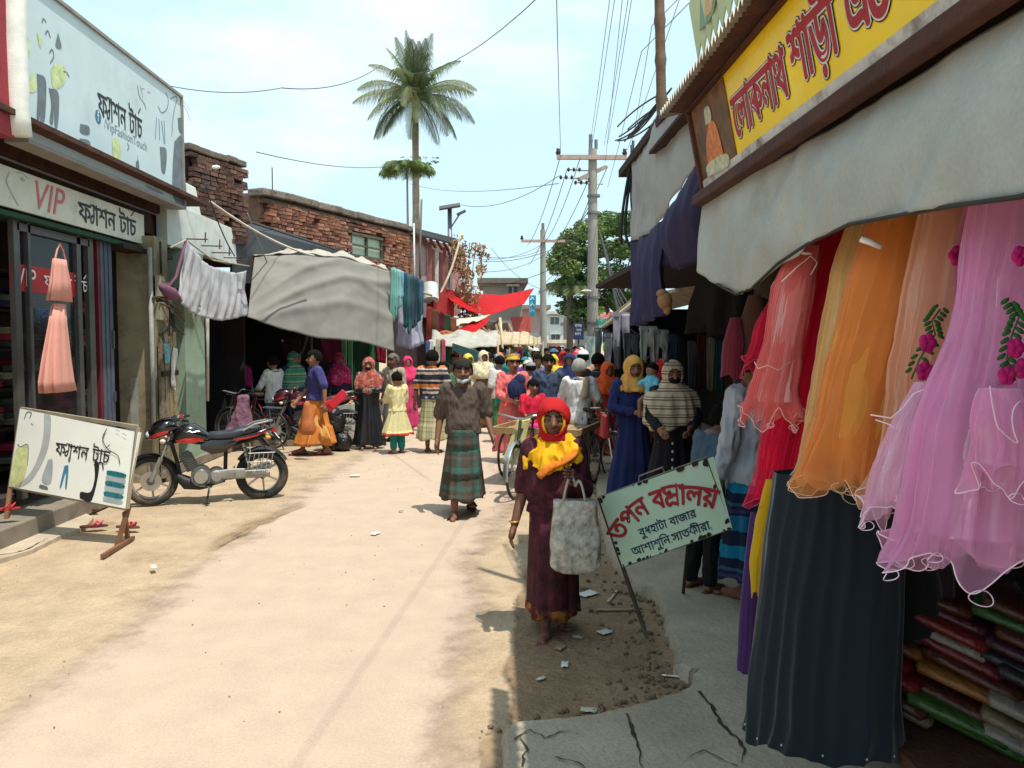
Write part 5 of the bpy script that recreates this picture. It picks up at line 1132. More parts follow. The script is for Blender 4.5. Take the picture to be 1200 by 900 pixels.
build(tarp, 'tarp_awning', m_tarp, label='big grey beige tarp draped over the dark shop left of centre', cat='awning', smooth=True, solid=.01)
build(sheet([A1 + V(0, .02, .04), A2 + V(0, 0, .06), A3 + V(0, 0, .05), A4 + V(0, 0, .03)], [P(290, 300, 15.6), P(345, 292, 16), P(405, 296, 17.4), P(450, 312, 18.4)], 40, 8, .03, 5), 'tarp_strip', M('grey_beige_tarp_top', lin((168, 160, 146)), .85), label='folded upper strip of the grey beige tarp on the roof edge', cat='tarp', smooth=True, solid=.01)
# dark shop under the tarp
ds = thing('dark_shop', 'deep dark shop with a green door frame under the grey beige tarp', 'shop', (-4, 17, 0))
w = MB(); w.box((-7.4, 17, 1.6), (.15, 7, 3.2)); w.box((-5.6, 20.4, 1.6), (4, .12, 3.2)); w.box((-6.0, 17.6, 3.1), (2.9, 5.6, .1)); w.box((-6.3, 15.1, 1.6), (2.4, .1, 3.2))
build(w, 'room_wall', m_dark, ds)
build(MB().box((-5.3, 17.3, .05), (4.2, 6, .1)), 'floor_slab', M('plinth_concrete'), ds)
gA, gB, gC = P(404, 460, 17.3), P(420, 460, 17.7), P(436, 460, 18)
m_green = M('green_painted_metal', lin((34, 110, 66)), .6, var=.15, dirt=.2)
for a in (gA, P(411, 460, 17.5), gC): build(MB().box((a.x, a.y, 1.45), (.09, .09, 2.9)), 'green_post', C(90, 150, 110) if a is not gC else m_green, ds)
build(MB().box(((gB.x + gC.x) / 2, 18.1, 1.45), (.55, .06, 2.8)), 'green_door', M('dark_green_metal', lin((20, 70, 44)), .6), ds)
build(MB().tube([P(365, 392, 16), P(365, 500, 16)], .025, 6), 'thin_post', C(110, 108, 104), ds, smooth=True)
build(MB().tube([P(243, 330, 13.2), P(243, 470, 13.2)], .03, 6), 'thin_post', C(190, 190, 180), ds, smooth=True)
for i, (x0, x1, c_) in enumerate(((376, 402, (120, 40, 70)), (330, 352, (60, 30, 40)), (262, 286, (70, 30, 44)), (440, 452, (130, 24, 50)))):
    build(sheet([P(x0, 398, 17.5), P(x1, 398, 17.5)], [P(x0, 424, 17.5), P(x1, 426, 17.5)], 12, 8, .03, 3), 'hanging_cloth', C(*c_, .9), label='%s cloth bundle hanging at the %s of the dark shop' % (('plum', 'maroon', 'wine', 'crimson')[i], ('upper right', 'middle', 'left side', 'right edge')[i]), cat='cloth', smooth=True, solid=.02)
# clothes hanging at the tarp's right end
def hung(name, label, px0, py0, w_, h_, D, col, D2=None, folds=3, group=None, ragged=0, transl=.12):
    tp = [P(px0, py0, D), P(px0 + w_ * .5, py0 - 1, D), P(px0 + w_, py0 + 1, D2 or D)]; bt = [P(px0 + R.uniform(-2, 2), py0 + h_, D), P(px0 + w_ * .5, py0 + h_ * (1.06 if not ragged else .8), D), P(px0 + w_ + R.uniform(-2, 2), py0 + h_ * .97, D2 or D)]
    return build(sheet(tp, bt, 18, 14, .0016 * w_ / 20 * D * 1.1, folds, ph=R.random()), name, C(*col, .9, var=.12, transl=transl), label=label, cat='cloth', group=group, smooth=True, solid=.008)
hung('hanging_cloth', 'long pale lilac cloth hanging at the right end of the grey tarp', 466, 335, 29, 70, 17, (176, 172, 190), 17.6)
for k in range(8):
    x = 458 + 4.5 * k; hung('hanging_rag', '%s rag dangling over the lilac cloth beside the tarp' % ('sea green', 'pale teal', 'light blue', 'dark teal', 'blue green', 'slate', 'deep teal', 'dusky blue')[k], x, 314 + 2 * k, 7, (60, 44, 30, 62, 66, 58, 50, 40)[k], 16.7, ((110, 164, 150), (130, 180, 170), (130, 170, 196), (40, 78, 84), (60, 100, 104), (60, 74, 84), (36, 66, 76), (70, 96, 116))[k], folds=1.5)
build(MB().tube(bez(P(478, 338, 17.2), P(494, 342, 17), P(506, 346, 17.2)), .03, 6), 'bamboo_stick', m_bamboo, label='bamboo stick holding the cloths beside the grey tarp', cat='stick', smooth=True)
# red awnings
m_redt = M('bright_red_tarp', lin((196, 16, 22)), .7, var=.1, scale=2, bump=.2, bscale=60, transl=.3)
build(sheet([P(516, 338, 24), P(550, 344, 25), P(590, 346, 27), P(626, 338, 29)], [P(528, 352, 22.5), P(548, 364, 23), P(572, 370, 24), P(614, 356, 26.5)], 40, 14, .02, 3, .18, (0, -1, -.4)), 'red_awning', m_redt, label='large bright red awning cloth stretched over the left side of the street', cat='awning', smooth=True, solid=.01)
build(sheet([P(528, 392, 22), P(548, 380, 22.5), P(574, 371, 23.5)], [P(531, 396, 21), P(552, 394, 21.5), P(570, 380, 22.5)], 24, 8, .02, 2, .1, (0, -1, -.4)), 'red_awning', m_redt, label='small red awning cloth below the large one', cat='awning', smooth=True, solid=.01)
build(sheet([P(522, 374, 23), P(575, 370, 23.8)], [P(527, 383, 22), P(560, 376, 22.6)], 16, 6, .02, 2), 'cream_awning', C(206, 190, 168), label='narrow cream cloth edge above the small red awning', cat='awning', smooth=True, solid=.02)
build(MB().prism([P(598, 372, 27), P(622, 370, 28), P(622, 392, 28), P(602, 388, 27)], (0, .05, 0)), 'faded_red_board', C(166, 74, 68), label='faded red board beyond the red awnings', cat='board')
build(MB().prism([P(508, 341, 22), P(532, 345, 23.2), P(532, 392, 23.2), P(508, 384, 22)], (-.2, .3, 0)), 'wall_panel', C(150, 40, 40, .8, dirt=.3), label='dark red painted wall panel under the left end of the red awning', cat='wall')
build(MB().tube([P(504, 334, 22.2), P(505, 352, 22)], .22, 14), 'white_drum', C(190, 196, 196, .6), label='pale plastic drum on the ledge left of the red awning', cat='drum', smooth=True, auto=50)
# far left row stalls: ragged little awnings from D 18 to 38
def stall(label, D, px, py, w_, dep, col, tilt=.35, posts=True, goods=()):
    c_ = P(px, py, D); t = thing('market_stall', label, 'market stall', (c_.x, c_.y, 0))
    a = c_ + V(-w_ / 2, 0, 0); b = c_ + V(w_ / 2, 0, 0)
    bt = [a + V(R.uniform(-.1, .1), dep, tilt + R.uniform(-.1, .1)), b + V(R.uniform(-.1, .1), dep, tilt + R.uniform(-.05, .15))]
    build(sheet([a + V(0, 0, R.uniform(-.08, .08)), lerp(a, b, .5) + V(0, 0, -.06), b], bt, 18, 8, .04, 2.5, .08, (0, 0, 1), ph=R.random()), 'awning', C(*col, .85, var=.15, transl=.15, dirt=.2), t, smooth=True, solid=.015)
    if posts:
        for p in (a, b): build(MB().tube([V(p.x, p.y, 0), p + V(R.uniform(-.05, .05), 0, .12)], .028, 6), 'post', m_bamboo, t, smooth=True)
    build(MB().box((c_.x, c_.y + dep * .7, .45), (w_ * .9, .5, .9)), 'counter', C(120, 96, 74, .9, dirt=.3), t)
    return t
stall('white topped stall just behind the striped shirt man', 19, 545, 405, 1.6, 1.2, (176, 172, 160), .3)
stall('stall with a sagging dirty cream awning left of the cream awnings', 23, 585, 402, 2.0, 1.6, (190, 172, 140))
stall('stall with a rolled beige awning below the faded red board', 27, 604, 404, 1.8, 1.5, (176, 160, 134))
stall('stall under a grey brown awning in the middle of the left row', 25, 566, 398, 1.6, 1.2, (150, 130, 108), .5)
stall('small stall with a pale awning at the far end of the left row', 33, 612, 402, 1.6, 1.2, (200, 192, 176))
build(MB().prism([P(530, 402, 18.6), P(561, 412, 18.2), P(561, 426, 18.2), P(530, 410, 18.6)], (0, .3, 0)), 'teal_board', C(70, 110, 108), label='teal side board under the white topped stall', cat='board')
for k in range(9):
    x = 568 + 5.5 * k + R.uniform(-3, 3); y = 378 + R.uniform(-4, 22)
    build(MB().tube(bez(P(x - R.uniform(4, 14), y - R.uniform(6, 14), 24 + k * .3), P(x, y + 6, 24), P(x + R.uniform(2, 16), y + R.uniform(6, 20), 24)), R.choice((.02, .05, .07)), 6), 'rolled_cloth', C(*R.choice(((196, 182, 156), (160, 140, 112), (210, 200, 180), (140, 116, 92))), .9), label='rolled beige cloth or bamboo hanging under the left row awnings', cat='rolled cloth', group='rolled cloths and bamboo under the left awnings', smooth=True)
build(MB().tube([P(586, 372, 22), P(591, 438, 22)], .04, 6), 'bamboo_post', C(206, 190, 160), label='pale bamboo post in front of the cream awnings', cat='post', smooth=True)
cl = [('steel blue', (70, 90, 130)), ('black', (30, 30, 34)), ('grey', (120, 120, 120)), ('maroon', (110, 30, 40)), ('cream', (200, 190, 160)), ('teal', (30, 110, 100)), ('rust', (150, 80, 50)), ('white', (210, 210, 206)), ('pink', (190, 90, 110)), ('olive', (100, 100, 60))]
for k in range(26):
    x = 500 + 4.4 * k + R.uniform(-2, 2); D = 17 + (x - 500) * .12; nm, c_ = cl[k * 7 % 10]
    hung('hanging_garment', '%s garment on the clothes line of the left stalls %s' % (nm, ('near the lilac cloth', 'behind the striped shirt man', 'behind the polo shirt man', 'behind the cycle van')[min(3, int((x - 500) / 28))]), x, 396 + (x % 5), 5.5, 26 + k % 8, D, c_, folds=1, group='garments strung along the left stalls')
hung('orange_saree', 'orange striped cloth hanging behind the striped shirt man', 516, 388, 14, 30, 20, (190, 110, 60))
for k in range(5):
    hung('hanging_garment', '%s dress hung inside the stall between the lilac cloth and the red wall' % ('brick red', 'brown', 'wine', 'dark green', 'rust')[k], 500 + 7 * k, 360 + 3 * k, 7, 40, 20.5, ((130, 50, 44), (100, 66, 50), (100, 26, 44), (40, 70, 50), (140, 80, 54))[k], folds=1.5)
wl = thing('stall_row_wall', 'dark shaded wall closing the left row of stalls', 'wall', (-2.5, 22, 0))
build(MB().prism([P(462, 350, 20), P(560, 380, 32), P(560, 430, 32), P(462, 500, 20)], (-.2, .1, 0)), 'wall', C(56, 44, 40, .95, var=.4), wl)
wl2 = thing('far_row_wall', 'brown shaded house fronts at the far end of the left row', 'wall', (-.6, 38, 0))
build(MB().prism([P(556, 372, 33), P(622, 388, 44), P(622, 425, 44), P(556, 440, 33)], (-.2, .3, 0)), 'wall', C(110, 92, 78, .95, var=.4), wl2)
# far buildings
def bldg(label, x0, x1, y0, D, col, wins=(), roof=None, depth=5, name='house'):
    a = P(x0, y0, D); b = P(x1, y0, D); t = thing(name, label, 'building', ((a.x + b.x) / 2, D, 0)); wv = []
    build(MB().box(((a.x + b.x) / 2, D + depth / 2, a.z / 2), (b.x - a.x, depth, a.z)), 'wall', C(*col, .9, var=.1, scale=1.5, dirt=.25), t)
    for (wx0, wy0, wx1, wy1, wc) in wins:
        p, q = P(wx0, wy0, D), P(wx1, wy1, D)
        f = build(MB().box(((p.x + q.x) / 2, D - .02, (p.z + q.z) / 2), (q.x - p.x, .06, p.z - q.z)), 'window', C(*wc, .5), t)
        build(MB().box(((p.x + q.x) / 2, D - .04, (p.z + q.z) / 2), (.05, .06, p.z - q.z)), 'mullion', C(170, 176, 170), f)
        build(MB().box(((p.x + q.x) / 2, D - .09, p.z + .06), (q.x - p.x + .2, .22, .08)), 'sunshade', C(210, 214, 210), f)
    if roof: build(MB().box(((a.x + b.x) / 2, D + depth / 2 - .15, a.z + .1), (b.x - a.x + .5, depth + .6, .22)), 'roof_slab', C(*roof, .9), t)
    return t
bldg('white three storey building far down the street behind the second pole', 640, 667, 368, 62, (206, 212, 208), [(645, 372, 655, 380, (84, 96, 100)), (646, 392, 656, 402, (84, 96, 100))], (190, 190, 186))
bldg('small concrete house with a slab roof above the red awning', 566, 612, 332, 36, (150, 144, 136), [(596, 336, 606, 346, (60, 70, 90))], (110, 104, 100))
bldg('low grey house at the far end between the poles', 668, 700, 380, 55, (140, 140, 134), (), (120, 116, 110))
bldg('pale low shop front with a red sign at the far end', 636, 668, 402, 50, (190, 186, 176), [(640, 410, 650, 417, (120, 40, 40))], (210, 204, 190))
bldg('faded pink and brown block behind the second pole', 612, 640, 362, 46, (170, 150, 142), (), (140, 120, 110))
bldg('dim brown building behind the stalls on the right', 742, 900, 380, 22, (70, 62, 56), (), (60, 54, 50), 3)
bn2 = thing('blue_banner', 'tall light blue banner on the pink block behind the red awning', 'banner', tuple(P(624, 372, 33)))
build(MB().prism([P(620, 346, 33), P(628, 346, 33), P(628, 371, 33), P(620, 371, 33)], (0, .05, 0)), 'sheet', C(70, 160, 190, .6), bn2)
mb = MB(); f = planefn(P(620, 371, 32.98), (1, 0, 0), (0, 0, 1))
for k in range(3): stroke2(mb, smooth2([(.06, .2 + .25 * k), (.14, .28 + .25 * k), (.22, .2 + .25 * k)]), .04, f, .004)
build(mb, 'lettering', m_wht, bn2)
gb_ = thing('water_tank_dome', 'grey domed concrete block between the far buildings', 'tank', tuple(P(668, 400, 52)))
rg = [ringp(P(667, y, 52), w_, w_, 16) for y, w_ in ((405, .38 * 1.0), (376, .38), (372, .34), (369, .2), (368, .05))]
build(MB().loft([[V(p) for p in r_] for r_ in rg]), 'dome', C(110, 108, 104, .9), gb_, smooth=True, auto=50)
# navy sign board by the pole
bs_ = thing('navy_sign_board', 'navy sign board with white lettering left of the nearer utility pole', 'sign', tuple(P(678, 420, 24)))
bs_.location.z = 0; ROOTM[bs_.name] = Matrix.Translation(bs_.location)
a, b = P(672, 378, 24), P(684, 398, 24)
build(MB().box(((a.x + b.x) / 2, 24, (a.z + b.z) / 2), (b.x - a.x, .06, a.z - b.z)), 'panel', C(36, 44, 90, .5), bs_)
build(MB().tube([((a.x + b.x) / 2, 24.05, 0), ((a.x + b.x) / 2, 24.05, b.z)], .03, 6), 'post', m_steel, bs_)
f = planefn((a.x, 23.965, b.z), (1, 0, 0), (0, 0, 1)); mb = MB(); Hh = a.z - b.z
letter(mb, ['ba', 'ka', 'ra'], .04, Hh * .73, .09, .02, f, .003, sx=.8); letter(mb, ['na', 'ta'], .09, Hh * .48, .08, .02, f, .003); letter(mb, ['ca', 'aa', 'la'], .04, Hh * .26, .08, .02, f, .003)
build(mb, 'lettering', m_wht, bs_)
build(MB().prism([P(686, 402, 23), P(694, 402, 23), P(694, 416, 23), P(686, 416, 23)], (0, .05, 0)), 'pale_blue_board', C(170, 200, 210), label='pale blue board at the foot of the nearer utility pole', cat='board')
# right row stalls beyond the navy tarp
nx = thing('covered_stall', 'deep dark covered stall hung with trousers right of the utility pole', 'market stall', (3.2, 11, 0))
build(MB().prism([P(700, 384, 18.5), P(742, 352, 14.2), (4.5, 6.4, 2.9), (5, 18.5, 2.9)], (0, 0, .05)), 'tin_roof', C(176, 160, 140, .6, var=.3, dirt=.4), nx)
build(MB().box((3.0, 9.5, 2.75), (2.8, 6.3, .06)), 'roof_board', m_darkbrown, nx)
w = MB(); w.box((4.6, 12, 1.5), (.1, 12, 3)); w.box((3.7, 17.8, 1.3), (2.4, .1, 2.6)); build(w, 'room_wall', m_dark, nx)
build(sheet([P(698, 374, 19), P(715, 362, 18)], [P(702, 386, 17.5), P(726, 372, 16)], 10, 6, .03, 2), 'striped_cloth', C(206, 196, 190, .85, stripes=('x', [(0, (.7, .2, .18)), (.4, (.75, .72, .68)), (.8, (.1, .4, .3))], 3)), label='pale cloth with red and green stripes on the stall roof beside the pole', cat='cloth', smooth=True, solid=.01)
build(MB().tube([P(704, 386, 17.6), P(742, 356, 13.8)], .045, 6), 'bamboo_rail', C(210, 190, 160), label='pale bamboo eave rail of the stall right of the pole', cat='rail', smooth=True)
def trousers(label, px, py, s, D, col, legs=1):
    t = thing('hanging_trousers', label, 'trousers', tuple(P(px, py + 40 * s, D)))
    wpx = 11 * s
    for sg in (-1, 1):
        build(sheet([P(px + sg * .5, py, D), P(px + sg * wpx, py, D)], [P(px + sg * (.25 * wpx), py + 46 * s, D), P(px + sg * wpx * .95, py + 44 * s, D)], 8, 12, .02, 1.5, ph=sg), 'trouser_leg', C(*col, .9, var=.1, transl=.1), t, smooth=True, solid=.03)
    build(MB().prism([P(px - wpx, py - 2, D), P(px + wpx, py - 2, D), P(px + wpx, py + 3, D), P(px - wpx, py + 3, D)], (0, .04, 0)), 'waistband', C(*[max(0, q - 14) for q in col], .9), t)
trousers('pale grey trousers hung at the left of the right hand stalls', 728, 368, .9, 13.5, (150, 146, 156))
trousers('light grey trousers hung beneath the bottom edge of the navy tarp', 760, 384, .9, 8.6, (142, 144, 140))
trousers('dark grey trousers hung lowest behind the pale pair', 718, 392, .9, 14.5, (96, 96, 104))
trousers('mid grey trousers hung nearest the utility pole', 706, 386, .8, 17, (90, 92, 92))
trousers('charcoal trousers hung between the pale and the light grey pairs', 740, 392, .8, 11, (76, 78, 84))
trousers('smoky grey trousers at the right below the navy tarp', 774, 388, .8, 7.6, (120, 120, 118))
build(MB().ell(P(712, 407, 16), (.1, .1, .14)), 'green_bag', C(120, 220, 40), label='lime green bag hanging among the trousers', cat='bag', smooth=True)
for k in range(8):
    hung('hanging_garment', '%s garment hanging in the gloom beyond the grey trousers' % cl[k][0], 784 + 11 * k, 392 + (k % 3) * 4, 10, 60, 8.2 - .1 * k, tuple(int(q * .5) for q in cl[k][1]), folds=1.5, group='garments in the gloom under the navy tarp')  # street palette halved, so the gloom is painted into the cloth
# ======================= VEHICLES AND STREET THINGS =======================
m_rub = M('tyre_rubber', lin((44, 42, 40)), .85, var=.2, dirt=.5, dcol=lin((110, 96, 78)))
m_chrome = M('bright_metal', lin((176, 176, 172)), .3, metal=.85, var=.1, bump=0)
m_alloy = M('dusty_alloy', lin((150, 148, 142)), .5, metal=.5, var=.15)
m_blackp = M('gloss_black_paint', lin((20, 20, 24)), .18, var=.1, coat=.7, bump=0)
m_blk = M('black_plastic', lin((30, 30, 32)), .6, var=.2)
m_seat = M('seat_vinyl', lin((50, 56, 64)), .45, var=.1, bump=.3, bscale=200)
m_engine = M('engine_alloy', lin((112, 112, 110)), .5, metal=.6, var=.3, dirt=.4, dcol=lin((60, 54, 48)))
def arcpts(cx, cz, r, a0, a1, n=10, y=0): return [V(cx + r * math.cos(math.radians(lerp(a0, a1, i / n))), y, cz + r * math.sin(math.radians(lerp(a0, a1, i / n)))) for i in range(n + 1)]
def lft(secs, n=18, pw=.8):   # sections: (x, z, half width, half height)
    rg = []
    for x, z, hw, hh in secs:
        r_ = []
        for k in range(n):
            a = 2 * PI * k / n; ca, sa = math.cos(a), math.sin(a)
            r_.append(V(x, hw * math.copysign(abs(ca) ** pw, ca), z + hh * math.copysign(abs(sa) ** pw, sa)))
        rg.append(r_)
    return rg
def motorbike(label, loc, rz, scale, body=(20, 20, 24), accent=(176, 30, 24), seatc=None, group=None):
    t = thing('motorbike', label, 'motorbike', loc, rz, group, scale)
    B = lambda mb, n_, m_, p=t, **k: build(mb, n_, m_, p, local=True, smooth=True, auto=40, **k)
    mp_ = C(*body, .2, coat=.7, bump=0); ma = C(*accent, .25, coat=.6, bump=0); mse = C(*seatc, .5) if seatc else m_seat
    for x, tw_ in ((.65, .045), (-.65, .058)):
        wn = B(MB().torus((x, 0, .3), .27, tw_, nu=40, nv=10), 'wheel', m_rub)
        B(MB().torus((x, 0, .3), .225, .022, nu=36, nv=6), 'rim', m_alloy, wn)
        for k in range(6):
            a = k * PI / 3 + .3; B(MB().beam((x + .03 * math.cos(a), 0, .3 + .03 * math.sin(a)), (x + .222 * math.cos(a + .12), 0, .3 + .222 * math.sin(a + .12)), .022, .036, up=(0, 1, 0)), 'spoke', m_alloy, wn)
        B(MB().tube([(x, -.07, .3), (x, .07, .3)], .05, 14), 'hub', m_engine, wn)
    B(MB().tube([(.65, .062, .3), (.65, .07, .3)], .12, 20), 'brake_disc', m_chrome)
    # fenders
    rg = []
    for p in arcpts(.65, .3, .335, 20, 165, 12): 
        d = (p - V(.65, 0, .3)).normalized(); rg.append([p + V(0, y, 0) - d * (.028 * (abs(y) / .06) ** 2) + d * e for y, e in ((-.06, 0), (-.03, .004), (0, .006), (.03, .004), (.06, 0), (.05, -.008), (0, -.002), (-.05, -.008))])
    B(MB().loft(rg), 'front_fender', mp_)
    rg = []
    for p in arcpts(-.65, .3, .36, 35, 150, 10):
        d = (p - V(-.65, 0, .3)).normalized(); rg.append([p + V(0, y, 0) - d * (.03 * (abs(y) / .07) ** 2) + d * e for y, e in ((-.07, 0), (0, .006), (.07, 0), (.06, -.008), (0, -.002), (-.06, -.008))])
    B(MB().loft(rg), 'rear_fender', m_blk)
    for s in (-1, 1):
        f = B(MB().tube([(.65, .09 * s, .3), (.53, .09 * s, .58)], .03, 10), 'fork', m_alloy)
        B(MB().tube([(.53, .09 * s, .58), (.40, .085 * s, .92)], .019, 10), 'fork_tube', m_chrome, f)
    B(MB().box((.405, 0, .86), (.06, .24, .04)).box((.44, 0, .76), (.06, .22, .04)), 'fork_clamp', m_blk)
    # head fairing: beak with windscreen and headlight
    fr_ = B(MB().loft(lft([(.34, .96, .10, .05), (.44, .96, .15, .10), (.54, .93, .15, .115), (.62, .885, .12, .09), (.68, .85, .06, .045), (.70, .84, .02, .02)])), 'head_fairing', mp_)
    B(MB().loft(lft([(.36, 1.045, .06, .012), (.44, 1.06, .11, .014), (.54, 1.04, .11, .014), (.62, .99, .07, .012), (.65, .965, .03, .008)])), 'windscreen', M('smoked_screen', (.01, .012, .015), .06, bump=0, coat=.8), fr_)
    for s in (-1, 1): B(MB().loft([[V(x, .142 * s * w_ + .008 * s, z + h_), V(x, .142 * s * w_ + .013 * s, z), V(x, .142 * s * w_ + .006 * s, z - h_)] for x, z, w_, h_ in ((.44, .905, 1.0, .018), (.54, .875, 1.0, .026), (.61, .85, .82, .022), (.65, .84, .6, .008))]), 'accent_stripe', ma, fr_)
    B(MB().ell((.655, 0, .86), (.05, .085, .05)), 'headlight', M('headlight_glass', lin((190, 195, 200)), .1, bump=0), fr_)
    for s in (-1, 1): B(MB().tube([(.50, .15 * s, .81), (.50, .21 * s, .80)], .008, 6).ell((.50, .235 * s, .80), (.035, .03, .028), 10, 7), 'indicator', C(220, 200, 180, .2), fr_)
    B(MB().tube([(.38, 0, .99), (.36, .14, 1.0), (.33, .22, 1.06), (.24, .36, 1.05)], .013, 8), 'handlebar', m_chrome); B(MB().tube([(.38, 0, .99), (.36, -.14, 1.0), (.33, -.22, 1.06), (.24, -.36, 1.05)], .013, 8), 'handlebar', m_chrome)
    for s in (-1, 1):
        B(MB().tube([(.265, .31 * s, 1.053), (.215, .39 * s, 1.048)], .02, 10), 'grip', m_blk)
        B(MB().tube([(.30, .27 * s, 1.04), (.31, .37 * s, 1.03)], .006, 6), 'lever', m_chrome)
        B(MB().box((.30, .25 * s, 1.06), (.05, .05, .04)), 'switch_box', ma if s < 0 else m_blk)
    B(MB().tube([(.38, 0, 1.0), (.42, 0, 1.06)], [.07, .075], 14), 'instrument_pod', m_blk)
    tk = B(MB().loft(lft([(.40, .80, .05, .06), (.36, .84, .11, .10), (.26, .875, .15, .12), (.14, .87, .15, .115), (.04, .83, .12, .085), (-.03, .80, .08, .05)])), 'fuel_tank', mp_)
    for s in (-1, 1):
        B(MB().loft([[V(x, s * y, z + h_), V(x, s * (y + .006), z), V(x, s * y, z - h_)] for x, z, y, h_ in ((.36, .78, .108, .008), (.26, .785, .146, .03), (.14, .785, .144, .03), (.04, .79, .112, .012))]), 'tank_stripe', ma, tk)
        B(MB().tube([(.24, s * .151, .89), (.20, s * .155, .905), (.17, s * .153, .885), (.11, s * .152, .90), (.08, s * .146, .895)], .006, 5), 'tank_badge', m_chrome, tk)
    B(MB().tube([(.24, 0, .985), (.24, 0, 1.0)], .035, 12), 'tank_cap', m_chrome, tk)
    B(MB().loft(lft([(.03, .80, .07, .03), (-.04, .825, .12, .045), (-.16, .825, .14, .05), (-.28, .835, .145, .052), (-.36, .86, .14, .055), (-.50, .885, .125, .05), (-.60, .90, .09, .035), (-.64, .905, .04, .015)], pw=.6)), 'seat', mse)
    for s in (-1, 1): B(MB().loft(lft([(.06, .70, .012, .03), (-.05, .70, .02, .085), (-.2, .70, .02, .08), (-.32, .73, .014, .03)])).add([], []) if False else MB().loft([[p + V(0, .10 * s, 0) for p in r_] for r_ in lft([(.08, .70, .012, .03), (-.05, .69, .02, .09), (-.2, .70, .02, .085), (-.34, .75, .014, .03)])]), 'side_panel', mp_)
    tc_ = B(MB().loft(lft([(-.30, .79, .12, .04), (-.45, .80, .115, .045), (-.60, .83, .085, .04), (-.74, .88, .05, .03), (-.80, .90, .02, .012)])), 'tail_cowl', mp_)
    for s in (-1, 1): B(MB().loft([[V(x, s * y, z + .012), V(x, s * (y + .004), z), V(x, s * y, z - .012)] for x, z, y in ((-.3, .77, .118), (-.45, .785, .114), (-.6, .82, .088), (-.72, .87, .058))]), 'tail_stripe', ma, tc_)
    B(MB().box((-.80, 0, .87), (.04, .1, .05)), 'tail_light', C(170, 20, 20, .2), tc_)
    B(MB().tube([(-.42, .13, .88), (-.56, .14, .96), (-.72, .11, .99), (-.78, 0, .99), (-.72, -.11, .99), (-.56, -.14, .96), (-.42, -.13, .88)], .013, 8), 'grab_rail', m_alloy)
    for s in (-1, 1): B(MB().tube([(-.70, .06 * s, .80), (-.72, .14 * s, .79)], .008, 6).ell((-.72, .16 * s, .79), (.035, .028, .025), 10, 7), 'indicator', C(210, 150, 80, .2))
    B(MB().box((-.90, 0, .68), (.01, .16, .14), (0, .25, 0)).tube([(-.78, 0, .84), (-.88, 0, .72)], .015, 5), 'number_plate', m_blk)
    # frame and engine
    B(MB().tube([(.42, 0, .78), (.36, 0, .55), (.30, 0, .26), (.0, 0, .2), (-.2, 0, .25)], .024, 8).tube([(.40, 0, .80), (.0, 0, .72), (-.25, 0, .68), (-.7, 0, .8)], .024, 8).tube([(-.2, 0, .25), (-.22, 0, .68)], .024, 8), 'frame_tube', m_blk)
    en = B(MB().tube([(.08, -.13, .33), (.08, .14, .33)], [.12, .12], 18).tube([(-.1, -.11, .32), (-.1, .11, .32)], .1, 16).box((0, 0, .31), (.3, .18, .16)), 'crankcase', m_engine)
    B(MB().tube([(.08, .14, .33), (.08, .165, .33)], [.095, .08], 18), 'clutch_cover', m_chrome, en); B(MB().tube([(-.1, .11, .32), (-.1, .14, .32)], [.08, .06], 14), 'sprocket_cover', m_alloy, en)
    for k in range(8): B(MB().box((.17 + .012 * k, 0, .42 + .024 * k), (.15, .17, .010), (0, .42, 0)), 'cooling_fin', m_engine, en)
    B(MB().box((.21, 0, .52), (.09, .11, .24), (0, .42, 0)), 'cylinder', m_engine, en)
    B(MB().tube([(.24, -.06, .56), (.36, -.08, .45), (.30, -.1, .24), (0, -.13, .2), (-.3, -.15, .26)], .022, 8).tube([(-.25, -.16, .25), (-.5, -.18, .31), (-.78, -.2, .40)], [.03, .05, .046], 10), 'exhaust', m_chrome)
    B(MB().beam((-.12, .09, .3), (-.65, .09, .3), .03, .05).beam((-.12, -.09, .3), (-.65, -.09, .3), .03, .05), 'swing_arm', m_alloy)
    B(MB().loft(lft([(-.06, .33, .012, .06), (-.3, .34, .014, .075), (-.6, .33, .014, .07), (-.74, .31, .01, .04)])).box((0, 0, 0), (.001, .001, .001)) if False else MB().loft([[p + V(0, .115, 0) for p in r_] for r_ in lft([(-.06, .34, .012, .05), (-.3, .345, .014, .065), (-.6, .335, .014, .06), (-.74, .31, .01, .03)])]), 'chain_cover', m_alloy)
    for s in (-1, 1):
        B(MB().tube([(-.5, .13 * s, .36), (-.42, .13 * s, .72)], .016, 8), 'shock', m_chrome)
        sp = [V(-.5 + .08 * q / 40, .13 * s, .36 + .36 * q / 40) + V(.032 * math.cos(q * .95), .032 * math.sin(q * .95), 0) for q in range(6, 38)]
        B(MB().tube(sp, .007, 5), 'spring', m_blk)
        B(MB().tube([(.02, .12 * s, .26), (.02, .24 * s, .26)], .014, 7), 'footpeg', m_blk); B(MB().tube([(-.32, .1 * s, .36), (-.32, .22 * s, .38)], .012, 7), 'rear_footpeg', m_alloy)
    B(MB().tube([(.10, .14, .22), (.0, .24, .22), (-.02, .26, .17)], .009, 6), 'gear_lever', m_chrome)
    B(MB().tube([(-.02, .1, .22), (.02, .24, .02)], .013, 7).box((.02, .245, .012), (.07, .04, .014)), 'kickstand', m_blk)
    B(MB().loft(lft([(.38, .34, .03, .04), (.28, .26, .10, .09), (.1, .21, .11, .06), (-.05, .2, .06, .03)])), 'belly_cowl', m_blk)
    gd = MB()
    for k in range(6): gd.tube([(-.46 - .055 * k, .19, .38), (-.50 - .055 * k, .19, .6)], .006, 5)
    for z in (.38, .49, .6): gd.tube([(-.44 - (z - .38) * .18, .19, z), (-.76 - (z - .38) * .18, .19, z)], .006, 5)
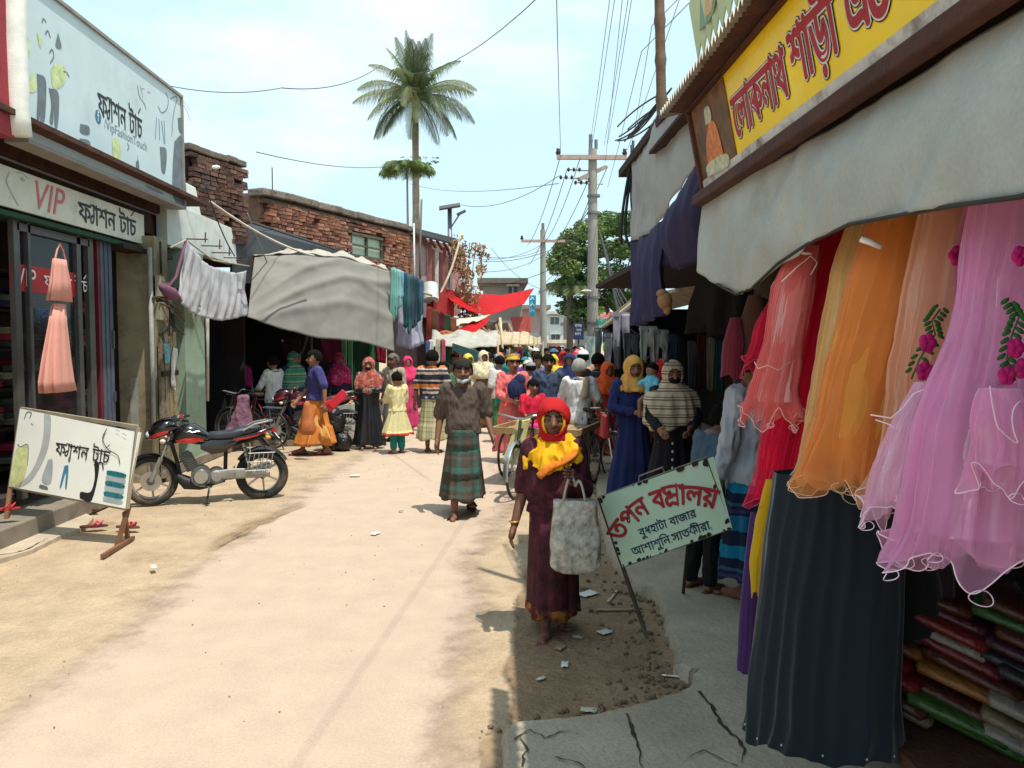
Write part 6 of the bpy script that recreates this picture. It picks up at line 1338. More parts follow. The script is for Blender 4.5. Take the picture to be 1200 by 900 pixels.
    gd.tube([(-.5, .13, .72), (-.5, .19, .6)], .006, 5).tube([(-.6, .13, .4), (-.6, .19, .4)], .006, 5)
    B(gd, 'saree_guard', m_alloy)
    for k, s in enumerate((-1, 1)):
        B(MB().tube(bez((.38, .05 * s, .96), (.52, .16 * s, 1.02), (.32, .24 * s, 1.05)), .006, 5), 'control_cable', m_blk)
    return t
w1, w2 = G(184, 591), G(302, 583)
dv = (w1 - w2); rz = math.atan2(dv.y, dv.x); sc_ = dv.length / 1.3 * 1.1
motorbike('parked black and red motorbike with a dark visor nose, in the foreground at left', tuple((w1 + w2) / 2), rz, sc_)
p = G(340, 530, 0); motorbike('parked maroon motorbike behind the boy in the white shirt', (p.x + .15, 14.4, 0), PI + .1, .98, (70, 26, 34), (150, 40, 50), (84, 40, 48))
# bicycle
def wheel(par, c_, axis='y', r=.33, mk='wheel'):
    wn = build(MB().torus(c_, r - .018, .018, axis, 36, 7), mk, m_rub, par, smooth=True, local=True)
    build(MB().torus(c_, r - .04, .009, axis, 30, 5), 'rim', m_chrome, wn, smooth=True, local=True)
    sp = MB()
    for k in range(24):
        a = 2 * PI * k / 24; d = V(math.cos(a), 0, math.sin(a)) if axis == 'y' else V(0, math.cos(a), math.sin(a)); o_ = V(0, .03 if k % 2 else -.03, 0) if axis == 'y' else V(.03 if k % 2 else -.03, 0, 0)
        sp.tube([V(c_) + o_, V(c_) + d * (r - .04)], .0022, 3, caps=False)
    build(sp, 'spokes', m_chrome, wn, local=True)
    build(MB().tube([V(c_) - (V(0, .05, 0) if axis == 'y' else V(.05, 0, 0)), V(c_) + (V(0, .05, 0) if axis == 'y' else V(.05, 0, 0))], .022, 8), 'hub', m_chrome, wn, local=True)
    return wn
def cyclefront(t, x, col):
    m_ = C(*col, .5, dirt=.3)
    B = lambda mb, n_, mm: build(mb, n_, mm, t, local=True, smooth=True, auto=40)
    wheel(t, (x, 0, .33))
    B(MB().tube([(x, .055, .33), (x - .09, .055, .66), (x - .1, 0, .72)], .012, 7).tube([(x, -.055, .33), (x - .09, -.055, .66), (x - .1, 0, .72)], .012, 7), 'fork', m_chrome)
    B(MB().tube([(x - .09, 0, .68), (x - .17, 0, .93)], .02, 8), 'head_tube', m_)
    B(MB().tube([(x - .28, .3, .98), (x - .12, .27, 1.0), (x - .08, .2, 1.0), (x - .17, .05, .95), (x - .17, -.05, .95), (x - .08, -.2, 1.0), (x - .12, -.27, 1.0), (x - .28, -.3, .98)], .012, 8), 'handlebar', m_chrome)
    for s in (-1, 1): B(MB().tube([(x - .28, .3 * s, .98), (x - .18, .285 * s, .99)], .018, 8), 'grip', m_blk)
    B(MB().tube([(x - .17, .12, .93), (x - .03, .1, .93)], .006, 5).tube([(x - .17, -.12, .93), (x - .03, -.1, .93)], .006, 5), 'brake_rod', m_chrome)
    rg = []
    for p in arcpts(x, .33, .36, -10, 165, 12):
        d = (p - V(x, 0, .33)).normalized(); rg.append([p + V(0, y, 0) + d * e for y, e in ((-.03, 0), (0, .008), (.03, 0), (0, -.002))])
    B(MB().loft(rg), 'mudguard', m_chrome)
    B(MB().tube([(x - .13, 0, .82), (x - .62, 0, .80)], .016, 8).tube([(x - .11, 0, .72), (x - .48, 0, .30)], .016, 8).tube([(x - .48, 0, .30), (x - .66, 0, .9)], .016, 8), 'frame_tube', m_)
    B(MB().loft(lft([(x - .48, .92, .03, .015), (x - .6, .93, .07, .03), (x - .74, .94, .1, .035), (x - .78, .94, .06, .02)])), 'saddle', C(60, 40, 30))
    B(MB().tube([(x - .48, -.06, .30), (x - .48, .06, .30)], .03, 8).beam((x - .48, .08, .30), (x - .36, .08, .2), .015).box((x - .36, .13, .2), (.08, .1, .02)), 'pedal_crank', m_chrome)
van = thing('cycle_van', 'flatbed cycle van with a wooden deck behind the woman in red and yellow', 'cycle van', (.70, 10.55, 0), math.atan2(-.935, -.355))
cyclefront(van, 1.28, (62, 54, 46))
for s in (-1, 1): wheel(van, (-.1, .62 * s, .33))
for k in range(8):
    build(MB().box((-.08, -.49 + .14 * k, .71), (1.35, .13, .025), (0, 0, .004 * (k % 3 - 1))), 'deck_plank', C(150 + 6 * (k % 3), 124 + 5 * (k % 3), 94, .85, var=.3, scale=10, bump=.5), van, local=True)
for s in (-1, 1): build(MB().box((-.08, .57 * s, .74), (1.4, .04, .07)), 'side_rail', C(150, 120, 84), van, local=True)
build(MB().box((.6, 0, .74), (.05, 1.16, .08)).box((-.76, 0, .74), (.05, 1.16, .08)), 'end_rail', C(160, 130, 92), van, local=True)
build(MB().tube([(-.1, -.6, .33), (-.1, .6, .33)], .018, 7).tube([(.6, 0, .66), (.66, 0, .80), (.8, 0, .8)], .02, 6).tube([(-.1, -.45, .33), (-.1, -.45, .7)], .016, 6).tube([(-.1, .45, .33), (-.1, .45, .7)], .016, 6), 'axle_frame', C(60, 70, 64), van, local=True)
build(sheet([(1.06, -.05, .95), (1.02, .10, .95)], [(1.16, -.22, .42), (1.10, -.02, .38)], 8, 10, .012, 2), 'draped_cloth', C(196, 190, 130), van, local=True, smooth=True, solid=.006)
def bicycle(label, loc, rz, col):
    t = thing('bicycle', label, 'bicycle', loc, rz); cyclefront(t, .52, col); wheel(t, (-.54, 0, .33))
    m_ = C(*col, .5, dirt=.3)
    build(MB().tube([(.04, 0, .30), (-.54, .05, .33)], .01, 6).tube([(-.14, 0, .84), (-.54, .05, .33)], .01, 6), 'rear_stay', m_, t, local=True, smooth=True)
    build(MB().box((-.5, 0, .72), (.36, .14, .02)).tube([(-.5, .06, .72), (-.54, .07, .33)], .006, 5), 'carrier', m_chrome, t, local=True)
    return t
bicycle('bicycle leaning among parcels left of the boy in the white shirt', (-4.35, 14.2, .0), PI - .5, (110, 30, 40))
bicycle('second bicycle with a chrome handlebar right against the dark shop', (-4.05, 14.7, .0), PI + .2, (40, 40, 60))
bicycle('bicycle held by the grey haired man in the white shirt', (1.35, 10.9, 0), -PI / 2 + .5, (30, 30, 34))
# bundles by the bikes
build(fuse(MB().cap(P(286, 468, 13.8), P(282, 500, 13.8), .1, .2, 14).cap(P(282, 495, 13.8), P(274, 512, 13.7), .17, .16), .02, 2, wr=.05, ws=6), 'cloth_sack', C(120, 84, 100, .9, var=.2, bump=.6, bscale=12), label='dusky purple sack hung on the handlebar of the leaning bicycle', cat='sack', smooth=True)
blk = MB()
for k in range(7): blk.ell(P(393 + R.uniform(-10, 10), 500 + R.uniform(-20, 18), 13.7), (.2, .17, .2), 9, 7, (R.random(), R.random(), 0))
build(blk, 'black_bag_heap', C(24, 24, 26, .3, var=.3, bump=.8, bscale=14), label='heap of shiny black plastic sacks right of the purple polo shirt man', cat='sacks', smooth=True)
build(MB().box(P(404, 500, 15.2), (.34, .3, .9)), 'pale_crate', C(170, 168, 160, .8), label='pale upright box beside the green post', cat='box', bevel=.01)
# ---- leaning board, left
def board(name, label, TL, TR, BR, BL, mat, th=.03, cat='sign board'):
    n_ = (TR - TL).cross(BL - TL).normalized()
    if n_.y > 0: n_ = -n_
    t = thing(name, label, cat, (BL.x, BL.y, 0))
    build(MB().prism([TL, TR, BR, BL], -n_ * th), 'sign_panel', mat, t)
    ux, uy = (BR - BL), (TL - BL)
    def fn(q, z, ux=ux, uy=uy): return BL + ux * q[0] + uy * q[1] + n_ * z
    return t, fn, ux.length, uy.length, n_
t, fn, wL, hL, nv_ = board('leaning_board', 'white leaning shop board with faded fashion prints on wooden legs at lower left', P(23, 479, 7.74), P(163, 507, 7.36), P(147, 596, 7.28), P(10, 570, 7.66), M('white_board_vinyl', lin((236, 238, 228)), .5, var=.04, scale=3, bump=.05, dirt=.12, dcol=lin((186, 182, 150))))
k_ = wL / hL
f2 = lambda q, z: fn((q[0] / wL, q[1] / hL), z)
mb = MB(); letter(mb, FT, .36 * wL, .50 * hL, .125, .013, f2, .003, fit=.46 * wL, bold=.003); build(mb, 'lettering', m_ink, t)
def bl(name, mat, patches=(), strokes=(), w=.01):
    mb = MB(); z = .0025
    for p_ in patches: z += .0002; blob2(mb, p_, fn, z)
    for s_ in strokes:
        pts_ = [Vector((q.x * wL, q.y * hL)) for q in smooth2(s_)]; z += .0001; stroke2(mb, pts_, w, f2, z)
    return build(mb, name, mat, t)
bl('printed_arc', M('pale_grey_arc', lin((176, 182, 180)), .6, bump=0), [[(.22, .985), (.28, .97), (.30, .7), (.28, .45), (.20, .15), (.10, .02), (.06, .02), (.16, .18), (.22, .42), (.24, .7)]])
bl('printed_lime_figure', M('pale_lime_print', lin((208, 212, 150)), .6, var=.25, scale=14, bump=0), [[(.01, .02), (.10, .02), (.14, .3), (.12, .55), (.03, .5), (.01, .3)]])
bl('printed_face', m_grey, strokes=[[(.055, .88), (.07, .97), (.11, .97), (.10, .9)], [(.12, .84), (.14, .82)], [(.03, .55), (.06, .52), (.12, .56), (.14, .3)]], w=.009)
bl('printed_logo', m_ink, strokes=[[(.765, .93), (.74, .8), (.79, .68), (.88, .62), (.91, .52)], [(.755, .9), (.745, .8)]], w=.008)
bl('printed_logo_marks', m_lgrey, strokes=[[(.84, .93), (.87, .92)], [(.90, .90), (.93, .88)]], w=.012)
bl('printed_trousers', C(70, 130, 160, .6), [[(.455, .38), (.49, .38), (.50, .12), (.485, .12), (.475, .3), (.455, .12), (.44, .12)]])
bl('printed_figure', m_grey, [[(.27, .1), (.33, .09), (.34, .05), (.27, .055)], [(.48, .5), (.50, .5), (.495, .44), (.48, .45)]])
bl('printed_gown', m_lgrey, [[(.31, .42), (.35, .42), (.36, .14), (.28, .15)]])
bl('printed_black_figure', m_ink, [[(.62, .02), (.72, .02), (.745, .44), (.70, .5), (.72, .3), (.70, .12), (.62, .1)]], [[(.70, .46), (.76, .5), (.78, .42)]], .014)
for k in range(6): bl('printed_folded_stack', m_teal if k % 2 else m_lgrey, [[(.815, .04 + .065 * k), (.955, .04 + .065 * k), (.96, .09 + .065 * k), (.82, .095 + .065 * k)]])
fm = MB()
def fq(u, v, d=.0): return fn((u, v), d)
for a, b_ in (((0, 0), (1, 0)), ((0, 1), (1, 1)), ((1, 0), (1, 1)), ((0, 0), (0, 1))): fm.beam(fq(*a, -.02), fq(*b_, -.02), .03, .035)
build(fm, 'frame', C(150, 138, 116, .8), t)
for a, b_ in ((P(13, 566, 7.7), G(7, 612, .17)), (P(151, 594, 7.35), G(137, 640, .01)), (P(146, 600, 7.36), G(150, 634, .01)), (G(120, 652, .02), G(156, 630, .02))):
    build(MB().beam(a, b_, .035), 'leg', C(120, 84, 62, .8), t)
# ---- tilted lettered board, right
t, fn2, w2_, h2_, n2 = board('tilted_board', 'pale green lettered board tilted on a single leg before the right hand shop', P(701.5, 583, 5.08), P(836, 535, 4.95), P(858, 619, 4.85), P(729.5, 664.5, 4.98), M('pale_green_board', lin((196, 220, 192)), .6, var=.06, scale=5, bump=.1, dirt=.1, dcol=lin((120, 130, 100))), .012)
g2 = lambda q, z: fn2((q[0] / w2_, q[1] / h2_), z)
hR = .125
def arc(X):
    a = .06 + X / w2_; dv_ = 1.55 if a < .47 else 1.25
    v = .57 - dv_ * (a - .47) ** 2; sl = -2 * dv_ * (a - .47) * h2_ / w2_
    return (a * w2_, v * h2_, math.atan(sl) * 1.0)
mb = MB(); letter(mb, ['ta', 'pa', 'na', ' ', 'ba', 'stra', 'aa', 'la', 'yya'], 0, 0, hR, .022, g2, .002, fit=.86 * w2_, arc=arc, bold=.009); build(mb, 'red_lettering', M('sign_red', lin((168, 16, 34)), .6, bump=0), t)
m_bl = M('sign_blue_ink', lin((24, 50, 78)), .6, bump=0)
mb = MB(); letter(mb, ['ba', 'hy', 'dha', 'ha', 'aa', 'tta', 'aa', ' ', 'ba', 'aa', 'ja', 'aa', 'ra'], .235 * w2_, .30 * h2_, .052, .0075, g2, .002, fit=.52 * w2_, bold=.003)
letter(mb, ['a', 'aa', 'sha', 'aa', 'sha', 'hy', 'i', 'na', 'dot', 'sa', 'aa', 'ta', 'kssa', 'ii', 'ra', 'aa', 'comma'], .12 * w2_, .09 * h2_, .052, .0075, g2, .002, fit=.73 * w2_, bold=.003)
build(mb, 'blue_lettering', m_bl, t)
mb = MB()
for k in range(34):
    e = R.random(); side = R.randrange(4); c_ = [(e, .01), (e, .985), (.012, e), (.985, e)][side]; r_ = R.uniform(.008, .03)
    if side == 3 or (side == 1 and e > .7): r_ *= 1.6
    blob2(mb, [(min(1, max(0, c_[0] + r_ * math.cos(q) * R.uniform(.5, 1.2))), min(1, max(0, c_[1] + 1.6 * r_ * math.sin(q) * R.uniform(.5, 1.2)))) for q in (0, 1.2, 2.5, 3.8, 5.0)], fn2, .0011 + .00003 * k)
build(mb, 'rust_patches', M('rust_stain', lin((56, 44, 32)), .9, bump=0), t)
build(MB().tube([fn2((0, 0), -.01), fn2((1, 0), -.01), fn2((1, 1), -.01), fn2((0, 1), -.01)], .008, 6, closed=True), 'frame', C(120, 116, 100, .6, dirt=.4), t)
build(MB().tube([fn2((0, 1), -.016), fn2((0, 0), -.016), G(760, 752, .0)], .014, 7), 'leg', C(70, 62, 56, .7, dirt=.4, dcol=lin((140, 130, 120))), t)
build(MB().tube([fn2((.9, 0), -.02), fn2((.95, 0), -.02) + V(.05, .5, 0), ], .01, 6).tube([fn2((.88, .9), -.02), V(fn2((.9, .9)  , 0).x + .05, 5.5, .1)], .012, 6), 'back_leg', C(60, 54, 50), t)
build(MB().tube([fn2((.38, 1.0), -.01), fn2((.40, 1.08), -.01), fn2((.62, 1.08), -.01), fn2((.62, 1.0), -.01)], .005, 5), 'wire_loop', C(150, 120, 110, .5), t)
# ---- sandals, litter
def sandal(name, label, px, py, z, rz, cs, cst, s=1.0, side=1, group=None, tip=0):
    p = G(px, py, z); t = thing(name, label, 'sandal', tuple(p), rz, group, s)
    ol = [(.125 * math.cos(a) + (.0), (.045 - .008 * math.cos(a)) * math.sin(a) * (1 if math.cos(a) > 0 else .85)) for a in [2 * PI * k / 18 for k in range(18)]]
    build(MB().prism([V(x, y, .004) for x, y in ol], (0, 0, .018)), 'sole', C(*cs, .8), t, local=True, bevel=.003)
    for k in (0, 1):
        x = .02 + .05 * k; build(MB().tube([(x - .03, -.045, .018), (x, -.03, .05), (x + .01, 0, .062), (x, .03, .05), (x - .03, .045, .018)], .008, 6, flat=1), 'strap', C(*cst, .6), t, local=True, smooth=True)
    build(MB().tube([(.07, 0, .02), (.06, 0, .04), (.03, .03, .045)], .006, 5), 'toe_post', C(*cst, .6), t, local=True, smooth=True)
    return t
for i, (lab, px, py, rz, cs, cst) in enumerate((('pink sandal nearest the step below the leaning board', 72, 606, .5, (120, 90, 80), (200, 60, 80)), ('red and pink sandal turned sideways beside the first', 80, 598, -.3, (190, 110, 100), (196, 40, 60)),
        ('brown leather sandal pointing away under the board', 108, 597, 2.4, (90, 60, 44), (70, 46, 36)), ('pink sandal in the middle on the sand below the board', 110, 618, .2, (90, 50, 46), (210, 70, 90)), ('red brown sandal behind the board\'s right leg', 150, 619, -.2, (110, 66, 50), (190, 60, 60)), ('black heeled sandal at the foot of the board on the left', 60, 596, .9, (50, 40, 40), (60, 40, 40)))):
    sandal('sandal', lab, px, py, .03, rz, cs, cst, 1.05, group='sandals left below the leaning board')
sandal('sandal', 'red sandal on the concrete step at the left edge', 6, 598, .32, .4, (150, 50, 50), (190, 40, 50))
def scrap(px, py, w_, h_, z, col, label, rz=None):
    p = G(px, py, z); a = R.uniform(0, PI) if rz is None else rz; m_ = MB()
    def f(u, v):
        x, y = (u - .5) * w_, (v - .5) * h_; return V(p.x + x * math.cos(a) - y * math.sin(a), p.y + x * math.sin(a) + y * math.cos(a), z + .012 + .012 * noise.noise(V(u * 3 + px, v * 3, 0)))
    m_.grid(f, 5, 5); return build(m_, 'paper_scrap', C(*col, .85), label=label, cat='litter', group='scraps of paper and plastic littering the ground', smooth=True, solid=.002)
sz = .022
for (px, py, w_, h_, col, lab) in ((689, 697, .15, .1, (215, 215, 210), 'largest white paper scrap right of the barefoot woman'), (635, 726, .13, .07, (220, 220, 215), 'white paper scrap just left of the bare foot'), (709, 742, .09, .07, (200, 196, 180), 'crumpled pale scrap left of the board leg'), (724, 716, .3, .03, (170, 150, 120), 'long pale straw scrap beside the board leg'),
        (662, 780, .08, .04, (214, 210, 200), 'white scrap in the middle of the brown soil'), (634, 797, .06, .03, (200, 190, 170), 'cream scrap left of the middle of the soil'), (690, 834, .08, .05, (190, 190, 170), 'pale green scrap on the pavement edge'), (657, 760, .09, .05, (150, 130, 104), 'tan scrap below the foot'), (786, 794, .02, .1, (220, 214, 190), 'thin white stick near the broken corner'),
        (440, 626, .1, .06, (235, 230, 215), 'white scrap on the road left of the polo shirt man'), (180, 665, .1, .04, (225, 220, 205), 'white scrap on the sand right of the board'), (416, 558, .14, .09, (236, 224, 200), 'pale scrap on the road below the yellow dress girl'), (718, 700, .3, .02, (190, 180, 160), 'pale straw curve behind the board leg'), (470, 600, .05, .03, (120, 110, 96), 'tiny dark scrap in the middle of the road'), (677, 748, .07, .04, (170, 160, 140), 'pale plastic bit between foot and leg')):
    scrap(px, py, w_, h_, sz, col, lab)
peb = MB()
for k in range(600):
    if k < 200: x, y = R.uniform(-4.2, .1), R.uniform(3.6, 14)
    else: q = G(R.uniform(600, 800), R.uniform(640, 830)); x, y = q.x, q.y
    s = R.uniform(.003, .008) * (1 if k < 200 else 1.5); peb.ell((x, y, .02), (s, s * .8, s * .6), 5, 3)
build(peb, 'gravel', C(140, 120, 98, .95), kind='stuff', label='small stones and grit scattered over the road and soil')
# ======================= PEOPLE =======================
def skin(c): return M('skin_%d' % c[0], lin(c), .55, var=.06, scale=8, bump=.15, bscale=180)
SK = [(122, 82, 60), (142, 98, 74), (112, 74, 54), (150, 108, 82)]
m_hair = M('black_hair', (.008, .007, .006), .95, var=.3, scale=60, bump=.6, bscale=120)
M('cropped_hair', (.03, .025, .022), .9).node_tree.nodes['Principled BSDF'].inputs['Specular IOR Level'].default_value = .08
m_hair.node_tree.nodes['Principled BSDF'].inputs['Specular IOR Level'].default_value = .08
m_ghair = M('grey_hair', lin((150, 146, 140)), .7, var=.3, scale=60, bump=.6, bscale=120)
m_eye = M('eye_white', lin((118, 100, 88)), .4, bump=0); m_pup = M('pupil', (.01, .008, .006), .2, bump=0); m_lip = M('lips', lin((110, 62, 54)), .5, bump=0)
def person(label, loc, rz, H=1.66, skinc=0, pose=None, top=None, bottom=None, hd=None, lod=1, group=None, head=0, nod=0, lean=0, feet='bare', belly=0, age=0, name='person', sleeve=.5, seed=0, hands=True, eyes=True, extra=None, root=None, build_root=True):
    """one figure: body is a single fused skin; garments, hair and shoes are its children. Faces -Y when rz=0"""
    vx = (.0095, .013, .02)[lod]; n_ = (16, 12, 9)[lod]
    t = thing(name, label, 'person', tuple(loc), rz, group)
    J = dict(pel=(0, 0, .53), che=(0, 0, .74), nk=(0, 0, .85), hc=(0, -.012, .925),
             shL=(.105, 0, .812), elL=(.135, .015, .635), wrL=(.145, -.04, .49), shR=(-.105, 0, .812), elR=(-.135, .015, .635), wrR=(-.145, -.04, .49),
             hiL=(.05, 0, .51), knL=(.055, -.015, .285), anL=(.06, .01, .045), hiR=(-.05, 0, .51), knR=(-.055, -.015, .285), anR=(-.06, .01, .045))
    if pose: J.update(pose)
    J = {k: V(v) * H for k, v in J.items()}
    for k in ('che', 'nk', 'hc', 'shL', 'shR', 'elL', 'elR', 'wrL', 'wrR'): J[k].y -= lean * (J[k].z - .5 * H) if k not in (pose or {}) else 0
    pz_ = J['pel'].z - .53 * H     # crouch offset for the torso
    sk = skin(SK[skinc])
    def tor(inf=0, z0=.47, z1=.845, wide=1, flare=0, n=n_ * 2):
        rg = []
        for z, rx, ry, oy in ((.47, .088, .068, .004), (.53, .092, .070, .004), (.60, .083, .062, 0), (.68, .090, .064, 0), (.75, .102, .064, .0), (.80, .100, .056, .004), (.825, .072, .044, .004), (.845, .036, .034, .004)):
            if z < z0 - .001 or z > z1 + .001: continue
            by = belly * math.exp(-((z - .60) / .07) ** 2); y = oy - lean * max(0, z - .5) - by * .5
            fl = flare * max(0, (.62 - z) / .12) if z < .62 else 0
            rg.append(ringp((J['pel'].x * (1 - (z - .47) / .37) + J['nk'].x * ((z - .47) / .37), (y + (J['pel'].y / H)) * H if abs(J['pel'].y) > 0 and False else y * H + J['pel'].y, z * H + pz_), (rx * wide + inf + fl + by * .25) * H, (ry + inf + fl + by * .5) * H, n, .9))
        return rg
    hc = J['hc']; hr = H * .0555; HM = Matrix.Translation(hc) @ Matrix.Rotation(head, 4, 'Z') @ Matrix.Rotation(nod, 4, 'X')
    def hp(x, y, z): return HM @ V(x * hr, y * hr, z * hr)
    hrot = (HM.to_euler().x, HM.to_euler().y, HM.to_euler().z)
    b = MB()
    b.loft(tor())
    b.cap(J['nk'] - V(0, 0, .03 * H), lerp(J['nk'], hc, .55), .036 * H, .031 * H, n_)
    b.ell(hp(0, .08, .22), (hr * .98, hr * 1.18, hr * 1.2), n_ + 4, 12, hrot); b.ell(hp(0, -.22, -.42), (hr * .78, hr * .82, hr * .92), n_ + 2, 10, hrot)
    b.ell(hp(0, -.62, -.98), (hr * .34, hr * .3, hr * .26), 10, 7)
    if lod < 2 and eyes:
        b.cap(hp(0, -1.05, .12), hp(0, -1.28, -.32), hr * .13, hr * .2, 8); b.ell(hp(.16, -1.12, -.36), hr * .13, 7, 5); b.ell(hp(-.16, -1.12, -.36), hr * .13, 7, 5)
        b.cap(hp(-.55, -.86, .3), hp(.55, -.86, .3), hr * .17, hr * .17, 8)
        for s in (-1, 1): b.ell(hp(s * .99, .1, -.1), (hr * .13, hr * .26, hr * .36), 8, 6, hrot); b.ell(hp(s * .5, -.75, -.3), hr * .32, 8, 6)
    for s in 'LR':
        sh, el, wr = J['sh' + s], J['el' + s], J['wr' + s]
        b.cap(sh, el, .037 * H, .027 * H, n_); b.cap(el, wr, .027 * H, .0175 * H, n_); b.ell(sh, (.04 * H,) * 3, n_, 8)
        hi, kn, an = J['hi' + s], J['kn' + s], J['an' + s]
        b.cap(hi, kn, .053 * H, .034 * H, n_); b.cap(kn, lerp(kn, an, .35), .033 * H, .034 * H, n_); b.cap(lerp(kn, an, .35), an, .034 * H, .02 * H, n_)
        f = V(0, -1, 0); heel = an + V(0, .018 * H, -.025 * H); toe = an + V((.012 if s == 'L' else -.012) * H, -.095 * H, -.030 * H)
        b.cap(heel, toe, .021 * H, .018 * H, n_); b.cap(an, an + V(0, -.05 * H, -.022 * H), .021 * H, .02 * H, n_)
    me = fuse(b, vx, 4 if lod < 2 else 2)
    hb = MB()
    if hands and lod < 2:
        for s in 'LR':
            wr, el = J['wr' + s], J['el' + s]; d = (wr - el).normalized(); sg = 1 if s == 'L' else -1
            pn = V(-sg, 0, 0) - d * V(-sg, 0, 0).dot(d); pn = pn.normalized() if pn.length > .2 else d.cross(V(0, 0, 1)).normalized()   # palm faces the body
            fw = d.cross(pn).normalized()   # across the knuckles
            if fw.y > 0: fw = -fw
            hl = .1 * H; hb.ell(wr + d * hl * .42, (.5, .5, .5), 3, 3) if False else None
            rg = []
            for q, w_, th in ((-.12, .16, .15), (.05, .19, .14), (.3, .27, .15), (.55, .27, .13), (.62, .2, .09)):
                c_ = wr + d * hl * q; rg.append([c_ + fw * math.cos(a) * w_ * hl * 1.0 + pn * math.sin(a) * th * hl for a in [2 * PI * k / 8 for k in range(8)]])
            hb.loft(rg)
            for k in range(4):
                o_ = (-.2 + .135 * k) * hl * -1; r_ = .068 * hl; L1 = (.30, .34, .32, .24)[k] * hl
                p0 = wr + d * hl * .55 + fw * o_; p1 = p0 + (d * .95 + pn * .25).normalized() * L1 * .55; p2 = p1 + (d * .75 + pn * .65).normalized() * L1 * .65
                hb.tube([p0, p1, p2, p2 + (d * .5 + pn * .8) * L1 * .2], [r_, r_ * .95, r_ * .8, r_ * .3], 6)
            p0 = wr + d * hl * .18 + fw * hl * .2; p1 = p0 + (d * .7 + fw * .7).normalized() * hl * .25; hb.tube([p0, p1, p1 + (d + fw * .15 + pn * .3).normalized() * hl * .22], [.085 * hl, .075 * hl, .045 * hl], 6)
    if feet == 'bare' and lod < 2:
        for s in 'LR':
            an = J['an' + s]
            for k in range(5):
                x = (-.022 + .011 * k) * H * (1 if s == 'R' else -1); hb.tube([an + V(x * .9 + (.012 if s == 'L' else -.012) * H, -.098 * H, -.032 * H), an + V(x * 1.1 + (.014 if s == 'L' else -.014) * H, (-.128 + .004 * k) * H, -.037 * H)], [.009 * H, (.0085 - .0007 * k) * H], 6)
    if hb.v:
        bm = bmesh.new(); bm.from_mesh(me); tm = hb.mesh('t', None, True); bm.from_mesh(tm); bm.to_mesh(me); bm.free(); bpy.data.meshes.remove(tm)
        me.polygons.foreach_set('use_smooth', [True] * len(me.polygons))
    build(me, 'body', sk, t, local=True)
    if eyes and lod < 2:
        for s in (-1, 1):
            e = build(MB().ell(hp(.38 * s, -.97, .06), (hr * .17, hr * .1, hr * .075), 9, 7), 'eye', m_eye, t, local=True, smooth=True)
            build(MB().ell(hp(.38 * s, -1.07, .06), (hr * .085, hr * .05, hr * .08), 8, 6), 'iris', m_pup, e, local=True, smooth=True)
            build(MB().tube([hp(.16 * s, -1.06, .3), hp(.4 * s, -1.08, .4), hp(.66 * s, -.9, .32)], hr * .05, 5), 'eyebrow', m_hair, t, local=True, smooth=True)
        build(MB().ell(hp(0, -1.08, -.62), (hr * .27, hr * .12, hr * .09), 9, 6), 'mouth', m_lip, t, local=True, smooth=True)
    hd = hd or {'hair': m_hair}
    def shell(inf, keep, mat, nm, noise_=.04, nu=28, nv=20, ry=1.18, rz_=1.2, thick=.012):
        m = MB(); m.ell((0, .08, .22), (.98 + inf, ry + inf, rz_ + inf), nu, nv); bm = bmesh.new(); tm = m.mesh('t'); bm.from_mesh(tm)
        bmesh.ops.delete(bm, geom=[v for v in bm.verts if not keep(v.co)], context='VERTS')
        for v in bm.verts: v.co = HM @ ((v.co * (1 + noise_ * noise.noise(v.co * 6 + V(seed, 0, 0)))) * hr)
        bm.to_mesh(tm); bm.free(); tm.polygons.foreach_set('use_smooth', [True] * len(tm.polygons))
        return build(tm, nm, mat, t, local=True, solid=-thick)
    if 'hair' in hd: shell(.07, lambda p: (p.z > .62 - .25 * (p.y < -.6) and p.y > -1.15) or (p.y > -.05 and p.z > -.45) or (p.y > -.42 and p.z > .1 and p.z < .7), hd['hair'], 'hair', .09)
    if 'cap' in hd:
        shell(.16, lambda p: p.z > .55, hd['cap'], 'cap', .02, thick=.01)
        if hd.get('fez'): build(MB().tube([hp(0, .05, .75), hp(0, .1, 1.55)], [hr * 1.06, hr * .98], 18), 'cap_crown', hd['cap'], t, local=True, smooth=True, auto=50)
    if 'hood' in hd:   # cloth over head and shoulders with a face opening
        hm_ = hd['hood']; sp = hd.get('spread', 1); dl = hd.get('drop', .64); m = MB()
        m.ell(hp(0, .12, .22), (hr * 1.16, hr * 1.34, hr * 1.36), 20, 14, hrot); m.ell(hp(0, -.1, -.45), (hr * 1.05, hr * 1.05, hr * 1.15), 16, 10, hrot)
        rg = []
        for q, (z, rx, ry) in enumerate(hd.get('rings') or ((.885, .06, .062), (.85, .08, .072), (.82, .128 * sp, .085), (.77, .15 * sp, .1), ((.77 + dl) / 2, .155 * sp, .115), (dl, .15 * sp, .12))):
            ring = []
            for k in range(40):
                a = 2 * PI * k / 40; w_ = 1 + (.05 * q / 5) * (math.sin(9 * a + seed) + .6 * math.sin(15 * a + q * .6))
                ring.append(V(rx * math.cos(a) * w_ * H, (ry * math.sin(a) * w_ - lean * (z - .5)) * H, (z + (.025 * math.sin(3 * a + seed) if q == 5 else 0)) * H) + V(J['nk'].x, J['pel'].y, pz_))
            rg.append(ring)
        m.loft(rg)
        iv = HM.inverted(); fx, fz = hd.get('open', (.66, .8)); cz = hd.get('oz', -.12)
        me = fuse(m, max(.011, vx), 3, wr=.010 * H, ws=9, cut=lambda p: (lambda q: q.y < -.3 * hr and (q.x / (fx * hr)) ** 2 + ((q.z - cz * hr) / (fz * hr)) ** 2 < 1)(iv @ p))
        o = build(me, hd.get('name', 'headscarf'), hm_, t, local=True, solid=-.008)
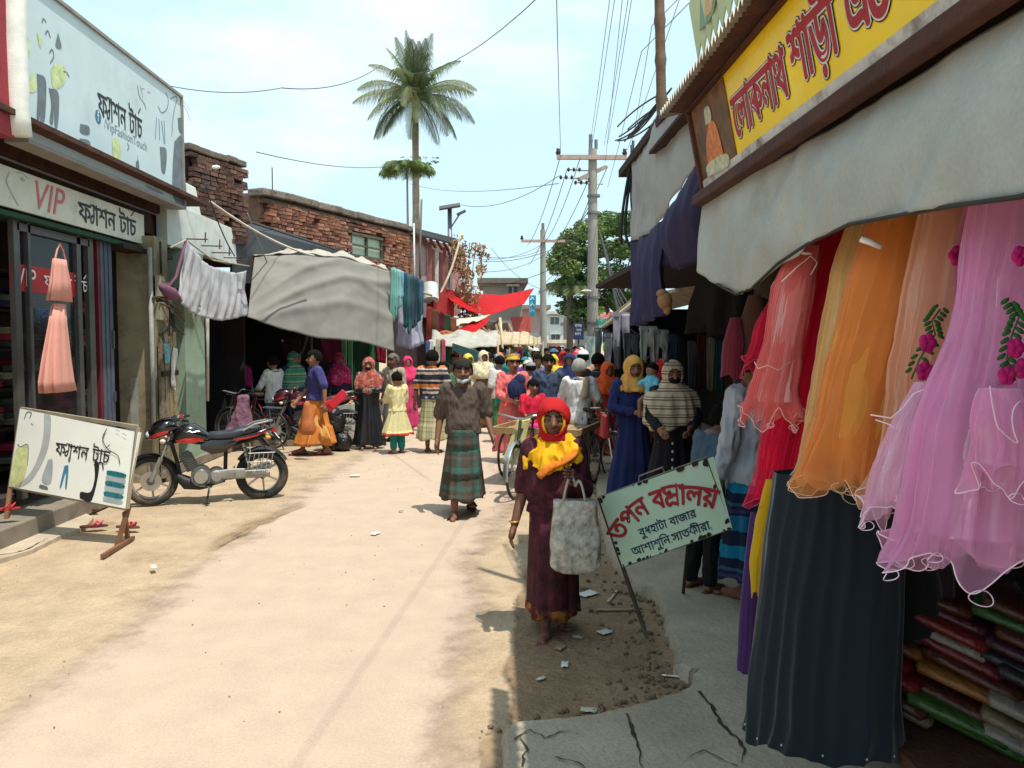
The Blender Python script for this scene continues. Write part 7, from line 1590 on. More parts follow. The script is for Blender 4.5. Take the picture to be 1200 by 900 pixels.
    if 'mask' in hd: build(MB().ell(hp(0, -.55, -.55), (hr * .82, hr * .72, hr * .62), 14, 9, hrot), 'face_veil', hd['mask'], t, local=True, smooth=True)
    if 'chinmask' in hd: build(MB().tube([hp(-.8, -.2, -.55), hp(-.5, -.75, -.95), hp(0, -1.05, -1.1), hp(.5, -.75, -.95), hp(.8, -.2, -.55)], [hr * .06, hr * .2, hr * .26, hr * .2, hr * .06], 8), 'chin_mask', hd['chinmask'], t, local=True, smooth=True)
    if top:
        mat, z0 = top[0], (top[1] if len(top) > 1 else .49); m = MB(); rg = tor(.012, z0, .826, 1.02, .012)
        if z0 < .46: rg = [ringp((J['pel'].x, J['pel'].y, z * H + pz_), (.10 + .05 * (.47 - z) / .2) * H, (.078 + .045 * (.47 - z) / .2) * H, n_ * 2) for z in (z0, (z0 + .46) / 2)] + rg
        m.loft(rg)
        for s in 'LR':
            sh, el, wr = J['sh' + s], J['el' + s], J['wr' + s]; m.ell(sh, (.047 * H,) * 3, n_, 8)
            if sleeve <= .5: e = lerp(sh, el, sleeve * 2 * .9 + .05); m.cap(sh, e, .048 * H, .046 * H, n_)
            else: m.cap(sh, el, .047 * H, .037 * H, n_); e = lerp(el, wr, (sleeve - .5) * 2); m.cap(el, e, .037 * H, .03 * H, n_)
        me = fuse(m, vx * 1.05, 2, wr=.009 * H if lod < 2 else 0, ws=17)
        build(me, top[2] if len(top) > 2 else 'shirt', mat, t, local=True)
        if lod < 2 and (len(top) > 3): build(MB().tube([J['nk'] + V(x * H, y * H, z * H) for x, y, z in ((-.045, .02, -.012), (-.04, -.03, -.025), (0, -.058, -.05), (.04, -.03, -.025), (.045, .02, -.012), (0, .04, 0))], .010 * H, 7, closed=True), 'collar', mat, t, local=True, smooth=True)
    if bottom:
        kind, mat = bottom[0], bottom[1]; nm = {'lungi': 'lungi', 'skirt': 'skirt', 'robe': 'robe', 'trousers': 'trousers', 'saree': 'saree'}[kind]
        if kind == 'trousers':
            m = MB(); k1 = bottom[2] if len(bottom) > 2 else .95
            m.loft(tor(.006, .47, .56))
            for s in 'LR':
                hi, kn, an = J['hi' + s], J['kn' + s], J['an' + s]; m.cap(hi, kn, .062 * H, .048 * H, n_); m.cap(kn, lerp(kn, an, k1), .047 * H, .037 * H, n_)
            me = fuse(m, vx * 1.05, 2, wr=.010 * H if lod < 2 else 0, ws=15); build(me, nm, mat, t, local=True)
        else:
            zt = .83 if kind == 'robe' else .56; zb = bottom[2] if len(bottom) > 2 else (.03 if kind in ('robe', 'saree') else .12); hw = bottom[3] if len(bottom) > 3 else .10
            lv = 22; rg = []; nn_ = 64; ph = [R.uniform(0, 6) for _ in range(4)]
            aL, aR = J['anL'], J['anR']; kL, kR = J['knL'], J['knR']
            for j in range(lv + 1):
                v = j / lv; z = lerp(zt, zb, v)
                if z > .3: cx_, cy_, ext_x, ext_y = J['pel'].x, J['pel'].y, 0, 0
                f = max(0, min(1, (.5 - z) / .42)); fk = max(0, min(1, (.5 - z) / .22))
                cx_ = lerp(J['pel'].x, (aL.x + aR.x) / 2, f); cy_ = lerp(J['pel'].y, (aL.y + aR.y) / 2 if z < .28 else (kL.y + kR.y) / 2, f if z < .28 else fk * .5)
                ex = abs(aL.x - aR.x) / 2 * f; ey = abs(aL.y - aR.y) / 2 * f
                if kind == 'robe' and z > .53: q = (z - .53) / .3; rx = (.102 + .012 * math.sin(q * PI)) * H; ry = (.085 - .01 * q) * H; rx, ry = (rx * (1 if q < .85 else .75), ry * (1 if q < .85 else .7)); yo = -lean * (z - .5) * H
                else: rx = lerp(.098, hw, min(1, (.56 - z) / .4)) * H; ry = lerp(.08, hw * .86, min(1, (.56 - z) / .4)) * H; yo = 0; 
                if belly and z > .46: ry += belly * .5 * H; yo = -belly * .5 * H
                am = .03 + .10 * v; ring = []
                for k in range(nn_):
                    a = 2 * PI * k / nn_; w_ = 1 + am * (math.sin(8 * a + ph[0] + 1.2 * v) * .6 + .5 * math.sin(13 * a + ph[1] - v) + .25 * math.sin(21 * a + ph[2] + 2 * v) + .35 * math.sin(3 * a + ph[3] + 2 * v))
                    X_ = cx_ + math.cos(a) * (rx * w_ + ex * .9); Y_ = cy_ + yo + math.sin(a) * (ry * w_ + ey * 1.1)
                    ring.append(V(X_, Y_, z * H + (pz_ if z > .3 else pz_ * (z - zb) / .3) + (.012 * math.sin(5 * a + ph[1]) * H if j == lv else 0)))
                rg.append(ring)
            m = MB(); m.loft(rg, caps=False); build(m, nm, mat, t, local=True, smooth=True, solid=.006)
            if len(bottom) > 4:   # contrasting hem band
                build(MB().loft([[p + (p - V(cx_, cy_, p.z)).normalized() * .006 for p in rg[-3]], [p + (p - V(cx_, cy_, p.z)).normalized() * .006 for p in rg[-1]]], caps=False), 'hem_band', bottom[4], t, local=True, smooth=True, solid=.004)
    if feet != 'bare' and lod < 2:
        for s in 'LR':
            an = J['an' + s]; x = (.012 if s == 'L' else -.012) * H
            so_ = MB().loft([[an + V(x * q_ + math.cos(a) * w_ * H, y * H + 0, -.048 * H + h_ * H) if False else an + V(x * q_ + math.cos(a) * w_ * H, y * H, (-.047 + .008 * math.sin(a)) * H) for a in [2 * PI * k / 10 for k in range(10)]] for y, w_, q_, h_ in ((.045, .018, 0, 0), (.02, .028, .1, 0), (-.05, .03, .6, 0), (-.1, .033, 1, 0), (-.135, .02, 1.1, 0))])
            sd_ = build(so_, 'sandal', feet, t, local=True, smooth=True)
            build(MB().tube([an + V(x - .03 * H, -.06 * H, -.04 * H), an + V(x - .012 * H, -.055 * H, -.012 * H), an + V(x + .012 * H, -.055 * H, -.012 * H), an + V(x + .03 * H, -.06 * H, -.04 * H)], .009 * H, 6), 'strap', feet, sd_, local=True, smooth=True)
    t['_H'] = H
    if extra: extra(t, J, H, hp, hr)
    del t['_H']
    return t, J, H, hp, hr
def face_to(x, y): return math.atan2(0 - x, y - 0)   # rz so that -Y local looks toward the camera
def L_(mb, n, m, t, **k): return build(mb, n, m, t, local=True, smooth=k.pop('smooth', True), **k)
# stripes
def ramp(*c): return [(p, lin(q)) for p, q in c]
st_lungi = M('plaid_lungi', lin((70, 60, 52)), .9, var=.15, stripes=('zx', ramp((0, (70, 62, 54)), (.34, (52, 92, 82)), (.5, (66, 56, 50)), (.7, (84, 76, 64)), (.78, (66, 58, 52)), (.88, (52, 96, 86))), 2.6), bump=.4, bscale=30)
st_blue = M('blue_lungi', lin((40, 90, 120)), .9, var=.1, stripes=('z', ramp((0, (28, 40, 66)), (.22, (30, 120, 160)), (.45, (36, 46, 80)), (.5, (70, 60, 110)), (.55, (30, 44, 76)), (.6, (60, 90, 120)), (.65, (28, 40, 66)), (.8, (24, 130, 170))), 2.3))
st_shirt = M('striped_shirt', lin((40, 42, 60)), .9, var=.08, stripes=('z', ramp((0, (34, 38, 58)), (.18, (170, 150, 130)), (.30, (60, 56, 70)), (.42, (190, 170, 150)), (.52, (196, 110, 50)), (.68, (36, 40, 60)), (.82, (180, 160, 140)), (.9, (40, 42, 60))), 3.1))
st_beige = M('beige_stripe_shawl', lin((196, 176, 150)), .9, var=.1, stripes=('z', ramp((0, (200, 182, 156)), (.55, (120, 100, 84)), (.72, (206, 190, 166)), (.85, (140, 116, 96))), 12))
st_green = M('green_shawl', lin((70, 130, 104)), .9, var=.12, stripes=('z', ramp((0, (64, 128, 104)), (.5, (110, 150, 116)), (.6, (50, 116, 96)), (.8, (150, 160, 110))), 7))
flor_red = M('floral_red_scarf', lin((150, 70, 60)), .9, var=.6, scale=34, dirt=.5, dcol=lin((196, 170, 150)))
flor_pink = M('floral_pink_scarf', lin((170, 30, 90)), .9, var=.5, scale=24, dirt=.4, dcol=lin((210, 150, 170)))
m_maroon = M('maroon_saree', lin((66, 24, 36)), .8, var=.6, scale=14, bump=.4, bscale=40, dirt=.25, dcol=lin((96, 40, 48)))
m_yel = C(228, 168, 20, .85, var=.12, scale=9); m_scar = C(176, 20, 26, .85, var=.15)
# 1 --- woman in maroon with the sack bag
p = G(648, 742); rz = face_to(p.x, p.y)
def wbag(t, J, H, hp, hr):
    # crown of red hood edged yellow and yellow stole round neck and shoulder
    ed = [hp(.0 + .80 * math.sin(a), -.80 + .1 * math.cos(a * 2), -.12 + 1.0 * math.cos(a)) for a in [q * .35 - 2.45 for q in range(15)]]
    L_(MB().tube(ed, hr * .11, 6), 'hood_edge', m_yel, t)
    sh = MB(); rg = []
    for q, (z, rx, ry) in enumerate(((.865, .054, .058), (.84, .088, .078), (.80, .114, .098), (.76, .124, .108))):
        rg.append([V(rx * math.cos(a) * (1 + .02 * q * math.sin(10 * a)), ry * math.sin(a) * (1 + .03 * q * math.sin(13 * a + 1)) - .012 * q / 3, z - (.045 * max(0, math.cos(a + 2.0)) + .012 * math.sin(6 * a)) * (q == 3) - .02 * max(0, math.cos(a + 2.0)) * (q == 2)) * H for a in [2 * PI * k / 48 for k in range(48)]])
    sh.loft(rg)
    L_(fuse(sh, .008, 1, wr=.026, ws=13), 'yellow_stole', m_yel, t)
    L_(fuse(MB().tube(smooth3([(.12, .03, .80), (.10, -.04, .80), (.05, -.105, .765), (-.01, -.12, .74), (-.06, -.125, .70)]), [.02 * H] * 13, 10, flat=.6), .008, 1, wr=.012, ws=16), 'rust_stole_fold', C(196, 110, 30, .85, var=.3, scale=14), t)
    # draped saree top over chest and arms
    m = MB(); rg = []
    for q, (z, rx, ry, yo) in enumerate(((.83, .055, .05, 0), (.80, .10, .068, 0), (.75, .118, .08, -.012), (.69, .124, .084, -.016), (.63, .122, .084, -.016), (.56, .112, .08, -.012))):
        rg.append([V(rx * math.cos(a) * (1 + .03 * math.sin(9 * a + q)) * H, ((ry * math.sin(a)) * (1 + .04 * math.sin(11 * a + q)) + yo) * H, (z + .02 * math.sin(a * 2 + .6) * (q == 5)) * H) for a in [2 * PI * k / 40 for k in range(40)]])
    m.loft(rg); m.cap(J['shR'], J['elR'], .038 * H, .038 * H, 14); m.cap(J['shL'], J['elL'], .038 * H, .042 * H, 14); m.cap(J['elL'], lerp(J['elL'], J['wrL'], .6), .042 * H, .034 * H, 14)
    L_(fuse(m, .011, 2, wr=.022, ws=9), 'saree_drape', m_maroon, t)
    L_(MB().tube([J['wrR'] + V(0, 0, .02), J['wrR'] + V(0, 0, .028)], .022 * H, 12), 'bangle', C(190, 140, 60, .4, metal=.6), t)
def smooth3(pts, H=1.50):
    q = [V(x) * H for x in pts]; q = [q[0] * 2 - q[1]] + q + [q[-1] * 2 - q[-2]]; out = []
    for i in range(1, len(q) - 2):
        a, b, c, d = q[i - 1:i + 3]
        n = 3 if len(pts) == 5 else 4
        for j in range(n):
            t = j / n; out.append(.5 * ((2 * b) + (c - a) * t + (2 * a - 5 * b + 4 * c - d) * t * t + (3 * b - a - 3 * c + d) * t ** 3))
    out.append(q[-2]); return out
person('woman in maroon saree, red hood and yellow stole walking barefoot with a sack bag', tuple(p), rz, 1.50, 2,
    dict(shR=(-.09, 0, .80), elR=(-.128, .01, .62), wrR=(-.165, -.03, .475), shL=(.09, 0, .80), elL=(.13, .0, .625), wrL=(.085, -.15, .70), anL=(.03, .10, .06), knL=(.05, -.0, .29), anR=(-.03, -.06, .045), knR=(-.04, -.05, .285)),
    top=(m_maroon, .49, 'blouse'), bottom=('saree', m_maroon, .10, .082, M('saree_hem', lin((80, 30, 36)), .85, var=.4, scale=20, dirt=.5, dcol=lin((206, 140, 30)))), hd={'hood': m_scar, 'open': (.70, .86), 'oz': -.12, 'rings': ((.89, .05, .055), (.865, .058, .062), (.84, .066, .07)), 'name': 'red_hood'}, lod=0, lean=.04, sleeve=.35, seed=3, extra=wbag)
# sack bag (held thing, top level)
bg0 = p + Matrix.Rotation(rz, 3, 'Z') @ V(.085 * 1.5 + .005, -.15 * 1.5 - .075, 0); BZ = .70 * 1.5 - .54
bag = thing('sack_bag', 'grey white woven sack bag hanging from the hooded woman\'s hand', 'bag', (bg0.x, bg0.y, BZ), rz)
rg = []
for v in [i / 16 for i in range(17)]:
    z = .45 * 0 + .42 * v; w_ = .150 + .008 * math.sin(v * 5) - .012 * v; th = .05 + .035 * math.sin(PI * min(1, v * 1.05)) * (1 - v * .6)
    ring = []
    for k in range(40):
        a = 2 * PI * k / 40; ca, sa = math.cos(a), math.sin(a); q = V(math.copysign(abs(ca) ** .55, ca) * w_, math.copysign(abs(sa) ** .75, sa) * th, z + (.02 * math.cos(a * 2) if v < .1 else 0))
        q += V(.012 * noise.noise(V(q.y * 9, z * 9, 5)), .026 * noise.noise(V(q.x * 18, z * 6, 1)) + .014 * noise.noise(V(q.x * 45, z * 14, 2)), 0) * (1 if sa < 0 else -1); ring.append(q)
    rg.append(ring)
L_(MB().loft(rg, caps=True), 'bag_body', M('woven_sack', lin((176, 172, 162)), .8, var=.5, scale=17, bump=1, bscale=40), bag)
for s in (-.03, .03): L_(MB().tube(bez((-.075, s, .40), (-.03, s * .4, .66), (.0, 0, .50)) + bez((.0, 0, .50), (.03, s * .4, .60), (.06, s, .40)), .008, 6), 'handle', C(170, 166, 156), bag)
# 2 --- man in brown polo and plaid lungi
p = G(543, 603); rz = face_to(p.x, p.y)
m_brown = C(84, 72, 64, .9, var=.1)
def xbadge(t, J, H, hp, hr): L_(MB().box(V(.055, -.088, .745) * H, (.03, .006, .01), smooth_ := None) if False else MB().box(V(.055, -.082, .755) * H, (.028, .006, .010)), 'chest_badge', C(220, 220, 216), t)
person('man in a dark brown polo shirt and green plaid lungi striding toward the camera', tuple(p), rz, 1.68, 0,
    dict(elR=(-.145, .03, .645), wrR=(-.165, -.03, .49), elL=(.15, .01, .65), wrL=(.185, -.06, .52), anR=(-.055, -.14, .045), knR=(-.055, -.085, .29), anL=(.045, .13, .075), knL=(.055, -.02, .29), hc=(0, -.03, .925)),
    top=(m_brown, .51, 'polo_shirt', 1), bottom=('lungi', st_lungi, .125, .098), hd={'hair': M('cropped_hair', (.03, .025, .022), .7), 'chinmask': C(170, 182, 186, .9)}, lod=0, sleeve=.5, feet=C(50, 44, 40), belly=.028, seed=1)
# 3 --- purple polo man walking left
p = G(371, 532); 
person('young man in an indigo polo shirt and orange dhoti walking to the left', tuple(p), -1.15, 1.72, 1,
    dict(elR=(-.14, -.04, .64), wrR=(-.12, -.15, .52), elL=(.15, .05, .65), wrL=(.16, .05, .50), anR=(-.05, -.12, .05), anL=(.05, .10, .05), knR=(-.05, -.09, .29)), top=(C(62, 60, 110, .9), .50, 'polo_shirt', 1), bottom=('lungi', C(190, 118, 54, .9, var=.2, stripes=('x', ramp((0, (196, 120, 50)), (.7, (170, 90, 40)), (.85, (206, 160, 90))), 9)), .10, .10), hd={'hair': m_hair}, lod=1, sleeve=.45, feet=C(110, 60, 50), seed=2)
q = P(360, 495, 12.6); t = thing('cloth_bundle', 'orange brown cloth bundle hanging from the indigo polo man\'s hand', 'bundle', tuple(q))
build(MB().loft([[q + V(math.cos(a) * r_ * (1 + .2 * math.sin(5 * a)), math.sin(a) * r_ * .6, z) for a in [2 * PI * k / 20 for k in range(20)]] for z, r_ in ((.34, .02), (.28, .05), (.12, .08), (.0, .10), (-.12, .12), (-.2, .08))]), 'cloth', C(176, 104, 60, .9, var=.3), t, smooth=True)
q = P(396, 468, 12.9); build(MB().box(q, (.34, .04, .14), (0, -.75, .2)).box(q + V(-.13, 0, -.1), (.12, .05, .18), (0, -.5, .2)), 'red_packet', C(190, 24, 40, .5), label='bright red packet in the indigo polo man\'s trailing hand', cat='packet', bevel=.015)
# 4.. others
def P_(lab, px, py, rz, H, **k):
    g_ = G(px, py, k.pop('z', 0)); k.setdefault('lod', 1); k.setdefault('hands', True); return person(lab, tuple(g_), rz, H, **k)
P_('boy in a loose white shirt standing at the motorbike handlebar', 322, 519, -2.0, 1.60, skinc=1, pose=dict(elL=(.14, -.08, .66), wrL=(.06, -.19, .60), elR=(-.14, -.06, .66), wrR=(-.10, -.2, .60)), top=(C(206, 206, 200, .9), .46, 'shirt', 1), bottom=('trousers', C(70, 96, 130, .9, var=.3, scale=30)), sleeve=.95, feet=C(60, 50, 44), seed=4)
P_('woman in a green and gold striped shawl behind the boy in white', 345, 515, .9, 1.66, skinc=1, top=(C(40, 44, 80), .5), bottom=('robe', C(34, 38, 74), .04), hd={'hood': st_green, 'drop': .60, 'spread': 1.0}, seed=5, sleeve=.9, feet=C(60, 50, 44))
P_('woman in a floral rust headscarf and shiny black robe at the green door', 433, 526, .05, 1.58, skinc=1, pose=dict(elL=(.14, -.03, .66), wrL=(.03, -.14, .66), elR=(-.14, -.03, .66), wrR=(-.03, -.14, .65)), top=(C(26, 28, 36, .4), .5), bottom=('robe', C(26, 30, 38, .35, var=.2), .04, .11), hd={'hood': flor_red, 'mask': C(24, 20, 22), 'drop': .66, 'spread': 1.05}, seed=6, sleeve=.95, feet=C(80, 60, 50))
P_('older man in a beige shirt standing behind the girl in yellow', 462, 518, -.6, 1.64, skinc=2, top=(C(160, 146, 124, .9), .46, 'shirt', 1), bottom=('lungi', C(140, 130, 120), .1, .11), hd={'hair': M('grizzled_hair', lin((96, 88, 82)), .7)}, seed=7, sleeve=.6, feet=C(60, 50, 44))
P_('girl in a pale yellow dress with rust hem and teal trousers', 466, 532, -2.5, 1.36, skinc=1, pose=dict(elL=(.13, -.06, .66), wrL=(.06, -.16, .70), elR=(-.13, -.02, .65), wrR=(-.10, -.12, .56)), top=(C(206, 196, 146, .9, var=.15, scale=40), .5, 'dress'), bottom=('skirt', C(206, 196, 146, .9, var=.15, scale=40), .24, .17, C(176, 66, 40)), hd={'hair': m_hair}, seed=8, sleeve=.9, feet=C(120, 70, 60), extra=lambda t, J, H, hp, hr: L_(fuse(MB().cap(V(.05, 0, .3) * H, V(.055, 0, .09) * H, .05 * H, .045 * H).cap(V(-.05, 0, .3) * H, V(-.055, 0, .09) * H, .05 * H, .045 * H), .014, 2), 'trousers', C(24, 120, 110), t))
P_('man in a striped brown and navy t-shirt and plaid lungi seen from behind', 507, 531, 2.95, 1.72, skinc=0, pose=dict(elL=(.16, .0, .65), wrL=(.19, -.04, .50), elR=(-.16, .0, .65), wrR=(-.19, -.05, .50), anL=(.06, -.03, .045), anR=(-.06, .05, .045)), top=(st_shirt, .49, 't_shirt', 1), bottom=('lungi', M('pale_plaid_lungi', lin((150, 146, 110)), .9, var=.1, stripes=('zx', ramp((0, (160, 156, 120)), (.3, (90, 110, 104)), (.4, (176, 168, 126)), (.7, (120, 110, 90)), (.8, (160, 156, 120))), 6)), .14, .105), sleeve=.5, feet=C(70, 64, 60), seed=9)
P_('woman in a bright pink scarf between the beige shirt man and the striped man', 478, 505, .3, 1.55, skinc=1, lod=2, top=(C(190, 40, 90), .45), bottom=('robe', C(196, 60, 110), .05), hd={'hood': C(206, 50, 96), 'drop': .7}, seed=10)
P_('woman with a hot pink floral headscarf at the right of the dark shop', 398, 505, .6, 1.62, skinc=1, lod=1, top=(C(40, 40, 60), .5), bottom=('robe', C(40, 36, 60), .04), hd={'hood': flor_pink, 'drop': .62}, seed=11, sleeve=.9)
P_('woman in a magenta cape standing deep inside the dark shop', 282, 505, .4, 1.62, skinc=1, lod=2, top=(C(60, 30, 50), .5), bottom=('robe', C(40, 24, 40), .04), hd={'hood': C(176, 40, 120), 'drop': .58, 'mask': C(120, 30, 80)}, seed=12)
P_('boy in a green shirt half hidden behind the striped man', 521, 508, .3, 1.45, skinc=0, lod=2, top=(C(80, 110, 80), .48), bottom=('trousers', C(60, 70, 60)), seed=13)
P_('man in a long coral kurta and yellow cap carrying a navy bundle behind the van', 601, 543, .25, 1.66, skinc=1, lod=1, pose=dict(elL=(.15, -.03, .65), wrL=(.07, -.15, .62), elR=(-.15, -.03, .65), wrR=(-.05, -.16, .60)), top=(C(214, 110, 106, .9), .36, 'kurta', 1), bottom=('skirt', C(214, 110, 106, .9), .12, .13), hd={'cap': C(196, 160, 60), 'fez': 1, 'hair': m_hair}, sleeve=.95, feet=C(70, 50, 44), seed=14,
   extra=lambda t, J, H, hp, hr: L_(fuse(MB().ell(V(.02, -.13, .70) * H, (.08 * H, .06 * H, .10 * H)).ell(V(.05, -.14, .79) * H, (.04 * H, .04 * H, .045 * H)), .014, 2, wr=.012), 'carried_bundle', C(34, 40, 74, .9, var=.4), t) if False else None)
g_ = G(601, 543); build(fuse(MB().ell((g_.x + .05, g_.y - .27, 1.15), (.15, .1, .17)).ell((g_.x + .10, g_.y - .26, 1.3), (.09, .08, .09)), .014, 2, wr=.014), 'cloth_bundle', C(34, 40, 74, .9, var=.4), label='navy and white cloth bundle in the arms of the coral kurta man', cat='bundle')
# girl sitting on the van
def sit(z=.53, dy=0): return dict(pel=(0, dy, z))
g_ = V(.56, 10.75, .735 - .47 * 1.25 + .02)
P2 = dict(hiL=(.05, 0, .51), knL=(.06, -.2, .50), anL=(.06, -.2, .27), hiR=(-.05, 0, .51), knR=(-.06, -.2, .50), anR=(-.06, -.2, .27), elL=(.14, -.05, .66), wrL=(.08, -.15, .56), elR=(-.14, -.05, .66), wrR=(-.08, -.15, .56))
person('little girl in hot pink with red sleeves sitting on the cycle van', (.50, 10.45, .73 - .47 * 1.2), .3, 1.2, 1, P2, top=(C(200, 30, 60), .47, 'dress'), bottom=('trousers', C(214, 60, 140)), lod=1, sleeve=.6, seed=15)
P_('man in a slate blue t-shirt walking behind the seated girl', 642, 537, .1, 1.66, skinc=0, lod=1, top=(C(62, 74, 96), .48, 't_shirt', 1), bottom=('trousers', C(80, 84, 92)), feet=C(60, 50, 44), seed=16)
P_('boy in a blue jacket behind the slate shirted man', 630, 512, .2, 1.62, skinc=1, lod=2, top=(C(70, 90, 140), .48), bottom=('trousers', C(60, 60, 70)), sleeve=.9, seed=17)
P_('grey haired man in a loose white shirt with a beige towel seen from behind', 678, 556, 2.9, 1.62, skinc=0, lod=1, pose=dict(elL=(.16, -.04, .66), wrL=(.17, -.12, .56), elR=(-.16, -.03, .66), wrR=(-.2, -.1, .56)), top=(C(206, 206, 206, .9), .42, 'shirt', 1), bottom=('lungi', C(120, 110, 100), .12, .12), hd={'hair': m_ghair}, sleeve=.6, feet=C(60, 50, 44), seed=18,
   extra=lambda t, J, H, hp, hr: L_(fuse(MB().cap(V(-.07, .04, .83) * H, V(-.06, .085, .70) * H, .03 * H, .035 * H).cap(V(-.07, .04, .83) * H, V(-.06, -.06, .78) * H, .03 * H, .03 * H), .012, 2, wr=.008), 'shoulder_towel', C(170, 150, 124), t))
P_('man in a black shirt walking away beside the white shirted man', 700, 537, 3.0, 1.68, skinc=0, lod=1, top=(C(40, 40, 42), .46, 'shirt', 1), bottom=('trousers', C(90, 80, 70)), sleeve=.6, feet=C(60, 50, 44), seed=19)
P_('man in a tan shirt and white cap walking away in mid crowd', 683, 518, 3.1, 1.70, skinc=0, lod=2, top=(C(176, 140, 116), .46), bottom=('trousers', C(100, 90, 80)), hd={'cap': C(220, 214, 206), 'hair': m_hair}, sleeve=.6, seed=20)
P_('woman in a bright orange scarf behind the woman in navy', 711, 540, .4, 1.54, skinc=1, lod=2, top=(C(200, 80, 30), .45), bottom=('robe', C(150, 50, 40), .05), hd={'hood': C(222, 90, 40, .9, var=.3, scale=30), 'drop': .68}, seed=21)
m_nv = C(34, 44, 92, .85, var=.12)
g1 = V(1.50, 8.6, .1)
person('woman in a long navy robe and mustard headscarf holding a baby', tuple(g1), .15, 1.60, 1, dict(elL=(.15, -.02, .66), wrL=(.08, -.15, .66), elR=(-.15, -.02, .66), wrR=(-.02, -.15, .64)), top=(m_nv, .5), bottom=('robe', m_nv, .03, .115), hd={'hood': C(216, 160, 80, .9, var=.2, scale=12), 'drop': .80, 'spread': .75}, lod=1, sleeve=.9, feet=C(60, 50, 44), seed=22)
# baby
def baby():
    c_ = g1 + V(.16, -.25, 1.13); t = thing('baby', 'small baby in a light blue shirt held against the navy robe', 'baby', tuple(c_), -.9)
    L_(fuse(MB().ell((0, 0, .34), (.062, .07, .075)).cap((0, 0, .24), (0, 0, .1), .06, .07).cap((.06, 0, .24), (.12, -.06, .16), .025, .02).cap((-.06, 0, .24), (-.1, -.08, .2), .025, .02).cap((.04, 0, .08), (.06, -.12, .02), .042, .03).cap((-.04, 0, .08), (-.06, -.12, .02), .042, .03).cap((.06, -.12, .02), (.06, -.12, -.14), .03, .022).cap((-.06, -.12, .02), (-.06, -.12, -.14), .03, .022), .01, 3), 'body', skin(SK[1]), t)
    L_(fuse(MB().cap((0, 0, .25), (0, 0, .1), .068, .078).cap((.06, 0, .24), (.11, -.05, .18), .034, .032).cap((-.06, 0, .24), (-.1, -.07, .2), .034, .032), .01, 2, wr=.006), 'shirt', C(110, 190, 214, .9, var=.3, scale=30), t)
    L_(MB().ell((0, .01, .365), (.066, .072, .06)), 'hair', m_hair, t)
baby()
q = V(1.18, 8.45, .85); build(MB().loft([[q + V(x, y, 0) for x, y in ((-.04, -.12), (.04, -.12), (.05, .12), (-.05, .12))]] + [[q + V(x, y, .25) for x, y in ((-.03, -.1), (.03, -.1), (.03, .1), (-.03, .1))]]), 'red_handbag', C(150, 24, 34, .5), label='red handbag hanging at the side of the navy robed woman', cat='handbag', bevel=.02)
person('woman in a bright red headscarf behind the mother with the baby', (1.92, 9.0, .1), .2, 1.56, 2, None, top=(C(120, 24, 30), .5), bottom=('robe', C(90, 24, 34), .04), hd={'hood': C(206, 40, 30, .9), 'drop': .74}, lod=1, seed=23, sleeve=.9)
person('woman with a beige striped shawl, dark veil over her face, under the tarp', (1.74, 7.75, .1), .05, 1.57, 1, dict(elL=(.15, -.04, .66), wrL=(.08, -.14, .6), elR=(-.15, -.04, .66), wrR=(-.12, -.16, .6)), top=(C(30, 28, 36), .5), bottom=('robe', C(28, 26, 34), .04, .13), hd={'hood': st_beige, 'mask': C(22, 22, 28), 'drop': .60, 'spread': 1.15}, lod=1, seed=24, sleeve=.9, feet=C(60, 50, 44),
    extra=lambda t, J, H, hp, hr: [L_(MB().ell(V(-.03, -.135, .06 + .05 * k) * H, (.012, .006, .014), 6, 5), 'button', C(214, 208, 196), t) for k in range(10)])
# seated person in red shirt and jeans
P3 = dict(hiL=(.05, 0, .51), knL=(.08, -.22, .55), anL=(.07, -.2, .28), hiR=(-.05, 0, .51), knR=(-.08, -.22, .56), anR=(-.07, -.2, .28), elL=(.14, -.08, .66), wrL=(.07, -.2, .58), elR=(-.14, -.08, .66), wrR=(-.06, -.2, .58))
person('young man in a red shirt and faded jeans squatting behind the tilted board', (1.86, 8.15, -.30), .4, 1.6, 0, P3, top=(C(190, 40, 30), .48, 'shirt', 1), bottom=('trousers', C(104, 128, 146, .9, var=.3, scale=20)), lod=1, seed=25, sleeve=.5)
# bending youth by the sign
g_ = G(822, 690, .1)
person('child in a grey blue shirt and dark trousers bending over the goods behind the board', tuple(g_), 2.2, 1.36, 0, dict(nk=(0, -.12, .83), hc=(0, -.17, .89), che=(0, -.08, .74), shL=(.1, -.1, .79), shR=(-.1, -.1, .79), elL=(.13, -.22, .68), wrL=(.08, -.34, .74), elR=(-.13, -.2, .66), wrR=(-.08, -.32, .70)), top=(C(76, 96, 112, .9), .47, 'shirt', 1), bottom=('trousers', C(24, 24, 30)), lod=1, seed=26, lean=.3, sleeve=.6, feet=C(90, 50, 40), head=-.3)
# man in white shirt and blue lungi, right
g_ = G(866, 706, .1)
person('man in a pale grey shirt and blue banded lungi partly behind the salmon dress', tuple(g_ + V(.13, .1, 0)), -2.6, 1.74, 0, dict(elL=(.15, .0, .64), wrL=(.14, -.05, .49)), top=(C(186, 186, 196, .9), .47, 'shirt', 1), bottom=('lungi', st_blue, .10, .115), hd={'hair': m_hair}, lod=0, seed=27, sleeve=.95)
# sellers in the gloom
person('woman in a dull pink scarf in the gloom behind the white shirted man', (2.2, 6.6, .1), .3, 1.66, 2, None, top=(C(110, 30, 50), .5), bottom=('robe', C(60, 24, 36), .04), hd={'hood': C(150, 40, 70), 'drop': .6}, lod=2, seed=28)
person('person in a dark red shirt facing away in the gloom beside the veiled woman', (2.35, 7.2, .1), 2.6, 1.62, 0, None, top=(C(84, 20, 26), .46), bottom=('trousers', C(30, 28, 34)), lod=2, seed=29)
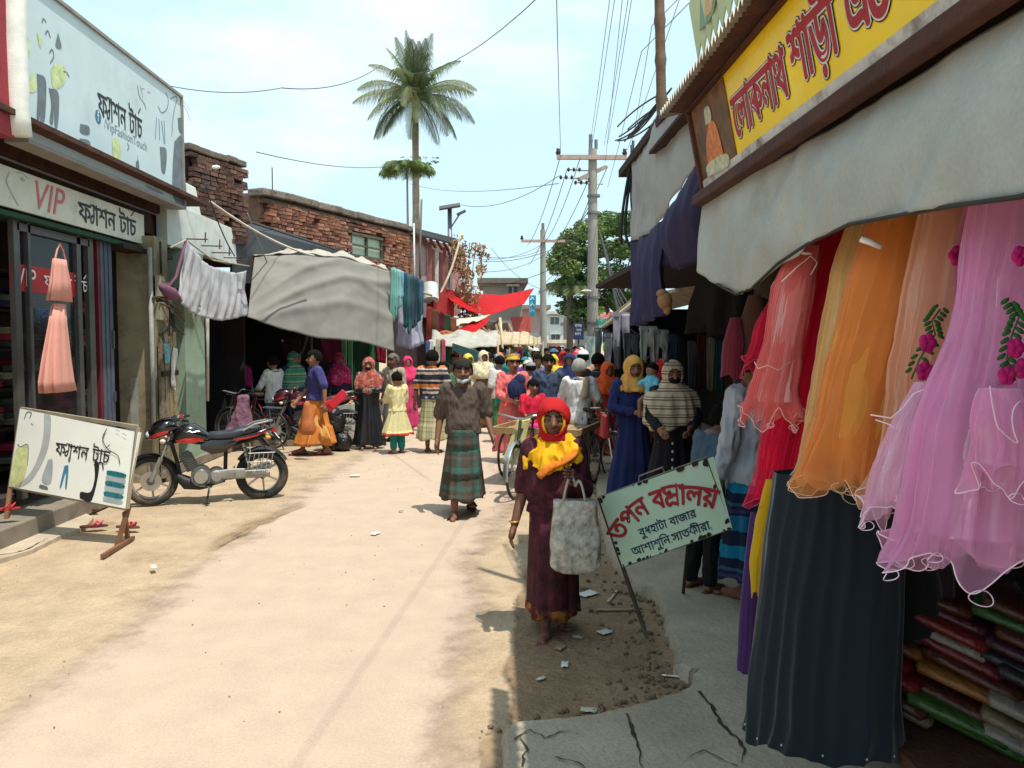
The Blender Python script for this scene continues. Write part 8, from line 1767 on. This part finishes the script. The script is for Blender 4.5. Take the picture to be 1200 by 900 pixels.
# ---- the crowd: a few prototypes copied with their own clothes
protos = []
def proto(i, **k):
    t = person('p%d' % i, (0, -50, 0), 0, 1.62, lod=2, hands=False, eyes=False, **k)[0]; protos.append(t); return t
gw = C(150, 150, 150)
proto(0, top=(gw, .46), bottom=('trousers', gw), seed=1, sleeve=.5)
proto(1, top=(gw, .46), bottom=('lungi', gw, .1), seed=2, sleeve=.9, pose=dict(anL=(.05, -.08, .045), anR=(-.05, .08, .05)))
proto(2, top=(gw, .5), bottom=('robe', gw, .04), hd={'hood': gw, 'drop': .66}, seed=3, sleeve=.9)
proto(3, top=(gw, .46), bottom=('trousers', gw), hd={'cap': gw, 'hair': m_hair}, seed=4, sleeve=.9, pose=dict(anL=(.05, .08, .045), anR=(-.05, -.08, .05)))
cc = [('white', (206, 204, 198)), ('navy', (40, 48, 86)), ('orange', (214, 110, 46)), ('red', (170, 34, 36)), ('black', (34, 34, 38)), ('pale blue', (130, 160, 190)), ('pink', (206, 110, 130)), ('green', (60, 110, 76)), ('yellow', (210, 180, 60)), ('brown', (110, 80, 60)), ('maroon', (96, 30, 44)), ('grey', (130, 130, 130)), ('teal', (40, 124, 124)), ('cream', (206, 194, 160)), ('purple', (96, 60, 120))]
def copyp(src, loc, rz, s, c1, c2, lab, grp):
    r_ = src.copy(); sc.collection.objects.link(r_); r_.location = loc; r_.rotation_euler = (0, 0, rz); r_.scale = (s, s, s); r_['label'] = lab; r_['group'] = grp
    for ch in list(src.children):
        c_ = ch.copy(); sc.collection.objects.link(c_); c_.parent = r_
        nm = ch.name.split('.')[0]
        m_ = c1 if nm in ('shirt', 'headscarf', 'cap') else c2 if nm in ('trousers', 'lungi', 'robe', 'skirt') else skin(SK[R.randrange(3)]) if nm == 'body' else None
        if m_: c_.material_slots[0].link = 'OBJECT'; c_.material_slots[0].material = m_
spots = []
RC = random.Random(77)
grid_ = []
y = 14.6
while y < 44:
    x0 = -.35 + bend(y) * .55; x1 = min(2.05 + (y - 15) * .08, 3.6) + bend(y) * .3
    n_ = max(3, int((x1 - x0) / .62))
    for i in range(n_): grid_.append((lerp(x0, x1, (i + RC.uniform(.1, .9)) / n_), y + RC.uniform(-.3, .3)))
    y += 1.15 if y < 20 else 1.7
near = ['beyond the cycle van', 'between the poles', 'at mid street', 'far down the street']
seen = {}
adj = ['walking toward the camera', 'walking away', 'turned sideways', 'in the thick of the crowd', 'near the pole', 'near the left stalls']
for i, (x, y) in enumerate(grid_):
    k = RC.choice((0, 1, 2, 2, 3)); a, b_ = RC.choice(cc), RC.choice(cc); rz_ = RC.choice((0, 0, .3, -.3, PI, PI + .3, 1.4)) + RC.uniform(-.2, .2)
    if abs(x - 2.35) < .35 and abs(y - 19) < .5: continue
    zone = near[0] if y < 17.5 else near[1] if y < 22 else near[2] if y < 30 else near[3]
    lx = 580 + 930 * x / y; side = 'left side' if lx < 610 else 'middle' if lx < 665 else 'right side'
    kind = ('%s shirt and %s trousers', '%s shirt and %s lungi', '%s headscarf and %s robe', '%s cap and shirt with %s trousers')[k]
    lab = 'person in ' + kind % (a[0], b_[0]) + ' %s, %s' % (zone, side)
    copyp(protos[k], (x, y, 0), rz_, RC.uniform(.9, 1.05), C(*a[1], .9, var=.4, scale=22), C(*b_[1], .9, var=.3, scale=14), lab, 'people crowding the far end of the street')
for k, (px, y, kk, c_, lab) in enumerate(((548, 17.5, 2, (206, 190, 80), 'yellow'), (560, 18.5, 0, (90, 110, 90), 'olive green'), (574, 17.8, 1, (60, 70, 100), 'denim blue'), (585, 19.5, 2, (196, 120, 80), 'apricot'), (533, 19, 0, (120, 100, 90), 'taupe'), (569, 21, 2, (200, 170, 160), 'rose beige'))):
    g_ = P(px, 400, y); copyp(protos[kk], (g_.x, y, 0), R.uniform(-.5, .8), .98, C(*c_, .9), C(*[int(q * .6) for q in c_], .9), 'person in %s clothes among the left stalls behind the polo shirt man' % lab, 'people among the left stalls')
for pr in protos:
    for ch in list(pr.children): bpy.data.objects.remove(ch, do_unlink=True)
    bpy.data.objects.remove(pr, do_unlink=True)
bpy.data.scenes.remove(TS)
